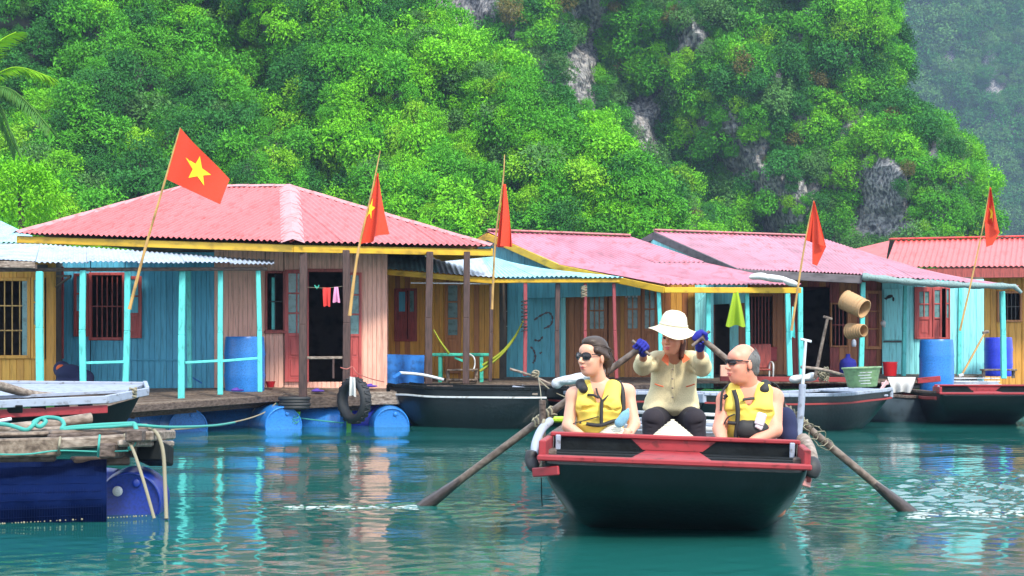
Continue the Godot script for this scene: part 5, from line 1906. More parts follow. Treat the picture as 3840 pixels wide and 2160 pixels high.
# face, skull, ears; the head looks along its own +z
func head_prims(h: Transform3D, s := 1.0, stout := 0.0) -> Array:
	var B := h.basis
	var P := func(x, y, z): return h * (Vector3(x, y, z) * s)
	return [
		ell(P.call(0, 0.032, -0.012), Vector3(0.074, 0.094, 0.094) * s, B, 0.02),
		ell(P.call(0, -0.035, 0.028), Vector3(0.062 + stout, 0.078, 0.066) * s, B, 0.03),
		ell(P.call(0, -0.088, 0.05), Vector3(0.032 + stout, 0.026, 0.032) * s, B, 0.03),
		ell(P.call(0, 0.05, 0.062), Vector3(0.052, 0.035, 0.025) * s, B, 0.02),
		ell(P.call(-0.034, -0.02, 0.066), Vector3(0.022, 0.02, 0.018) * s, B, 0.02),
		ell(P.call(0.034, -0.02, 0.066), Vector3(0.022, 0.02, 0.018) * s, B, 0.02),
		cap(P.call(0, 0.022, 0.086), P.call(0, -0.018, 0.112), 0.008 * s, 0.012 * s, 0.012),
		ell(P.call(0.011, -0.024, 0.1), Vector3(0.009, 0.007, 0.009) * s, B, 0.008),
		ell(P.call(-0.011, -0.024, 0.1), Vector3(0.009, 0.007, 0.009) * s, B, 0.008),
		ell(P.call(0, -0.052, 0.088), Vector3(0.026, 0.007, 0.012) * s, B, 0.008),
		ell(P.call(0, -0.067, 0.083), Vector3(0.022, 0.008, 0.012) * s, B, 0.008),
		ell(P.call(0.03, 0.018, 0.092), Vector3(0.016, 0.011, 0.016) * s, B, 0.012, ) + ["-"],
		ell(P.call(-0.03, 0.018, 0.092), Vector3(0.016, 0.011, 0.016) * s, B, 0.012) + ["-"],
		ell(P.call(0.076, -0.004, -0.012), Vector3(0.009, 0.032, 0.02) * s, B * Basis(Vector3.UP, 0.35), 0.006),
		ell(P.call(-0.076, -0.004, -0.012), Vector3(0.009, 0.032, 0.02) * s, B * Basis(Vector3.UP, -0.35), 0.006),
	]

# lips and eyes as small parts
func face_parts(body: Node3D, h: Transform3D, s: float, eyes := true):
	var g := blend([ell(h * (Vector3(0, -0.053, 0.0985) * s), Vector3(0.022, 0.0045, 0.006) * s, h.basis, 0.003), ell(h * (Vector3(0, -0.065, 0.095) * s), Vector3(0.019, 0.006, 0.006) * s, h.basis, 0.003)], 0.0025)
	obj("lips", g, "lips", body)
	if eyes:
		for e in [-1.0, 1.0]:
			obj("eye", blend([ell(h * (Vector3(0.03 * e, 0.016, 0.083) * s), Vector3(0.011, 0.007, 0.008) * s, h.basis, 0.001)], 0.002), "black", body)

# five fingers closed round a bar: centre, the bar's direction, the way the back of the hand faces
func fist(c: Vector3, bar: Vector3, back: Vector3, wrist: Vector3, s := 1.0) -> Array:
	var x := bar.normalized()
	var y := (back - x * back.dot(x)).normalized()
	var z := x.cross(y)
	var out := []
	out.append(cap(c + y * 0.03 * s - x * 0.028 * s, c + y * 0.03 * s + x * 0.028 * s, 0.021 * s, 0.021 * s, 0.012))
	out.append(cap(c + y * 0.03 * s, wrist, 0.026 * s, 0.024, 0.02))
	for f in 4:
		var o := x * (f - 1.5) * 0.0205 * s
		var l: float = [0.92, 1.04, 1.0, 0.8][f]
		var r: float = 0.0095 * s
		var p0 := c + o + y * 0.03 * s + z * 0.014 * s
		var p1 := c + o + y * 0.022 * s + z * 0.036 * s * l
		var p2 := c + o - y * 0.014 * s + z * 0.034 * s * l
		var p3 := c + o - y * 0.026 * s + z * 0.006 * s
		out.append(cap(p0, p1, r * 1.1, r * 1.05, 0.004))
		out.append(cap(p1, p2, r * 1.05, r, 0.003))
		out.append(cap(p2, p3, r, r * 0.85, 0.003))
	var t0 := c - x * 0.03 * s + y * 0.02 * s - z * 0.012 * s
	var t1 := c - x * 0.036 * s - y * 0.012 * s - z * 0.022 * s
	var t2 := c - x * 0.018 * s - y * 0.03 * s + z * 0.004 * s
	out.append(cap(t0, t1, 0.013 * s, 0.0115 * s, 0.008))
	out.append(cap(t1, t2, 0.0115 * s, 0.009 * s, 0.004))
	return out

# a relaxed open hand: palm, four unequal bent fingers, a thumb at the side
func open_hand(wrist: Vector3, dir: Vector3, down: Vector3, thumb_side: float, s := 1.0) -> Array:
	var z := dir.normalized()
	var y := -(down - z * down.dot(z)).normalized()
	var x := y.cross(z)
	var out := [cap(wrist, wrist + z * 0.03 * s, 0.024 * s, 0.026 * s, 0.02)]
	for k in 4: out.append(cap(wrist + z * 0.02 * s + x * (k - 1.5) * 0.012 * s, wrist + z * 0.085 * s + x * (k - 1.5) * 0.021 * s, 0.014 * s, 0.0115 * s, 0.012))
	for k in 4:
		var l: float = [0.8, 1.0, 1.06, 0.92][k] * s if thumb_side > 0 else [0.92, 1.06, 1.0, 0.8][k] * s
		var a := wrist + z * 0.088 * s + x * (k - 1.5) * 0.021 * s
		var b := a + z * 0.036 * l - y * 0.008
		var c := b + z * 0.022 * l - y * 0.016 * l
		var d := c + z * 0.012 * l - y * 0.018 * l
		out.append(cap(a, b, 0.0098 * s, 0.0092 * s, 0.004))
		out.append(cap(b, c, 0.0092 * s, 0.0086 * s, 0.003))
		out.append(cap(c, d, 0.0086 * s, 0.0075 * s, 0.003))
	var t0 := wrist + z * 0.03 * s + x * thumb_side * 0.024 * s
	var t1 := t0 + z * 0.03 * s + x * thumb_side * 0.024 * s - y * 0.008
	var t2 := t1 + z * 0.028 * s + x * thumb_side * 0.006 * s - y * 0.006
	out.append(cap(t0, t1, 0.0135 * s, 0.011 * s, 0.008))
	out.append(cap(t1, t2, 0.011 * s, 0.0085 * s, 0.004))
	return out

func sunglasses(body: Node3D, h: Transform3D, s: float, big: float, frame = "black"):
	var P := func(x, y, z): return h * (Vector3(x, y, z) * s)
	var g := G.new()
	for e in [-1.0, 1.0]:
		g.tube([P.call(e * 0.066, 0.024, 0.07), P.call(e * 0.079, 0.022, 0.03), P.call(e * 0.08, 0.016, -0.018)], 0.0035 * s, 6)
		var ring := []
		for k in 17:
			var t := TAU * k / 16.0
			ring.append(P.call(e * 0.034 + 0.031 * cos(t) * big, 0.014 + 0.021 * sin(t) * big * (1.0 if big > 0.95 else 0.72), 0.105 - 0.38 * absf(e * 0.034 + 0.031 * cos(t)) ))
		g.tube(ring, 0.003 * s, 6, false)
	g.tube([P.call(-0.012, 0.02, 0.106), P.call(0, 0.023, 0.11), P.call(0.012, 0.02, 0.106)], 0.0035 * s, 6)
	var fr := obj("sunglasses", g, frame, body)
	for e in [-1.0, 1.0]:
		var l := G.new()
		var c: Vector3 = P.call(e * 0.034, 0.014, 0.098)
		var prev: Vector3
		for k in 17:
			var t := TAU * k / 16.0
			var p: Vector3 = P.call(e * 0.034 + 0.031 * cos(t) * big, 0.014 + 0.021 * sin(t) * big * (1.0 if big > 0.95 else 0.72), 0.105 - 0.38 * absf(e * 0.034 + 0.031 * cos(t)))
			if k > 0: l.tri(c, prev, p)
			prev = p
		obj("lens", l, "lens_dark", fr)

func head_at(px: float, py: float, d: float, yaw: float, pitch := 0.0, roll := 0.0) -> Transform3D:
	return Transform3D(Basis(Vector3.UP, deg_to_rad(yaw)) * Basis(Vector3.RIGHT, deg_to_rad(pitch)) * Basis(Vector3.BACK, deg_to_rad(roll)), at(px, py, d))

func build_people():
	rower()
	woman()
	man()
	boat_things()

func rower():
	var base := at(2530, 1570, 12.05)
	var o := thing("person", "rower in a cream sun hat, beige jacket, dark trousers and blue gloves, pushing two oars", "person", base)
	var D := 11.85
	var h := head_at(2522, 1274, 11.72, -30, 2)
	var hip := at(2530, 1560, 12.05)
	var chest := at(2528, 1400, 11.9)
	var shl := at(2462, 1352, 11.85)
	var shr := at(2596, 1352, 11.85)
	var neck := at(2528, 1332, 11.82)
	var ell_l := at(2412, 1372, 11.68)
	var ell_r := at(2632, 1376, 11.68)
	var wl := at(2412, 1322, 11.44)
	var wr := at(2624, 1304, 11.44)
	var kl := at(2448, 1572, 11.6)
	var kr := at(2606, 1572, 11.6)
	var fl := at(2440, 1740, 11.62)
	var fr := at(2620, 1740, 11.62)
	# skin
	var g := blend(head_prims(h, 0.95) + [cap(h * Vector3(0, -0.06, -0.02), neck + Vector3(0, -0.03, 0), 0.045, 0.055, 0.02)], 0.0045)
	merge(g, blend([cap(ell_l, wl, 0.036, 0.025), cap(ell_r, wr, 0.036, 0.025), cap(neck, chest, 0.05, 0.08), cap(fl, fl + Vector3(0, -0.05, 0.1), 0.035, 0.03), cap(fr, fr + Vector3(0, -0.05, 0.1), 0.035, 0.03)], 0.01))
	var body := obj("body", g, "skin_rower", o)
	face_parts(body, h, 0.95)
	# jacket
	var j := [
		ell(chest + Vector3(0, 0.01, 0), Vector3(0.165, 0.17, 0.115), Basis.IDENTITY, 0.05),
		ell(at(2524, 1460, 11.95), Vector3(0.165, 0.16, 0.125), Basis.IDENTITY, 0.06),
		ell(at(2518, 1505, 11.98), Vector3(0.195, 0.10, 0.15), Basis.IDENTITY, 0.06),
		ell(at(2516, 1530, 11.98), Vector3(0.205, 0.05, 0.165), Basis.IDENTITY, 0.04),
		cap(shl, shr, 0.062, 0.062, 0.05),
		cap(shl, ell_l, 0.066, 0.066, 0.03), cap(shr, ell_r, 0.066, 0.066, 0.03),
		cap(ell_l, ell_l.lerp(wl, 0.4), 0.066, 0.058, 0.02), cap(ell_r, ell_r.lerp(wr, 0.4), 0.066, 0.058, 0.02),
		# the open lower fronts hang over the thighs
		ell(at(2462, 1535, 11.88), Vector3(0.075, 0.04, 0.05), Basis(Vector3.BACK, 0.5), 0.04),
		ell(at(2590, 1550, 11.86), Vector3(0.07, 0.055, 0.05), Basis(Vector3.BACK, -0.45), 0.04),
		ell(at(2528, 1318, 11.72), Vector3(0.036, 0.06, 0.06), Basis.IDENTITY, 0.02) + ["-"],
		ell(at(2520, 1562, 11.72), Vector3(0.035, 0.085, 0.08), Basis.IDENTITY, 0.03) + ["-"],
	]
	# wrinkles: shallow creases across the waist and the arms
	for k in 9:
		var y := 1420 + k * 13
		var sx := 1.0 if k % 2 else -1.0
		j.append(["c", at(2528 + sx * 95, y, 11.8), at(2528 + sx * 25, y + 16, 11.79), 0.014, 0.006, 0.016, "-"])
	for e in [[ell_l, shl], [ell_r, shr]]:
		for k in 3: j.append(["c", e[0].lerp(e[1], 0.2 + 0.22 * k) + Vector3(-0.05, -0.03, 0.06), e[0].lerp(e[1], 0.3 + 0.22 * k) + Vector3(0.04, 0.03, 0.065), 0.012, 0.012, 0.014, "-"])
	var jk := obj("jacket", blend(j, 0.0075), "shirt_beige", o)
	# red lined collar, pocket piping, buttons and the placket
	for s in [[2500, 1316, 2480, 1350, 2506, 1372], [2556, 1316, 2588, 1346, 2562, 1362]]:
		var c := G.new()
		var inner := at((s[0] + s[4]) / 2.0 + (6 if s[0] < 2530 else -6), s[5] - 22, 11.72)
		c.face([at(s[0], s[1], 11.74), at(s[2], s[3], 11.705), at(s[4], s[5], 11.70)], at(2528, 1340, 12.2))
		c.face([at(s[0], s[1], 11.74), at(s[4], s[5], 11.70), inner], at(2528, 1340, 12.2))
		obj("collar", c, "pipe_red", jk)
	for s in [[2456, 1440, 2488, 1450], [2574, 1450, 2606, 1440]]:
		var c := G.new()
		c.tube([at(s[0], s[1], 11.80), at((s[0] + s[2]) / 2.0, (s[1] + s[3]) / 2.0 + 1, 11.775), at(s[2], s[3], 11.775)], 0.005, 6)
		obj("piping", c, "pipe_red", jk)
	var pl := G.new()
	pl.tube([at(2530, 1366, 11.755), at(2530, 1420, 11.755), at(2532, 1480, 11.80), at(2528, 1515, 11.83)], 0.006, 6, true, 0.5)
	obj("placket", pl, "shirt_beige", jk)
	for y in [1385, 1420, 1455, 1490]:
		var c := G.new()
		c.lathe([Vector2(0.0005, 0.004), Vector2(0.007, 0.003), Vector2(0.007, 0), Vector2(0.0005, 0)], 10, Transform3D(Basis(Vector3.RIGHT, PI / 2), at(2522, y, 11.752 + maxf(0, y - 1440) * 0.0007)))
		obj("button", c, "pale_wood", jk)
	# trousers
	var tr := [cap(hip + Vector3(-0.09, -0.01, 0), kl, 0.095, 0.075, 0.03), cap(hip + Vector3(0.09, -0.01, 0), kr, 0.095, 0.075, 0.03), cap(kl, fl, 0.074, 0.06, 0.02), cap(kr, fr, 0.074, 0.06, 0.02), ell(hip, Vector3(0.18, 0.1, 0.13), Basis.IDENTITY, 0.05)]
	for k in 3:
		tr.append(["c", kl + Vector3(-0.06, -0.02 - 0.03 * k, 0.06), kl + Vector3(0.05, -0.05 - 0.03 * k, 0.075), 0.008, 0.008, 0.012, "-"])
		tr.append(["c", kr + Vector3(0.06, -0.02 - 0.03 * k, 0.06), kr + Vector3(-0.05, -0.05 - 0.03 * k, 0.075), 0.008, 0.008, 0.012, "-"])
	obj("trousers", blend(tr, 0.011), "trousers", o)
	# gloves closed on the cross handles
	for e in [[2402, 1303, 1.0, wl], [2630, 1268, -1.0, wr]]:
		var hand: Vector3 = at(e[0], e[1], 11.35)
		var bar := Vector3(0.9 * e[2], -0.75, 0.15)
		var gl := blend(fist(hand, bar, Vector3(0, 0.75, -0.4), e[3], 1.05) + [cap(e[3], e[3].lerp(hand, 0.4), 0.032, 0.034, 0.012)], 0.004)
		obj("glove", gl, "glove_blue", o)
	# hair under the hat
	var P := func(x, y, z): return h * Vector3(x, y, z)
	obj("hair", blend([ell(P.call(0, 0.03, -0.03), Vector3(0.08, 0.085, 0.08), h.basis, 0.02), cap(P.call(0.066, -0.02, -0.03), P.call(0.062, -0.12, -0.02), 0.024, 0.014, 0.02), cap(P.call(-0.06, -0.02, -0.04), P.call(-0.05, -0.09, -0.04), 0.02, 0.012, 0.02), cap(P.call(0.03, -0.03, -0.07), P.call(0.04, -0.13, -0.06), 0.03, 0.02, 0.03)], 0.005), "hair_auburn", o)
	# the hat: a high soft crown and a wide brim, tipped towards the bow
	var hx := Transform3D(Basis(Vector3.BACK, deg_to_rad(-7)) * Basis(Vector3.RIGHT, deg_to_rad(8)), at(2526, 1219, 11.72))
	var rows := []
	for p in [[0.001, 0.105, 0.0], [0.035, 0.103, 0.0], [0.066, 0.09, 0.0], [0.086, 0.062, 0.0], [0.094, 0.03, 0.0], [0.098, 0.0, 0.0], [0.112, -0.018, 0.15], [0.135, -0.032, 0.5], [0.16, -0.045, 1.0], [0.158, -0.049, 1.0], [0.13, -0.038, 0.5], [0.105, -0.024, 0.1]]:
		var row := PackedVector3Array()
		for s in 40:
			var t := -TAU * s / 40.0
			var wave: float = p[2] * (0.012 * sin(t * 3.0 + 0.6) + 0.010 * cos(t * 2.0) - 0.012 * sin(t))
			var stretch: float = 1.0 + 0.10 * p[2] * absf(cos(t))
			row.append(hx * Vector3(p[0] * cos(t) * stretch, p[1] + wave, p[0] * sin(t) * (1.0 + 0.06 * p[2])))
		rows.append(row)
	rows.reverse()
	var hg := G.new()
	hg.grid(rows, true)
	var hat := obj("sun_hat", hg, "hat_cream", o)
	var hb := G.new()
	var ring := []
	for s in 41: ring.append(hx * Vector3(0.0985 * cos(TAU * s / 40.0), 0.006, 0.0985 * sin(TAU * s / 40.0)))
	hb.tube(ring, 0.005, 6, false)
	obj("hat_band", hb, "hat_cream", hat)

# a yellow life vest over a seated torso: panels, zip, straps, print
func vest(o: Node3D, c: Vector3, lean: Basis, w: float, tall: float, deep: float, d: float, front: Array):
	var up := lean.y
	var prims := [
		ell(c + up * tall * 0.18, Vector3(w, tall * 0.62, deep), lean, 0.04),
		ell(c - up * tall * 0.42, Vector3(w * 0.98, tall * 0.5, deep * 1.02), lean, 0.06),
		cap(c + lean * Vector3(-w * 0.52, tall * 0.74, 0.012), c + lean * Vector3(-w * 0.56, tall * 0.3, 0.062), 0.068, 0.07, 0.04),
		cap(c + lean * Vector3(w * 0.52, tall * 0.74, 0.012), c + lean * Vector3(w * 0.56, tall * 0.3, 0.062), 0.068, 0.07, 0.04),
		# neck opening and arm holes
		ell(c + lean * Vector3(0, tall * 0.92, deep * 0.5), Vector3(w * 0.22, tall * 0.6, deep * 1.3), lean, 0.015) + ["-"],
		ell(c + lean * Vector3(-w * 1.22, tall * 0.46, 0), Vector3(w * 0.36, tall * 0.44, deep * 1.3), lean, 0.02) + ["-"],
		ell(c + lean * Vector3(w * 1.22, tall * 0.46, 0), Vector3(w * 0.36, tall * 0.44, deep * 1.3), lean, 0.02) + ["-"],
	]
	# seams between the foam panels
	for y in [-0.32, 0.12]:
		prims.append(["c", c + lean * Vector3(-w * 0.9, tall * y, deep * 0.75), c + lean * Vector3(-w * 0.12, tall * (y + 0.08), deep * 1.06), 0.011, 0.011, 0.014, "-"])
		prims.append(["c", c + lean * Vector3(w * 0.9, tall * y, deep * 0.75), c + lean * Vector3(w * 0.12, tall * (y + 0.08), deep * 1.06), 0.011, 0.011, 0.014, "-"])
	var rr := RandomNumberGenerator.new()
	rr.seed = int(w * 1000)
	for k in 16:
		var q := c + lean * Vector3(rr.randf_range(-0.85, 0.85) * w, rr.randf_range(-0.75, 0.45) * tall, deep * 1.06)
		prims.append(["c", q, q + lean * Vector3(rr.randf_range(-0.05, 0.05), rr.randf_range(-0.03, 0.03), 0), 0.008, 0.005, 0.016, "-"])
	var v := obj("life_vest", blend(prims, 0.0065), "vest_yellow", o)
	for s in front:
		if s[0] == "shoulder_strap":
			var ps := []
			for k in s[2].size() - 1: ps.append(cap(at(s[2][k][0], s[2][k][1], s[2][k][2]), at(s[2][k + 1][0], s[2][k + 1][1], s[2][k + 1][2]), s[1], s[1], 0.02))
			obj(s[0], blend(ps, 0.006), "vest_black", v)
			continue
		var g := G.new()
		var pts := []
		for q in s[2]: pts.append(at(q[0], q[1], q[2]))
		var sp := spline(pts, 5)
		var rows := []
		for k in sp.size():
			var t: Vector3 = (sp[mini(k + 1, sp.size() - 1)] - sp[maxi(k - 1, 0)]).normalized()
			var side: Vector3 = t.cross(Vector3.BACK).normalized() * s[1]
			rows.append(PackedVector3Array([sp[k] - side - Vector3(0, 0, 0.02), sp[k] - side * 0.9, sp[k] + Vector3(0, 0, 0.006), sp[k] + side * 0.9, sp[k] + side - Vector3(0, 0, 0.02)]))
		g.grid(rows)
		for k in g.n.size():
			if g.n[k].z < 0: g.n[k] = -g.n[k]
		obj(s[0], g, s[3] if s.size() > 3 else "vest_black", v)

func woman():
	var base := at(2262, 1800, 10.750)
	var o := thing("person", "woman in oval sunglasses and yellow life vest with dark tied back hair", "person", base)
	var h := head_at(2222, 1342, 10.650, -48, 2, 0)
	var neck := at(2248, 1440, 10.710)
	var shl := at(2152, 1482, 10.730)
	var shr := at(2352, 1470, 10.750)
	var el_l := at(2130, 1598, 10.670)
	var wr_l := at(2205, 1652, 10.480)
	var el_r := at(2378, 1590, 10.670)
	var wr_r := at(2352, 1640, 10.480)
	var hip := at(2258, 1735, 10.770)
	var g := blend(head_prims(h, 1.0) + [cap(h * Vector3(0, -0.07, -0.025), neck, 0.047, 0.055, 0.025)], 0.0045)
	var tors := [cap(neck, at(2255, 1560, 10.750), 0.06, 0.11, 0.05), cap(shl, shr, 0.05, 0.05, 0.04), cap(at(2200, 1470, 10.710), at(2310, 1465, 10.710), 0.06, 0.06, 0.05), cap(shl, el_l, 0.047, 0.038, 0.03), cap(el_l, wr_l, 0.037, 0.025, 0.02), cap(shr, el_r, 0.047, 0.038, 0.03), cap(el_r, wr_r, 0.037, 0.025, 0.02), cap(at(2255, 1560, 10.750), hip, 0.13, 0.14, 0.06),
		cap(hip + Vector3(-0.09, 0, 0), hip + Vector3(-0.12, 0.02, 0.42), 0.085, 0.062, 0.03), cap(hip + Vector3(0.09, 0, 0), hip + Vector3(0.10, 0.02, 0.42), 0.085, 0.062, 0.03), cap(hip + Vector3(-0.12, 0.02, 0.42), hip + Vector3(-0.12, -0.26, 0.44), 0.058, 0.04, 0.02), cap(hip + Vector3(0.10, 0.02, 0.42), hip + Vector3(0.10, -0.26, 0.44), 0.058, 0.04, 0.02)]
	merge(g, blend(tors, 0.011))
	merge(g, blend(open_hand(wr_l, Vector3(0.7, -0.25, 0.5), Vector3.DOWN, 1.0), 0.004))
	merge(g, blend(fist(wr_r + Vector3(-0.02, 0.02, 0.05), Vector3(0.2, 1, 0.1), Vector3(0.4, 0, 1), wr_r), 0.004))
	var body := obj("body", g, "skin_woman", o)
	face_parts(body, h, 1.0, false)
	sunglasses(body, h, 1.0, 1.12)
	var P := func(x, y, z): return h * Vector3(x, y, z)
	# hair swept back over the ears into a knot
	var hp := [ell(P.call(0, 0.048, -0.028), Vector3(0.083, 0.094, 0.094), h.basis, 0.02), ell(P.call(0, 0.105, 0.02), Vector3(0.055, 0.032, 0.05), h.basis, 0.02), ell(P.call(0.01, -0.01, -0.112), Vector3(0.048, 0.056, 0.04), h.basis, 0.02), cap(P.call(0.02, -0.03, -0.125), P.call(0.03, -0.10, -0.105), 0.026, 0.012, 0.02),
		ell(P.call(0, -0.02, 0.085), Vector3(0.07, 0.088, 0.06), h.basis, 0.02) + ["-"]]
	for s in [-1.0, 1.0]:
		hp.append(cap(P.call(s * 0.07, 0.05, 0.03), P.call(s * 0.07, 0.0, -0.06), 0.017, 0.022, 0.02))
		hp.append(ell(P.call(s * 0.088, -0.012, -0.004), Vector3(0.022, 0.03, 0.02), h.basis, 0.008) + ["-"])
	var hr := obj("hair", blend(hp, 0.0045), "hair_brown", o)
	var st := G.new()
	var rr := RandomNumberGenerator.new()
	rr.seed = 3
	for k in 46:
		var a := rr.randf_range(-1.0, 1.0)
		var p0: Vector3 = P.call(a * 0.06, 0.115 - absf(a) * 0.03, 0.045 + rr.randf_range(-0.01, 0.02))
		var p1: Vector3 = P.call(a * 0.085, 0.11 - absf(a) * 0.05 + rr.randf() * 0.012, -0.05)
		var p2: Vector3 = P.call(a * 0.04 + rr.randf_range(-0.02, 0.02), 0.0 + rr.randf_range(-0.04, 0.05), -0.15 + rr.randf_range(-0.02, 0.01))
		st.tube(spline([p0, p1, p2], 5), 0.0022, 4)
	obj("loose_strands", st, "hair_brown", hr)
	vest(o, at(2250, 1548, 10.710), Basis(Vector3.UP, deg_to_rad(-10)), 0.158, 0.2, 0.122, 10.550, [
		["zip", 0.011, [[2258, 1500, 10.575], [2256, 1540, 10.560], [2256, 1600, 10.550]]],
		["neck_edge", 0.006, [[2236, 1455, 10.620], [2243, 1480, 10.590], [2258, 1502, 10.570]]],
		["neck_edge", 0.006, [[2302, 1455, 10.630], [2286, 1478, 10.600], [2262, 1502, 10.570]]],
		["shoulder_strap", 0.03, [[2180, 1436, 10.80], [2178, 1440, 10.70], [2188, 1458, 10.625]]],
		["side_strap", 0.016, [[2318, 1428, 10.690], [2334, 1465, 10.640], [2338, 1540, 10.610], [2336, 1580, 10.600]]],
		["pocket_flap", 0.008, [[2203, 1480, 10.595], [2225, 1482, 10.580], [2246, 1492, 10.570]]],
		["waist_strap", 0.012, [[2198, 1589, 10.575], [2225, 1594, 10.560], [2256, 1594, 10.550], [2300, 1580, 10.560], [2330, 1574, 10.590]]],
		["draw_cord", 0.003, [[2150, 1588, 10.620], [2200, 1575, 10.580], [2245, 1562, 10.560]]],
		["emblem", 0.012, [[2294, 1505, 10.580], [2308, 1496, 10.585], [2312, 1506, 10.587]]],
		["emblem", 0.008, [[2296, 1516, 10.580], [2304, 1506, 10.582]]],
		["toggle", 0.007, [[2172, 1585, 10.595], [2180, 1586, 10.590]]],
	])
	obj("shorts", blend([ell(hip, Vector3(0.16, 0.1, 0.14), Basis.IDENTITY, 0.04), cap(hip + Vector3(-0.09, 0, 0), hip + Vector3(-0.115, 0.02, 0.3), 0.095, 0.08, 0.03), cap(hip + Vector3(0.09, 0, 0), hip + Vector3(0.1, 0.02, 0.3), 0.095, 0.08, 0.03)], 0.012), "shorts", o)

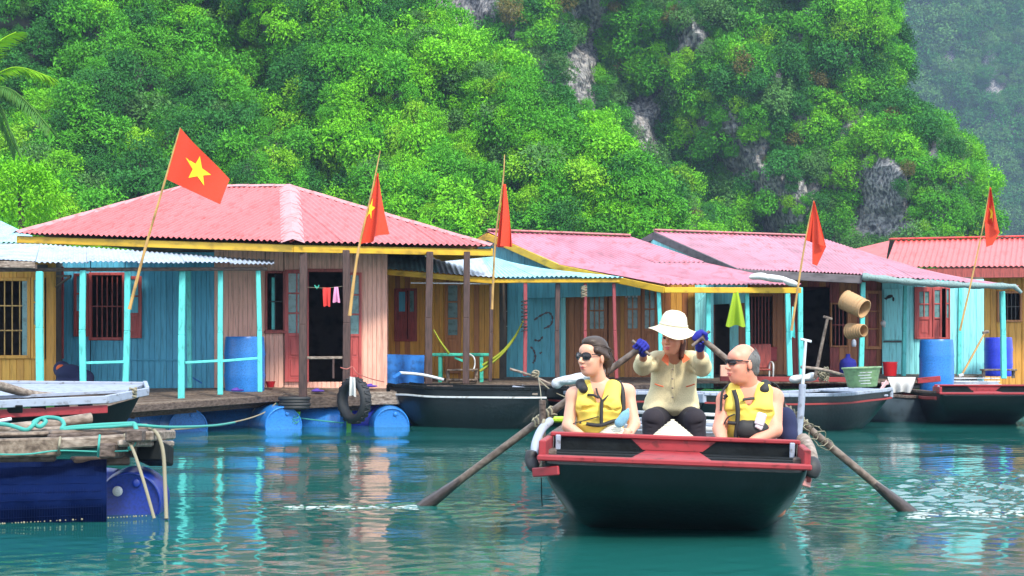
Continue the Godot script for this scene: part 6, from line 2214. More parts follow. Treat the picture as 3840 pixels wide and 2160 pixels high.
func man():
	var base := at(2840, 1800, 10.750)
	var o := thing("person", "balding man in dark wraparound sunglasses and a yellow life vest, seated in the boat", "person", base)
	var h := head_at(2782, 1366, 10.650, -66, 2, 0)
	var neck := at(2806, 1455, 10.710)
	var shl := at(2722, 1500, 10.710)
	var shr := at(2902, 1492, 10.750)
	var el_l := at(2700, 1608, 10.630)
	var wr_l := at(2710, 1668, 10.450)
	var el_r := at(2904, 1612, 10.630)
	var wr_r := at(2812, 1664, 10.450)
	var hip := at(2810, 1745, 10.790)
	var g := blend(head_prims(h, 1.02, 0.004) + [cap(h * Vector3(0, -0.06, -0.03), neck, 0.06, 0.07, 0.025), ell(h * Vector3(0, -0.1, 0.02), Vector3(0.04, 0.022, 0.04), h.basis, 0.03)], 0.0045)
	var tors := [cap(neck, at(2815, 1570, 10.750), 0.07, 0.13, 0.05), cap(shl, shr, 0.058, 0.058, 0.04), cap(at(2770, 1480, 10.710), at(2860, 1475, 10.710), 0.07, 0.07, 0.05), cap(shl, el_l, 0.056, 0.046, 0.03), cap(el_l, wr_l, 0.045, 0.032, 0.02), cap(shr, el_r, 0.06, 0.05, 0.03), cap(el_r, wr_r, 0.048, 0.033, 0.02), cap(at(2815, 1570, 10.750), hip, 0.15, 0.16, 0.06),
		cap(hip + Vector3(-0.1, 0, 0), hip + Vector3(-0.13, 0.03, 0.42), 0.09, 0.068, 0.03), cap(hip + Vector3(0.1, 0, 0), hip + Vector3(0.12, 0.03, 0.42), 0.09, 0.068, 0.03), cap(hip + Vector3(-0.13, 0.03, 0.42), hip + Vector3(-0.13, -0.25, 0.44), 0.062, 0.045, 0.02), cap(hip + Vector3(0.12, 0.03, 0.42), hip + Vector3(0.12, -0.25, 0.44), 0.062, 0.045, 0.02)]
	merge(g, blend(tors, 0.011))
	merge(g, blend(open_hand(wr_l, Vector3(0.25, -0.5, 0.6), Vector3(0, -0.3, -1), 1.0, 1.08), 0.004))
	merge(g, blend(open_hand(wr_r, Vector3(-0.75, -0.2, 0.35), Vector3.DOWN, 1.0, 1.08), 0.004))
	var body := obj("body", g, "skin_man", o)
	face_parts(body, h, 1.02, false)
	sunglasses(body, h, 1.02, 0.94)
	# brow bar of the wraparound glasses
	var bw := G.new()
	bw.tube(spline([h * Vector3(-0.078, 0.026, 0.04), h * Vector3(-0.045, 0.03, 0.09), h * Vector3(0, 0.032, 0.112), h * Vector3(0.045, 0.03, 0.09), h * Vector3(0.078, 0.026, 0.04)], 5), 0.005, 6)
	obj("brow_bar", bw, "black", body)
	var P := func(x, y, z): return h * Vector3(x, y, z)
	obj("hair", blend([ell(P.call(0, 0.022, -0.036), Vector3(0.083, 0.086, 0.09), h.basis, 0.02), ell(P.call(0, -0.045, -0.066), Vector3(0.062, 0.045, 0.052), h.basis, 0.02),
		ell(P.call(0, 0.138, 0.035), Vector3(0.12, 0.075, 0.12), h.basis * Basis(Vector3.RIGHT, 0.45), 0.008) + ["-"], ell(P.call(0, -0.03, 0.075), Vector3(0.12, 0.12, 0.07), h.basis, 0.01) + ["-"],
		ell(P.call(0.09, -0.01, 0.0), Vector3(0.03, 0.034, 0.022), h.basis, 0.008) + ["-"], ell(P.call(-0.09, -0.01, 0.0), Vector3(0.03, 0.034, 0.022), h.basis, 0.008) + ["-"]], 0.0045), "hair_grey", o)
	var sg := G.new()
	var r2 := RandomNumberGenerator.new()
	r2.seed = 9
	for k in 130:
		# short hairs: thick round the back and the sides, thin over the crown
		var t := r2.randf_range(-2.3, 2.3)
		var y := r2.randf_range(-0.07, 0.075) if k < 100 else r2.randf_range(0.075, 0.115)
		var rad := 0.088 * sqrt(maxf(0.05, 1.0 - pow((y - 0.025) / 0.115, 2)))
		var p0: Vector3 = P.call(sin(t) * rad * 0.9, y, -0.03 - cos(t) * rad)
		var p1: Vector3 = P.call(sin(t) * rad * 0.97 + 0.006 * sin(k), y - 0.018, -0.034 - cos(t) * (rad + 0.004))
		sg.tube([p0, (p0 + p1) / 2 + (p0 - h.origin).normalized() * 0.004, p1], 0.0016, 4)
	obj("loose_strands", sg, "hair_grey", o.get_node("hair"))
	vest(o, at(2808, 1560, 10.700), Basis(Vector3.UP, deg_to_rad(-8)), 0.172, 0.205, 0.136, 10.550, [
		["zip", 0.014, [[2752, 1462, 10.620], [2764, 1500, 10.560], [2768, 1560, 10.545], [2760, 1640, 10.550]]],
		["armhole_edge", 0.007, [[2738, 1440, 10.700], [2710, 1470, 10.640], [2704, 1540, 10.610]]],
		["armhole_edge", 0.007, [[2848, 1462, 10.670], [2850, 1500, 10.620], [2866, 1540, 10.600]]],
		["shoulder_strap", 0.032, [[2868, 1442, 10.82], [2870, 1444, 10.70], [2866, 1462, 10.625]]],
		["waist_strap", 0.012, [[2728, 1585, 10.560], [2760, 1588, 10.545]]],
		["draw_cord", 0.004, [[2716, 1590, 10.580], [2730, 1566, 10.560], [2756, 1554, 10.545]]],
		["emblem", 0.012, [[2716, 1490, 10.600], [2728, 1482, 10.585]]],
		["emblem", 0.007, [[2714, 1498, 10.600], [2722, 1490, 10.590]]],
		["print", 0.009, [[2784, 1500, 10.560], [2806, 1496, 10.562], [2830, 1494, 10.568]], "vest_print"],
	])
	# black pouch at the waist with a wrapped packet tucked in
	obj("waist_pouch", blend([ell(at(2818, 1612, 10.550), Vector3(0.085, 0.062, 0.045), Basis.IDENTITY, 0.02), ell(at(2786, 1610, 10.550), Vector3(0.04, 0.06, 0.04), Basis.IDENTITY, 0.02), ell(at(2850, 1610, 10.570), Vector3(0.06, 0.05, 0.04), Basis.IDENTITY, 0.02)], 0.006), "vest_black", o)
	obj("shorts", blend([ell(hip, Vector3(0.18, 0.11, 0.15), Basis.IDENTITY, 0.04), cap(hip + Vector3(-0.1, 0, 0), hip + Vector3(-0.125, 0.03, 0.33), 0.1, 0.085, 0.03), cap(hip + Vector3(0.1, 0, 0), hip + Vector3(0.12, 0.03, 0.33), 0.1, 0.085, 0.03)], 0.012), "navy_cloth", o)

func cone_hat(label: String, apex: Vector3, r: float, hgt: float, tip := Basis.IDENTITY):
	var o := thing("conical_hat", label, "hat", apex - Vector3(0, hgt, 0), "")
	var xf := Transform3D(tip, apex)
	var g := G.new()
	var prof := []
	for k in 15:
		var t := k / 14.0
		prof.append(Vector2(maxf(r * (1.0 - t), 0.001), -hgt * (1.0 - t) + 0.006 * sin(t * PI)))
	g.lathe(prof, 40, xf)
	obj("leaf_cover", g, "palm_leaf_hat", o)
	for k in 9:
		var t := 0.06 + k * 0.1
		var ring := []
		for s in 33: ring.append(xf * Vector3(r * t * cos(TAU * s / 32.0), -hgt * t + 0.007, r * t * sin(TAU * s / 32.0)))
		var h := G.new()
		h.tube(ring, 0.0022, 4, false)
		obj("hoop", h, "palm_leaf_hat", o)

func boat_things():
	cone_hat("pale conical leaf hat lying on the woman's lap", at(2294, 1582, 10.60), 0.15, 0.115, Basis(Vector3.BACK, 0.1))
	cone_hat("pale conical leaf hat standing before the rower's knees", at(2522, 1572, 10.75), 0.20, 0.17)
	# a folded bag in the woman's hand
	var b := obj("folded_bag", blend([ell(at(2338, 1568, 10.480), Vector3(0.032, 0.055, 0.018), Basis(Vector3.BACK, -0.5), 0.02), ell(at(2322, 1586, 10.490), Vector3(0.03, 0.03, 0.02), Basis.IDENTITY, 0.02), ell(at(2352, 1546, 10.480), Vector3(0.012, 0.03, 0.012), Basis(Vector3.BACK, -0.3), 0.01)], 0.005), mat("bag_blue", Color(0.22, 0.5, 0.68), 0.5, "fine", Vector3(9, 9, 9), "rough", 0.4))
	tag(b, "crumpled pale blue bag held in the woman's hand", "bag")
	var pk := obj("wrapped_packet", packet_mesh(), mat("packet", Color(0.72, 0.66, 0.72), 0.3, "fine", Vector3(6, 6, 6)))
	tag(pk, "white wrapped packet tucked into the man's waist pouch", "packet")
	# backpack behind the man
	var o := thing("backpack", "dark navy backpack beside the seated man", "backpack", at(2950, 1680, 10.850))
	obj("bag_body", blend([ell(at(2948, 1600, 10.870), Vector3(0.075, 0.13, 0.09), Basis.IDENTITY, 0.03), ell(at(2958, 1640, 10.810), Vector3(0.06, 0.07, 0.06), Basis.IDENTITY, 0.03)], 0.008), "navy_cloth", o)
	var s := G.new()
	s.tube(spline([at(2890, 1432, 10.870), at(2916, 1450, 10.890), at(2938, 1500, 10.890), at(2946, 1560, 10.850)], 5), 0.012, 6, true, 0.5)
	obj("strap", s, "vest_black", o)
	var q := G.new()
	q.tube(spline([at(2916, 1450, 11.050), at(2930, 1500, 11.050), at(2946, 1560, 11.100), at(2968, 1580, 11.2)], 5), 0.01, 6)
	single("yellow_rope", q, "rope_pale", at(2930, 1500, 11.050), "pale yellow rope running down behind the man's shoulder", "rope")

func packet_mesh() -> G:
	var g := G.new()
	g.box(at(2852, 1572, 10.50), Vector3(0.062, 0.085, 0.03), Basis(Vector3.BACK, -0.3), 0.01)
	g.box(at(2846, 1600, 10.50), Vector3(0.05, 0.03, 0.02), Basis(Vector3.BACK, -0.5), 0.006)
	return g

# ---------------------------------------------------------------- flags

# cloth hung between corner points (hoist top, hoist bottom, fly top, fly bottom), rippled; the star lies 3 mm off both faces
func flag_cloth(parent: Node3D, ht: Vector3, hb: Vector3, ft: Vector3, fb: Vector3, ripple: float, folds: float, star: Array):
	var nrm := (ft + fb - ht - hb).cross(hb - ht).normalized()
	var wide := maxf(hb.distance_to(fb), ht.distance_to(ft))
	if nrm.z < 0: nrm = -nrm
	var point := func(u: float, v: float) -> Vector3:
		var p := ht.lerp(ft, u).lerp(hb.lerp(fb, u), v)
		return p + nrm * ripple * sin(u * folds + v * 1.7 + 0.5) * smoothstep(0.0, 0.3, u) * (ht.lerp(hb, v).distance_to(ft.lerp(fb, v)) / wide) + Vector3(0, -0.06 * ripple * sin(u * PI), 0)
	var rows := []
	for b in 17:
		var row := PackedVector3Array()
		for a in 25: row.append(point.call(a / 24.0, 1.0 - b / 16.0))
		rows.append(row)
	var g := G.new()
	g.grid(rows)
	obj("cloth", g, "flag_red", parent)
	if star.is_empty(): return
	for side in [-1.0, 1.0]:
		var s := G.new()
		var pts := []
		for k in 10:
			var t := TAU * k / 10.0 + float(star[4])
			var r: float = star[2] if k % 2 == 0 else star[2] * 0.4
			pts.append(Vector2(star[0] + r * sin(t) * star[3], star[1] - r * cos(t)))
		var c: Vector3 = point.call(star[0], star[1]) + nrm * 0.004 * side
		for k in 10:
			# each ray in three strips so that it follows the cloth
			var p: Vector2 = pts[k]
			var q: Vector2 = pts[(k + 1) % 10]
			var o := Vector2(star[0], star[1])
			var last_a := c
			var last_b := c
			for e in 3:
				var t := (e + 1) / 3.0
				var a: Vector3 = point.call(lerpf(o.x, p.x, t), lerpf(o.y, p.y, t)) + nrm * 0.004 * side
				var b: Vector3 = point.call(lerpf(o.x, q.x, t), lerpf(o.y, q.y, t)) + nrm * 0.004 * side
				if side * (a - c).cross(b - c).dot(nrm) < 0:
					if e == 0: s.tri(c, b, a)
					else: s.quad(last_b, b, a, last_a)
				elif e == 0: s.tri(c, a, b)
				else: s.quad(last_a, a, b, last_b)
				last_a = a; last_b = b
		obj("star", s, "star_yellow", parent)

func flag_pole(parent: Node3D, pts: Array, r0: float, r1: float):
	var sp := spline(pts, 8)
	var rad := []
	for k in sp.size(): rad.append(lerpf(r0, r1, float(k) / (sp.size() - 1)) * (1.12 if k % 4 == 0 else 1.0))
	var g := G.new()
	g.tube(sp, rad, 8)
	obj("bamboo_pole", g, "bamboo", parent)

func build_flags():
	var d := 21.0
	var f := thing("flag", "red flag with a yellow star spread wide on a leaning pole before the blue house", "flag", at(485, 1160, d))
	flag_pole(f, [at(485, 1160, d), at(545, 930, d), at(618, 680, d), at(676, 478, d)], 0.022, 0.008)
	flag_cloth(f, at(676, 480, d), at(624, 672, d), at(860, 672, d - 0.1), at(830, 768, d - 0.1), 0.055, 5.5, [0.46, 0.47, 0.33, 0.72, -0.1])
	d = 22.2
	f = thing("flag", "red flag drooping on a bamboo pole before the pink house, star at its hoist", "flag", at(1311, 1184, d))
	flag_pole(f, [at(1311, 1184, d), at(1340, 960, d), at(1390, 740, d), at(1426, 565, d)], 0.024, 0.006)
	flag_cloth(f, at(1416, 645, d), at(1351, 916, d), at(1420, 655, d - 0.05), at(1452, 876, d - 0.15), 0.08, 8.0, [0.16, 0.52, 0.16, 1.3, 0.2])
	d = 23.2
	f = thing("flag", "plain red flag hanging narrow beside the yellow barge board", "flag", at(1845, 1160, d))
	flag_pole(f, [at(1845, 1160, d), at(1858, 900, d), at(1886, 680, d), at(1892, 580, d)], 0.018, 0.006)
	flag_cloth(f, at(1888, 690, d), at(1862, 926, d), at(1894, 690, d - 0.05), at(1912, 922, d - 0.1), 0.09, 10.0, [])
	d = 23.4
	f = thing("flag", "plain orange red flag hanging from a pole at the rose roof with a white bag", "flag", at(2968, 1240, d))
	flag_pole(f, [at(2968, 1240, d), at(3004, 1000, d), at(3030, 850, d), at(3052, 752, d)], 0.018, 0.006)
	flag_cloth(f, at(3051, 752, d), at(3020, 900, d), at(3054, 756, d - 0.05), at(3096, 925, d - 0.15), 0.08, 7.0, [])
	var g := G.new()
	g.grid([PackedVector3Array([at(3046, 990, d - 0.1), at(3064, 997, d - 0.1)]), PackedVector3Array([at(3046, 880, d - 0.05), at(3098, 925, d - 0.12)]), PackedVector3Array([at(3051, 756, d), at(3056, 760, d - 0.05)])])
	obj("cloth", g, "flag_red", f)
	d = 24.0
	f = thing("flag", "red flag with a yellow star drooping on a thin pole above the rolled tarpaulin", "flag", at(3560, 1330, d))
	flag_pole(f, [at(3600, 1240, d), at(3650, 1020, d), at(3690, 830, d), at(3712, 700, d)], 0.016, 0.005)
	flag_cloth(f, at(3713, 700, d), at(3690, 832, d), at(3718, 705, d - 0.05), at(3748, 868, d - 0.1), 0.08, 7.0, [0.45, 0.66, 0.24, 1.0, 0.15])
	var g2 := G.new()
	g2.grid([PackedVector3Array([at(3698, 926, d - 0.05), at(3722, 918, d - 0.1)]), PackedVector3Array([at(3692, 830, d), at(3750, 868, d - 0.1)])])
	obj("cloth", g2, "flag_red", f)

# ---------------------------------------------------------------- the raft in front and the small things

func build_raft():
	var d := 11.0
	var o := thing("net_raft", "weathered timber raft of thick beams lying on dark blue drums", "raft", at(250, 1680, d))
	var put := func(called, a, b, w, h, m):
		var g := G.new()
		g.beam(a, b, w, h, Vector3.UP, 0.012)
		return obj(called, g, m, o)
	put.call("deck_plank", at(-160, 1618, 11.6), at(240, 1606, 11.7), 0.2, 0.03, "pale_wood")
	put.call("deck_plank", at(-160, 1634, 11.2), at(250, 1622, 11.3), 0.22, 0.03, "deck_wood_b")
	put.call("deck_plank", at(180, 1622, 11.2), at(545, 1604, 11.5), 0.2, 0.03, "deck_wood")
	put.call("deck_plank", at(200, 1606, 11.8), at(560, 1598, 12.0), 0.2, 0.03, "deck_wood_b")
	put.call("edge_beam", at(-160, 1686, 10.9), at(228, 1674, 11.05), 0.09, 0.125, "deck_wood_b")
	put.call("edge_beam", at(222, 1664, 11.02), at(490, 1648, 11.25), 0.09, 0.075, "pale_wood")
	put.call("edge_beam", at(180, 1640, 11.12), at(545, 1618, 11.4), 0.08, 0.045, "beam_wood")
	put.call("edge_beam", at(-160, 1722, 11.0), at(210, 1716, 11.1), 0.07, 0.05, "beam_wood")
	for c in [[500, 1634, 10.95, 596, 1626, 12.6, 0.085, "beam_wood"], [540, 1636, 11.2, 632, 1630, 12.7, 0.07, "pale_wood"], [470, 1662, 11.0, 628, 1664, 12.1, 0.045, "pale_wood"], [400, 1690, 11.05, 500, 1690, 12.2, 0.10, "beam_wood"]]:
		put.call("cross_beam", at(c[0], c[1], c[2]), at(c[3], c[4], c[5]), 0.11, c[6], c[7])
	put.call("cross_beam", at(560, 1690, 11.5), at(605, 1712, 11.9), 0.18, 0.14, "tar_dull")
	put.call("cross_beam", at(270, 1728, 11.3), at(480, 1728, 11.5), 0.12, 0.06, "beam_wood")
	var log_g := G.new()
	log_g.tube(spline([at(-120, 1618, 11.5), at(60, 1604, 11.6), at(200, 1588, 11.75), at(342, 1566, 11.9)], 5), [0.035, 0.035, 0.035, 0.036, 0.036, 0.036, 0.037, 0.037, 0.037, 0.037, 0.037, 0.037, 0.036, 0.036, 0.036, 0.036], 12)
	single("bamboo_log", log_g, "pale_wood", at(200, 1588, 11.75), "thick pale bamboo log lying on the raft", "log")
	var stick := G.new()
	stick.tube([at(-60, 1590, 11.9), at(42, 1571, 12.0)], 0.014, 8)
	single("pale_stick", stick, "white_paint", at(20, 1577, 12.0), "short pale stick beside the bamboo log", "stick")
	# drums under the raft; the open one shows its round head
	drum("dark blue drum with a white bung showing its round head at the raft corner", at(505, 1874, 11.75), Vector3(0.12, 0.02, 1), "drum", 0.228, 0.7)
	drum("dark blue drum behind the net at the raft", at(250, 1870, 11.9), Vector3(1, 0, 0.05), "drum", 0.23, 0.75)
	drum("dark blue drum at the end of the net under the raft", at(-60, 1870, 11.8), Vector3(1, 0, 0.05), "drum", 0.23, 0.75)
	var bg := G.new()
	bg.lathe([Vector2(0.001, 0.012), Vector2(0.02, 0.012), Vector2(0.034, 0.008), Vector2(0.036, 0), Vector2(0.001, 0)], 18, Transform3D(Basis(Vector3.RIGHT, PI / 2), at(441, 1842, 11.37)))
	obj("bung", bg, "white_plastic", get_node("plastic_drum_%03d" % (taken["plastic_drum"] - 2)))
	# the dark net hung along the raft
	var net := thing("fishing_net", "dark fishing net hung from the raft down to a line of floats", "net", at(180, 1950, 10.7))
	var rows := []
	for k in 9:
		var t := k / 8.0
		var row := PackedVector3Array()
		for s in 60:
			var u := s / 59.0
			var px := lerpf(-170, 400, u)
			var p := at(px, lerpf(1976 - 0.05 * px, 1722, t), 11.02 + 0.3 * t - 0.22 * sin(PI * t) + 0.012 * sin(u * 17.0 + t * 5.0) + 0.01 * sin(u * 41.0 + 2.0 * sin(t * 6.0)))
			if k == 0: p.y = -0.06
			row.append(p)
		rows.append(row)
	var ng := G.new()
	ng.grid(rows)
	obj("net_cloth", ng, "net_dark", net)
	var strands := G.new()
	for s in range(0, 60, 1):
		var p := []
		for k in range(0, 9, 2): p.append(rows[k][s] + Vector3(0, 0, 0.004))
		strands.tube(p, 0.0022, 3, false)
	for k in range(0, 8):
		var p := []
		for s in range(0, 60, 3): p.append(rows[k][s] + Vector3(0, 0, 0.004))
		strands.tube(p, 0.002, 3, false)
	var so := obj("net_strands", strands, "net_mesh", net)
	so.set_meta("kind", "stuff")
	var fl := G.new()
	for k in 62:
		var px := -160 + k * 12.0 + rng.randf_range(-3, 3)
		var c := at(px, 1971 - 0.055 * px, 10.7)
		c.y = 0.012
		c.z = -(EYE / ((1971 - 0.055 * px) - HY) * F)
		c.x = gx(px, -c.z)
		var r := rng.randf_range(0.003, 0.008)
		if rng.randf() < 0.3: continue
		fl.lathe([Vector2(0.0005, -r), Vector2(r * 0.8, -r * 0.6), Vector2(r, 0), Vector2(r * 0.8, r * 0.6), Vector2(0.0005, r)], 7, Transform3D(Basis.IDENTITY, c))
	var fo := obj("float_beads", fl, "rope_pale", net)
	fo.set_meta("kind", "stuff")
	# ropes
	var tp := []
	for q in [[-60, 1588, 11.4], [20, 1592, 11.35], [60, 1602, 11.3], [100, 1612, 11.25], [128, 1590, 11.3], [150, 1572, 11.5], [172, 1580, 11.4], [150, 1600, 11.3], [126, 1584, 11.35], [168, 1566, 11.5], [220, 1570, 11.45], [240, 1590, 11.35], [232, 1610, 11.25], [262, 1604, 11.25], [380, 1594, 11.3], [505, 1588, 11.35]]: tp.append(at(q[0], q[1], q[2]))
	rope("teal_rope", tp, 0.015, "rope_teal", "thick teal rope looped on top of the raft")
	rope("teal_rope", [at(240, 1612, 11.22), at(300, 1606, 11.2), at(420, 1600, 11.25), at(512, 1594, 11.3), at(640, 1602, 11.8), at(800, 1596, 15.0), at(880, 1584, 19.0)], 0.011, "rope_teal", "thin green rope leading from the raft towards the decks")
	rope("hanging_rope", [at(505, 1590, 11.2), at(512, 1620, 11.1), at(506, 1652, 11.05), at(486, 1684, 11.0)], 0.016, "rope_teal", "short teal rope end tied over the raft beam")
	rope("hanging_rope", [at(468, 1630, 11.1), at(500, 1690, 10.95), at(540, 1810, 10.85), at(578, 1944, 10.8)], 0.011, "rope_pale", "straight olive rope slanting from the raft into the water before the drum")
	rope("hanging_rope", [at(526, 1608, 11.5), at(570, 1610, 11.4), at(596, 1640, 11.3), at(612, 1700, 11.25), at(618, 1800, 11.2), at(624, 1946, 11.1)], 0.014, "rope_pale", "thick pale rope curving over the raft end down to the water")
	rope("hanging_rope", [at(-100, 1702, 10.85), at(90, 1704, 10.88), at(220, 1690, 10.98), at(380, 1694, 11.1), at(480, 1690, 11.0)], 0.006, "rope_teal", "thin green cord strung along the raft beams")
	for q in [[226, 1640, 1700], [374, 1632, 1712]]:
		rope("lashing_cord", [at(q[0], q[1], 10.99), at(q[0] - 4, (q[1] + q[2]) / 2, 10.93), at(q[0] - 6, q[2], 11.0)], 0.008, "rope_pale" if q[0] < 300 else "rope_teal", "pale cord lashed round the raft beam" if q[0] < 300 else "green cord lashed round the raft beam")

func lathe_thing(called: String, label: String, category: String, base: Vector3, prof: Array, m, part: String, sides := 24, b := Basis.IDENTITY, sx := 1.0) -> Node3D:
	var o := thing(called, label, category, base)
	var g := G.new()
	g.lathe(prof, sides, Transform3D(b, base), sx)
	obj(part, g, m, o)
	return o

# a hanging cloth: top edge points and drop, with folds
func hung_cloth(called: String, label: String, category: String, a: Vector3, b: Vector3, drop: float, m, wide := 1.0, folds := 3.0, depth := 0.03):
	var rows := []
	for k in 11:
		var t := 1.0 - k / 10.0
		var row := PackedVector3Array()
		for s in 19:
			var u := s / 18.0
			var mid := a.lerp(b, 0.5)
			var p := mid + (a.lerp(b, u) - mid) * lerpf(1.0, wide, t) + Vector3(0, -drop * t * (1.0 + 0.03 * sin(u * 9.0)), 0)
			row.append(p + Vector3(0, 0, depth * t * sin(u * TAU * folds * 0.5 + 0.7) + 0.4 * depth * sin(t * 4.0)))
		rows.append(row)
	var g := G.new()
	g.grid(rows)
	single(called, g, m, (a + b) / 2 - Vector3(0, drop, 0), label, category)

func build_clutter():
	# --- by the blue house
	var hp := obj("clothes_heap", blend([ell(at(262, 1400, 23.4), Vector3(0.2, 0.13, 0.18), Basis.IDENTITY, 0.06), ell(at(232, 1385, 23.5), Vector3(0.12, 0.12, 0.12), Basis.IDENTITY, 0.05), ell(at(318, 1418, 23.4), Vector3(0.13, 0.12, 0.14), Basis.IDENTITY, 0.05), ell(at(270, 1440, 23.4), Vector3(0.28, 0.1, 0.2), Basis.IDENTITY, 0.05), ["c", at(240, 1360, 23.2), at(330, 1420, 23.2), 0.02, 0.015, 0.03, "-"], ["c", at(210, 1400, 23.2), at(300, 1440, 23.2), 0.015, 0.02, 0.03, "-"]], 0.014), "navy_cloth")
	tag(hp, "heap of dark blue jackets on the deck by the mustard wing", "clothes")
	var oc := obj("orange_jacket", blend([ell(at(226, 1380, 23.36), Vector3(0.06, 0.05, 0.05), Basis(Vector3.BACK, 0.4), 0.02), ell(at(246, 1388, 23.34), Vector3(0.03, 0.03, 0.03), Basis.IDENTITY, 0.02)], 0.008), mat("orange_cloth", Color(0.75, 0.13, 0.03), 0.9, "fine", Vector3(5, 5, 5)))
	tag(oc, "bright orange cloth lying on the dark blue heap", "clothes")
	lathe_thing("red_bowl", "small red plastic bowl on the deck beside the blue water drum", "bowl", at(1014, 1452, 25.0), [Vector2(0.04, 0), Vector2(0.05, 0.0), Vector2(0.075, 0.09), Vector2(0.08, 0.09), Vector2(0.07, 0.085), Vector2(0.045, 0.01), Vector2(0.001, 0.01)], "red_plastic", "shell")
	lathe_thing("lime_bottle", "lime green bottle on the deck before the blue water drum", "bottle", at(920, 1446, 24.7), [Vector2(0.001, 0), Vector2(0.045, 0), Vector2(0.05, 0.06), Vector2(0.03, 0.09), Vector2(0.015, 0.11), Vector2(0.001, 0.11)], "lime_plastic", "shell")
	lathe_thing("white_cup", "white cup on the deck beside the lime green bottle", "cup", at(938, 1447, 24.7), [Vector2(0.001, 0), Vector2(0.03, 0), Vector2(0.038, 0.07), Vector2(0.034, 0.07), Vector2(0.027, 0.008), Vector2(0.001, 0.008)], "white_plastic", "shell")
	for q in [[890, 1463, 24.2, "flat violet cloth on the deck below the water drum"], [1192, 1466, 24.6, "crumpled violet cloth on the deck before the open door"], [1392, 1448, 25.2, "purple cloth on the deck edge behind the tyre"]]:
		var c := obj("floor_cloth", blend([ell(at(q[0], q[1], q[2]), Vector3(0.10, 0.018, 0.08), Basis.IDENTITY, 0.02), ell(at(q[0] - 8, q[1] - 4, q[2]), Vector3(0.05, 0.02, 0.05), Basis(Vector3.BACK, 0.3), 0.02)], 0.008), mat("violet_cloth", Color(0.12, 0.06, 0.45), 0.9, "fine", Vector3(5, 5, 5)) if not M.has("violet_cloth") else "violet_cloth")
		tag(c, q[3], "cloth")
	# washing line across the open door
	rope("washing_line", [at(1140, 1076, 24.0), at(1220, 1080, 24.1), at(1296, 1072, 24.2)], 0.003, "rope_pale", "thin washing line strung between two porch posts")
	hung_cloth("red_garment", "small red garment on the washing line", "garment", at(1210, 1078, 24.1), at(1240, 1079, 24.1), 0.27, "red_cloth", 0.85, 3.0, 0.02)
	hung_cloth("pink_garment", "small pink garment on the washing line", "garment", at(1254, 1076, 24.13), at(1268, 1076, 24.13), 0.225, "pink_cloth", 2.0, 3.0, 0.02)
	for k in 3:
		var g := G.new()
		g.box(at(1182 + k * 6, 1074 + (k % 2) * 5, 24.07), Vector3(0.014, 0.045, 0.012), Basis(Vector3.BACK, 0.4 - 0.4 * k), 0.003)
		single("clothes_peg", g, "green_table", at(1182 + k * 6, 1080, 24.07), "green clothes peg on the washing line", "peg", "pegs on the washing line")
	hung_cloth("white_rag", "white rag hung over the tyre by the porch post", "rag", at(1312, 1412, 23.75), at(1332, 1416, 23.7), 0.27, "white_cloth", 1.3, 3.0, 0.03)
	rope("post_lashing", [at(1276, 1378, 24.0), at(1300, 1384, 24.0), at(1322, 1376, 24.1), at(1340, 1400, 24.1), at(1390, 1420, 24.4), at(1440, 1432, 24.8)], 0.007, mat("red_string", Color(0.4, 0.12, 0.1), 0.9), "reddish cord tied round the porch post above the tyre")
	# --- mustard house porch
	hung_cloth("blue_tarpaulin", "bright blue tarpaulin hung as a low screen beside the pink house", "tarpaulin", at(1449, 1328, 25.8), at(1592, 1332, 25.6), 0.45, "blue_cloth", 0.97, 4.0, 0.05)
	var t := thing("green_table", "sea green table on the porch of the mustard house", "table", at(1730, 1425, 26.4))
	var g1 := G.new()
	g1.box(at(1728, 1330, 26.4), Vector3(0.92, 0.05, 0.5), Basis.IDENTITY, 0.012)
	obj("table_top", g1, "green_table", t)
	for x in [1652, 1806]:
		for dz in [-0.18, 0.2]:
			bar_part(t, "leg", at(x, 1334, 26.4) + Vector3(0, 0, dz), at(x, 1434, 26.4) + Vector3(0, 0, dz), 0.055, 0.055, "green_table")
	bar_part(t, "brace", at(1704, 1340, 26.2), at(1750, 1360, 26.2), 0.03, 0.04, "green_table")
	t = thing("wooden_stool", "low grey wooden crate stool before the green table", "stool", at(1730, 1432, 25.7))
	for q in [[1676, 1388, 1792, 1386], [1680, 1424, 1790, 1424]]: bar_part(t, "rail", at(q[0], q[1], 25.7), at(q[2], q[3], 25.7), 0.2, 0.03, "deck_wood_b")
	for x in [1680, 1786]: bar_part(t, "leg", at(x, 1390, 25.7), at(x, 1436, 25.7), 0.05, 0.05, "deck_wood_b")
	rope("white_hose", [at(1758, 1326, 25.9), at(1778, 1342, 25.8), at(1780, 1372, 25.8), at(1772, 1392, 25.75)], 0.012, "white_paint", "short white hose hanging over the green table edge")
	# hammock slung between the posts
	var hm := thing("hammock", "yellow green net hammock slung between porch posts", "hammock", at(1760, 1385, 26.1))
	for q in [[[1626, 1236], [1652, 1282], [1684, 1326]], [[1962, 1202], [1930, 1262], [1880, 1322], [1810, 1370]], [[1962, 1205], [1925, 1275], [1870, 1340], [1800, 1392]]]:
		var pts := []
		for e in q: pts.append(at(e[0], e[1], 25.75))
		var gg := G.new()
		var sp := spline(pts, 6)
		var rad := []
		for k in sp.size(): rad.append(0.018 + 0.03 * float(k) / sp.size())
		gg.tube(sp, rad, 8, true, 0.5)
		obj("sling", gg, "hammock", hm)
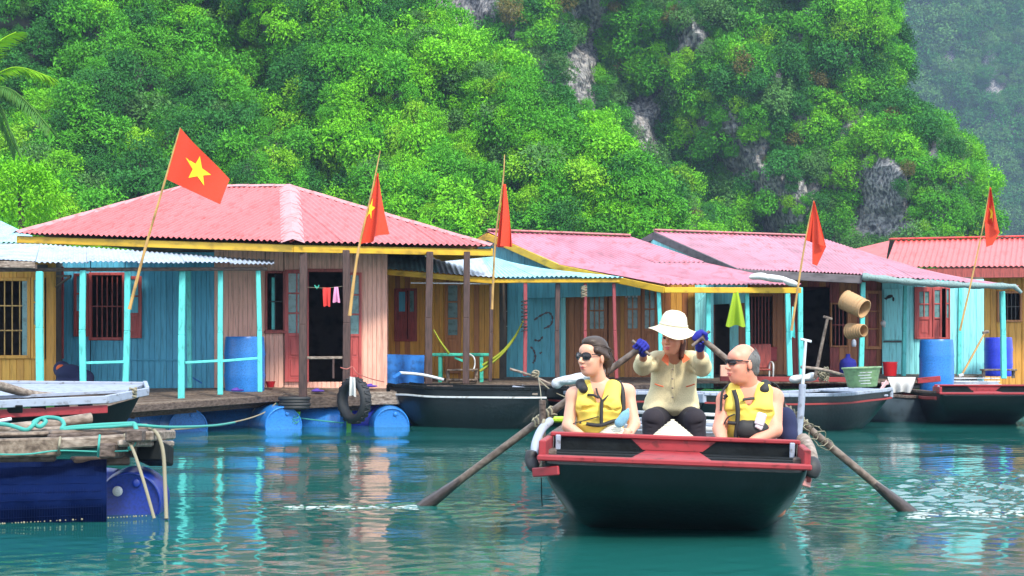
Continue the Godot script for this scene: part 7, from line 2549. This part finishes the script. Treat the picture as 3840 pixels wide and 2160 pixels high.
	# wrapped cords on the red posts
	for q in [[1966, 1130, 1240, 25.5, "dark cord wound round the red porch post"], [2190, 1076, 1112, 25.4, "pale cord wound round the thin red post"]]:
		var c := G.new()
		for k in 9:
			var ring := []
			for s in 9: ring.append(at(q[0], lerpf(q[1], q[2], k / 8.0), q[3]) + Vector3(0.045 * cos(TAU * s / 8.0), 0.012 * sin(s + k * 1.7), 0.045 * sin(TAU * s / 8.0)))
			c.tube(ring, 0.008, 5, false)
		single("cord_wrap", c, "rubber" if q[0] < 2000 else "rope_pale", at(q[0], q[2], q[3]), q[4], "cord")
	# --- oars and poles on the moored boats
	for q in [[1498, 1398, 1664, 1424, 24.5, 0.022, "white_paint", "pale oar lying on the long black boat", "oar"], [1912, 1384, 2070, 1444, 24.3, 0.02, "pale_wood", "crooked pale pole sticking up over the grey decked boat", "pole"], [3002, 1376, 3172, 1410, 23.2, 0.022, "pale_wood", "grey pole lying across the red striped boat", "pole"]]:
		var c := G.new()
		c.tube(spline([at(q[0], q[1], q[4]), at((q[0] + q[2]) / 2.0, (q[1] + q[3]) / 2.0 - 6, q[4]), at(q[2], q[3], q[4])], 4), q[5], 8)
		single("boat_pole", c, q[6], at(q[2], q[3], q[4]), q[7], q[8])
	var bo := obj("blue_bundle", beam_g(at(1474, 1416, 24.5), at(1504, 1398, 24.5), 0.05, 0.05), "blue_cloth")
	tag(bo, "dark blue wrapped bundle at the end of the pale oar", "bundle")
	for q in [[3022, 1276, 3008, 1478, 23.1, 42, "white_paint", "white wooden oar with a cross handle standing upright in the striped boat"], [3104, 1192, 3056, 1420, 23.4, 34, "oar_wood", "brown wooden oar with a cross handle leaning upright in the striped boat"]]:
		var ob := thing("upright_oar", q[7], "oar", at(q[2], q[3], q[4]))
		var c := G.new()
		c.tube([at(q[0], q[1], q[4]), at((q[0] + q[2]) / 2.0 - 1, (q[1] + q[3]) / 2.0, q[4]), at(q[2], q[3], q[4])], [0.02, 0.024, 0.026], 9)
		obj("loom", c, q[6], ob)
		c = G.new()
		c.beam(at(q[0] - q[5] / 2, q[1] - 5, q[4]), at(q[0] + q[5] / 2, q[1] + 5, q[4]), 0.035, 0.035)
		obj("cross_handle", c, q[6], ob)
	var kn := G.new()
	for k in 6:
		var ring := []
		for s in 10: ring.append(at(2008, 1402, 24.25) + Vector3(0.05 * cos(TAU * s / 9.0 + k), 0.05 * sin(TAU * s / 9.0) * cos(k * 1.1), 0.05 * sin(TAU * s / 9.0) * sin(k * 1.1)))
		kn.tube(ring, 0.013, 6, false)
	single("rope_knot", kn, "rope_pale", at(2008, 1415, 24.25), "yellowish rope knot at the end of the crooked pole", "rope")
	rope("thin_line", [at(2018, 1412, 23.4), at(2026, 1460, 22.0), at(2030, 1506, 20.0)], 0.006, "rope_pale", "thin pale line hanging below the yellowish rope knot")
	rope("bow_rope", [at(2020, 1424, 24.2), at(2070, 1466, 24.0), at(2130, 1494, 23.6)], 0.01, "rope_pale", "pale rope sagging from the yellowish knot to the grey boat")
	var tb := obj("tarpaulin_bundle", blend([ell(at(2140, 1424, 23.9), Vector3(0.26, 0.07, 0.16), Basis(Vector3.BACK, 0.12), 0.05), ell(at(2190, 1412, 23.9), Vector3(0.16, 0.06, 0.14), Basis(Vector3.BACK, 0.05), 0.05), ell(at(2088, 1440, 23.9), Vector3(0.08, 0.07, 0.1), Basis.IDENTITY, 0.04), ["c", at(2090, 1420, 23.75), at(2200, 1440, 23.72), 0.012, 0.02, 0.02, "-"]], 0.012), mat("tarp_pale", Color(0.62, 0.66, 0.72), 0.6, "stain", Vector3(2, 2, 2)))
	tag(tb, "pale folded tarpaulin on the bow of the grey decked boat", "tarpaulin")
	# --- brown house and aqua house porch
	var wbg := obj("white_sack", blend([ell(at(2900, 1044, 24.7), Vector3(0.26, 0.055, 0.1), Basis(Vector3.BACK, -0.12), 0.04), ell(at(2840, 1036, 24.75), Vector3(0.13, 0.05, 0.1), Basis(Vector3.BACK, 0.15), 0.04), ell(at(2965, 1060, 24.6), Vector3(0.12, 0.05, 0.08), Basis(Vector3.BACK, -0.3), 0.04), ["c", at(2870, 1020, 24.6), at(2900, 1070, 24.6), 0.01, 0.01, 0.02, "-"]], 0.01), "white_cloth")
	tag(wbg, "crumpled white sack lying on the edge of the rose roof", "sack")
	hung_cloth("lime_net_bag", "lime green net bag hanging from the yellow fascia", "bag", at(2752, 1084, 24.75), at(2766, 1084, 24.75), 0.555, "lime_cloth", 5.5, 3.0, 0.05)
	hung_cloth("aqua_rag", "narrow aqua rag tied to a turquoise post", "rag", at(2970, 1150, 24.8), at(2976, 1150, 24.8), 0.46, "turquoise", 3.0, 2.0, 0.02)
	var ch := thing("metal_chair", "dark metal armchair in the shade behind the man", "chair", at(2850, 1412, 27.2))
	for s in [-1.0, 1.0]:
		var c := G.new()
		c.tube(spline([at(2846, 1412, 27.2) + Vector3(s * 0.2, 0, 0.2), at(2846, 1365, 27.2) + Vector3(s * 0.2, 0, 0.22), at(2846, 1362, 27.2) + Vector3(s * 0.2, 0, -0.15), at(2846, 1412, 27.2) + Vector3(s * 0.2, 0, -0.2)], 5), 0.014, 7)
		obj("arm", c, "white_paint", ch)
	var cs := G.new()
	cs.box(at(2846, 1386, 27.2), Vector3(0.4, 0.03, 0.4), Basis.IDENTITY, 0.01)
	obj("seat", cs, "maroon", ch)
	cs = G.new()
	cs.box(at(2846, 1335, 27.4), Vector3(0.4, 0.4, 0.03), Basis.IDENTITY, 0.01)
	obj("backrest", cs, "maroon", ch)
	var bx := G.new()
	bx.box(at(2884, 1330, 27.8), Vector3(0.2, 0.22, 0.2), Basis(Vector3.UP, 0.3), 0.01)
	bx.box(at(2884, 1304, 27.8), Vector3(0.21, 0.03, 0.21), Basis(Vector3.UP, 0.3), 0.006)
	single("red_box", bx, "boat_red", at(2884, 1355, 27.8), "dull red box stacked behind the metal armchair", "box")
	# two fishing baskets hung on the post
	for q in [[3168, 1124, 3238, 1158, 26.4, 0.16, 0.19, "large woven basket hung sideways on the turquoise post"], [3184, 1242, 3236, 1240, 26.4, 0.125, 0.12, "small woven basket hung below the large one"]]:
		var a := at(q[0], q[1], q[4])
		var b := at(q[2], q[3], q[4] - 0.25)
		var ax := (b - a).normalized()
		var ob := thing("woven_basket", q[7], "basket", a)
		var x := ax.cross(Vector3.UP).normalized()
		var xf := Transform3D(Basis(x, ax, x.cross(ax)), a)
		var l := a.distance_to(b)
		var c := G.new()
		c.lathe([Vector2(0.001, -0.02), Vector2(q[5] * 0.8, -0.02), Vector2(q[5], 0.02), Vector2(lerpf(q[5], q[6], 0.5) * 0.93, l * 0.5), Vector2(q[6] * 0.78, l), Vector2(q[6] * 0.82, l + 0.02), Vector2(q[6] * 0.7, l + 0.02), Vector2(q[5] * 0.8, l * 0.5), Vector2(q[5] * 0.7, 0.02), Vector2(0.001, 0.02)], 26, xf)
		obj("weave", c, "wicker", ob)
		for k in 7:
			var ring := []
			var rr := lerpf(q[5], q[6] * 0.8, k / 6.0) * 1.0
			for s in 27: ring.append(xf * Vector3(rr * cos(TAU * s / 26.0), lerpf(0.01, l + 0.01, k / 6.0), rr * sin(TAU * s / 26.0)))
			var h := G.new()
			h.tube(ring, 0.008, 5, false)
			obj("hoop", h, "wicker", ob)
	lathe_thing("blue_bottle", "big dark blue water bottle on the deck below the baskets", "bottle", at(3180, 1402, 27.4), [Vector2(0.001, 0), Vector2(0.13, 0), Vector2(0.14, 0.03), Vector2(0.14, 0.17), Vector2(0.12, 0.23), Vector2(0.04, 0.27), Vector2(0.035, 0.33), Vector2(0.001, 0.33)], "glove_blue", "shell")
	lathe_thing("tin_kettle", "small grey pot hung on the turquoise post below the baskets", "pot", at(3202, 1300, 26.6), [Vector2(0.001, 0), Vector2(0.03, 0), Vector2(0.04, 0.04), Vector2(0.035, 0.09), Vector2(0.015, 0.12), Vector2(0.001, 0.12)], "grey_paint", "shell")
	lathe_thing("red_bucket", "bright red bucket against the aqua boards", "bucket", at(3338, 1410, 27.4), [Vector2(0.001, 0), Vector2(0.10, 0), Vector2(0.118, 0.21), Vector2(0.128, 0.235), Vector2(0.118, 0.235), Vector2(0.1, 0.02), Vector2(0.001, 0.02)], "red_plastic", "shell")
	# green tub
	var tub := thing("plastic_tub", "large oval green plastic tub with worn white marks on the striped boat", "tub", at(3234, 1452, 22.9))
	var tgm := G.new()
	var tb2 := at(3234, 1452, 22.9)
	tgm.lathe([Vector2(0.001, 0), Vector2(0.19, 0), Vector2(0.2, 0.012), Vector2(0.255, 0.25), Vector2(0.275, 0.262), Vector2(0.275, 0.28), Vector2(0.25, 0.28), Vector2(0.19, 0.025), Vector2(0.001, 0.02)], 32, Transform3D(Basis(Vector3.BACK, 0.045), tb2), 1.0)
	obj("tub_shell", tgm, "green_plastic", tub)
	for k in 5:
		var y := 0.05 + 0.038 * k
		var mk := G.new()
		var rows := []
		for e in 2:
			var row := PackedVector3Array()
			for s in 8:
				var tt := PI * 0.5 + 0.32 - 0.10 * s + 0.09 * (k % 2)
				var yy := y + e * 0.012
				var rr := lerpf(0.2, 0.255, yy / 0.25) + 0.003
				row.append(tb2 + Basis(Vector3.BACK, 0.045) * Vector3(rr * cos(tt), yy, rr * sin(tt)))
			rows.append(row)
		mk.grid(rows)
		obj("worn_mark", mk, "white_paint", tub)
	# white netting over the deck edge
	hung_cloth("white_netting", "white netting draped over the deck edge beside the green tub", "netting", at(3328, 1414, 26.1), at(3434, 1414, 26.2), 0.24, "white_cloth", 0.7, 5.0, 0.05)
	var ab := G.new()
	ab.beam(at(3288, 1484, 24.6), at(3326, 1430, 24.8), 0.02, 0.06)
	ab.beam(at(3306, 1440, 24.75), at(3332, 1436, 24.85), 0.02, 0.05)
	single("pink_board", ab, mat("pale_pink", Color(0.6, 0.36, 0.38), 0.6, "peel", Vector3(4, 4, 4)), at(3288, 1490, 24.6), "short pink and white board leaning at the striped boat's bow", "board")
	# white bundle and gear on the striped boat
	var gb := obj("white_bundle", blend([ell(at(3010, 1418, 23.6), Vector3(0.17, 0.05, 0.12), Basis.IDENTITY, 0.04), ell(at(3046, 1412, 23.6), Vector3(0.08, 0.06, 0.1), Basis.IDENTITY, 0.04), ell(at(2980, 1424, 23.6), Vector3(0.08, 0.05, 0.1), Basis.IDENTITY, 0.04)], 0.012), "white_cloth")
	tag(gb, "white cloth bundle beside the upright white oar", "bundle")
	var nt := G.new()
	for k in 22:
		var pts := []
		for s in 5: pts.append(at(3088 + rng.randf_range(-18, 20), 1426 - s * 11 + rng.randf_range(-6, 6), 23.5 + rng.randf_range(-0.1, 0.1)))
		nt.tube(spline(pts, 3), 0.009, 5)
	single("net_pile", nt, "rope_pale", at(3088, 1430, 23.5), "small pale pile of netting at the foot of the brown oar", "net")
	# by the tan house
	var hg := thing("long_tool", "long wooden handled tool leaning against the aqua wall", "tool", at(3602, 1412, 27.9))
	bar_part(hg, "shaft", at(3606, 1408, 27.9), at(3692, 1250, 28.2), 0.03, 0.03, "bamboo")
	bar_part(hg, "tool_head", at(3684, 1248, 28.2), at(3708, 1243, 28.2), 0.05, 0.05, "pale_wood")
	bar_part(hg, "foot", at(3594, 1410, 27.9), at(3612, 1404, 27.9), 0.06, 0.05, "white_paint")
	var bn := thing("low_bench", "low grey bench before the royal blue drum", "bench", at(3745, 1415, 27.4))
	bar_part(bn, "seat", at(3680, 1387, 27.4), at(3808, 1387, 27.4), 0.2, 0.03, "deck_wood_b")
	for x in [3688, 3800]: bar_part(bn, "leg", at(x, 1390, 27.4), at(x, 1418, 27.4), 0.05, 0.05, "deck_wood_b")
	var bd := obj("black_rag", blend([ell(at(3336, 1112, 28.65), Vector3(0.06, 0.03, 0.02), Basis(Vector3.BACK, 0.3), 0.02), ell(at(3322, 1120, 28.65), Vector3(0.03, 0.015, 0.02), Basis(Vector3.BACK, -0.4), 0.02), ell(at(3350, 1122, 28.65), Vector3(0.02, 0.04, 0.02), Basis.IDENTITY, 0.02)], 0.008), "black")
	tag(bd, "small black rag hanging on the aqua hatch", "rag")
	var wbl := obj("white_float", blend([ell(at(3312, 1212, 28.4), Vector3(0.045, 0.05, 0.045), Basis.IDENTITY, 0.01), ell(at(3316, 1222, 28.4), Vector3(0.02, 0.03, 0.02), Basis.IDENTITY, 0.01)], 0.008), "white_plastic")
	tag(wbl, "white round float hung beside the aqua hatch", "float")
	for q in [[2704, 1372, 2766, 1412, "pinkish cardboard sheet behind the man's face"]]:
		var c := G.new()
		c.box(at((q[0] + q[2]) / 2.0, (q[1] + q[3]) / 2.0, 26.8), Vector3(0.3, 0.2, 0.05), Basis.IDENTITY, 0.01)
		single("cardboard_sheet", c, "pink_board", at(2735, 1412, 26.8), q[4], "cardboard")
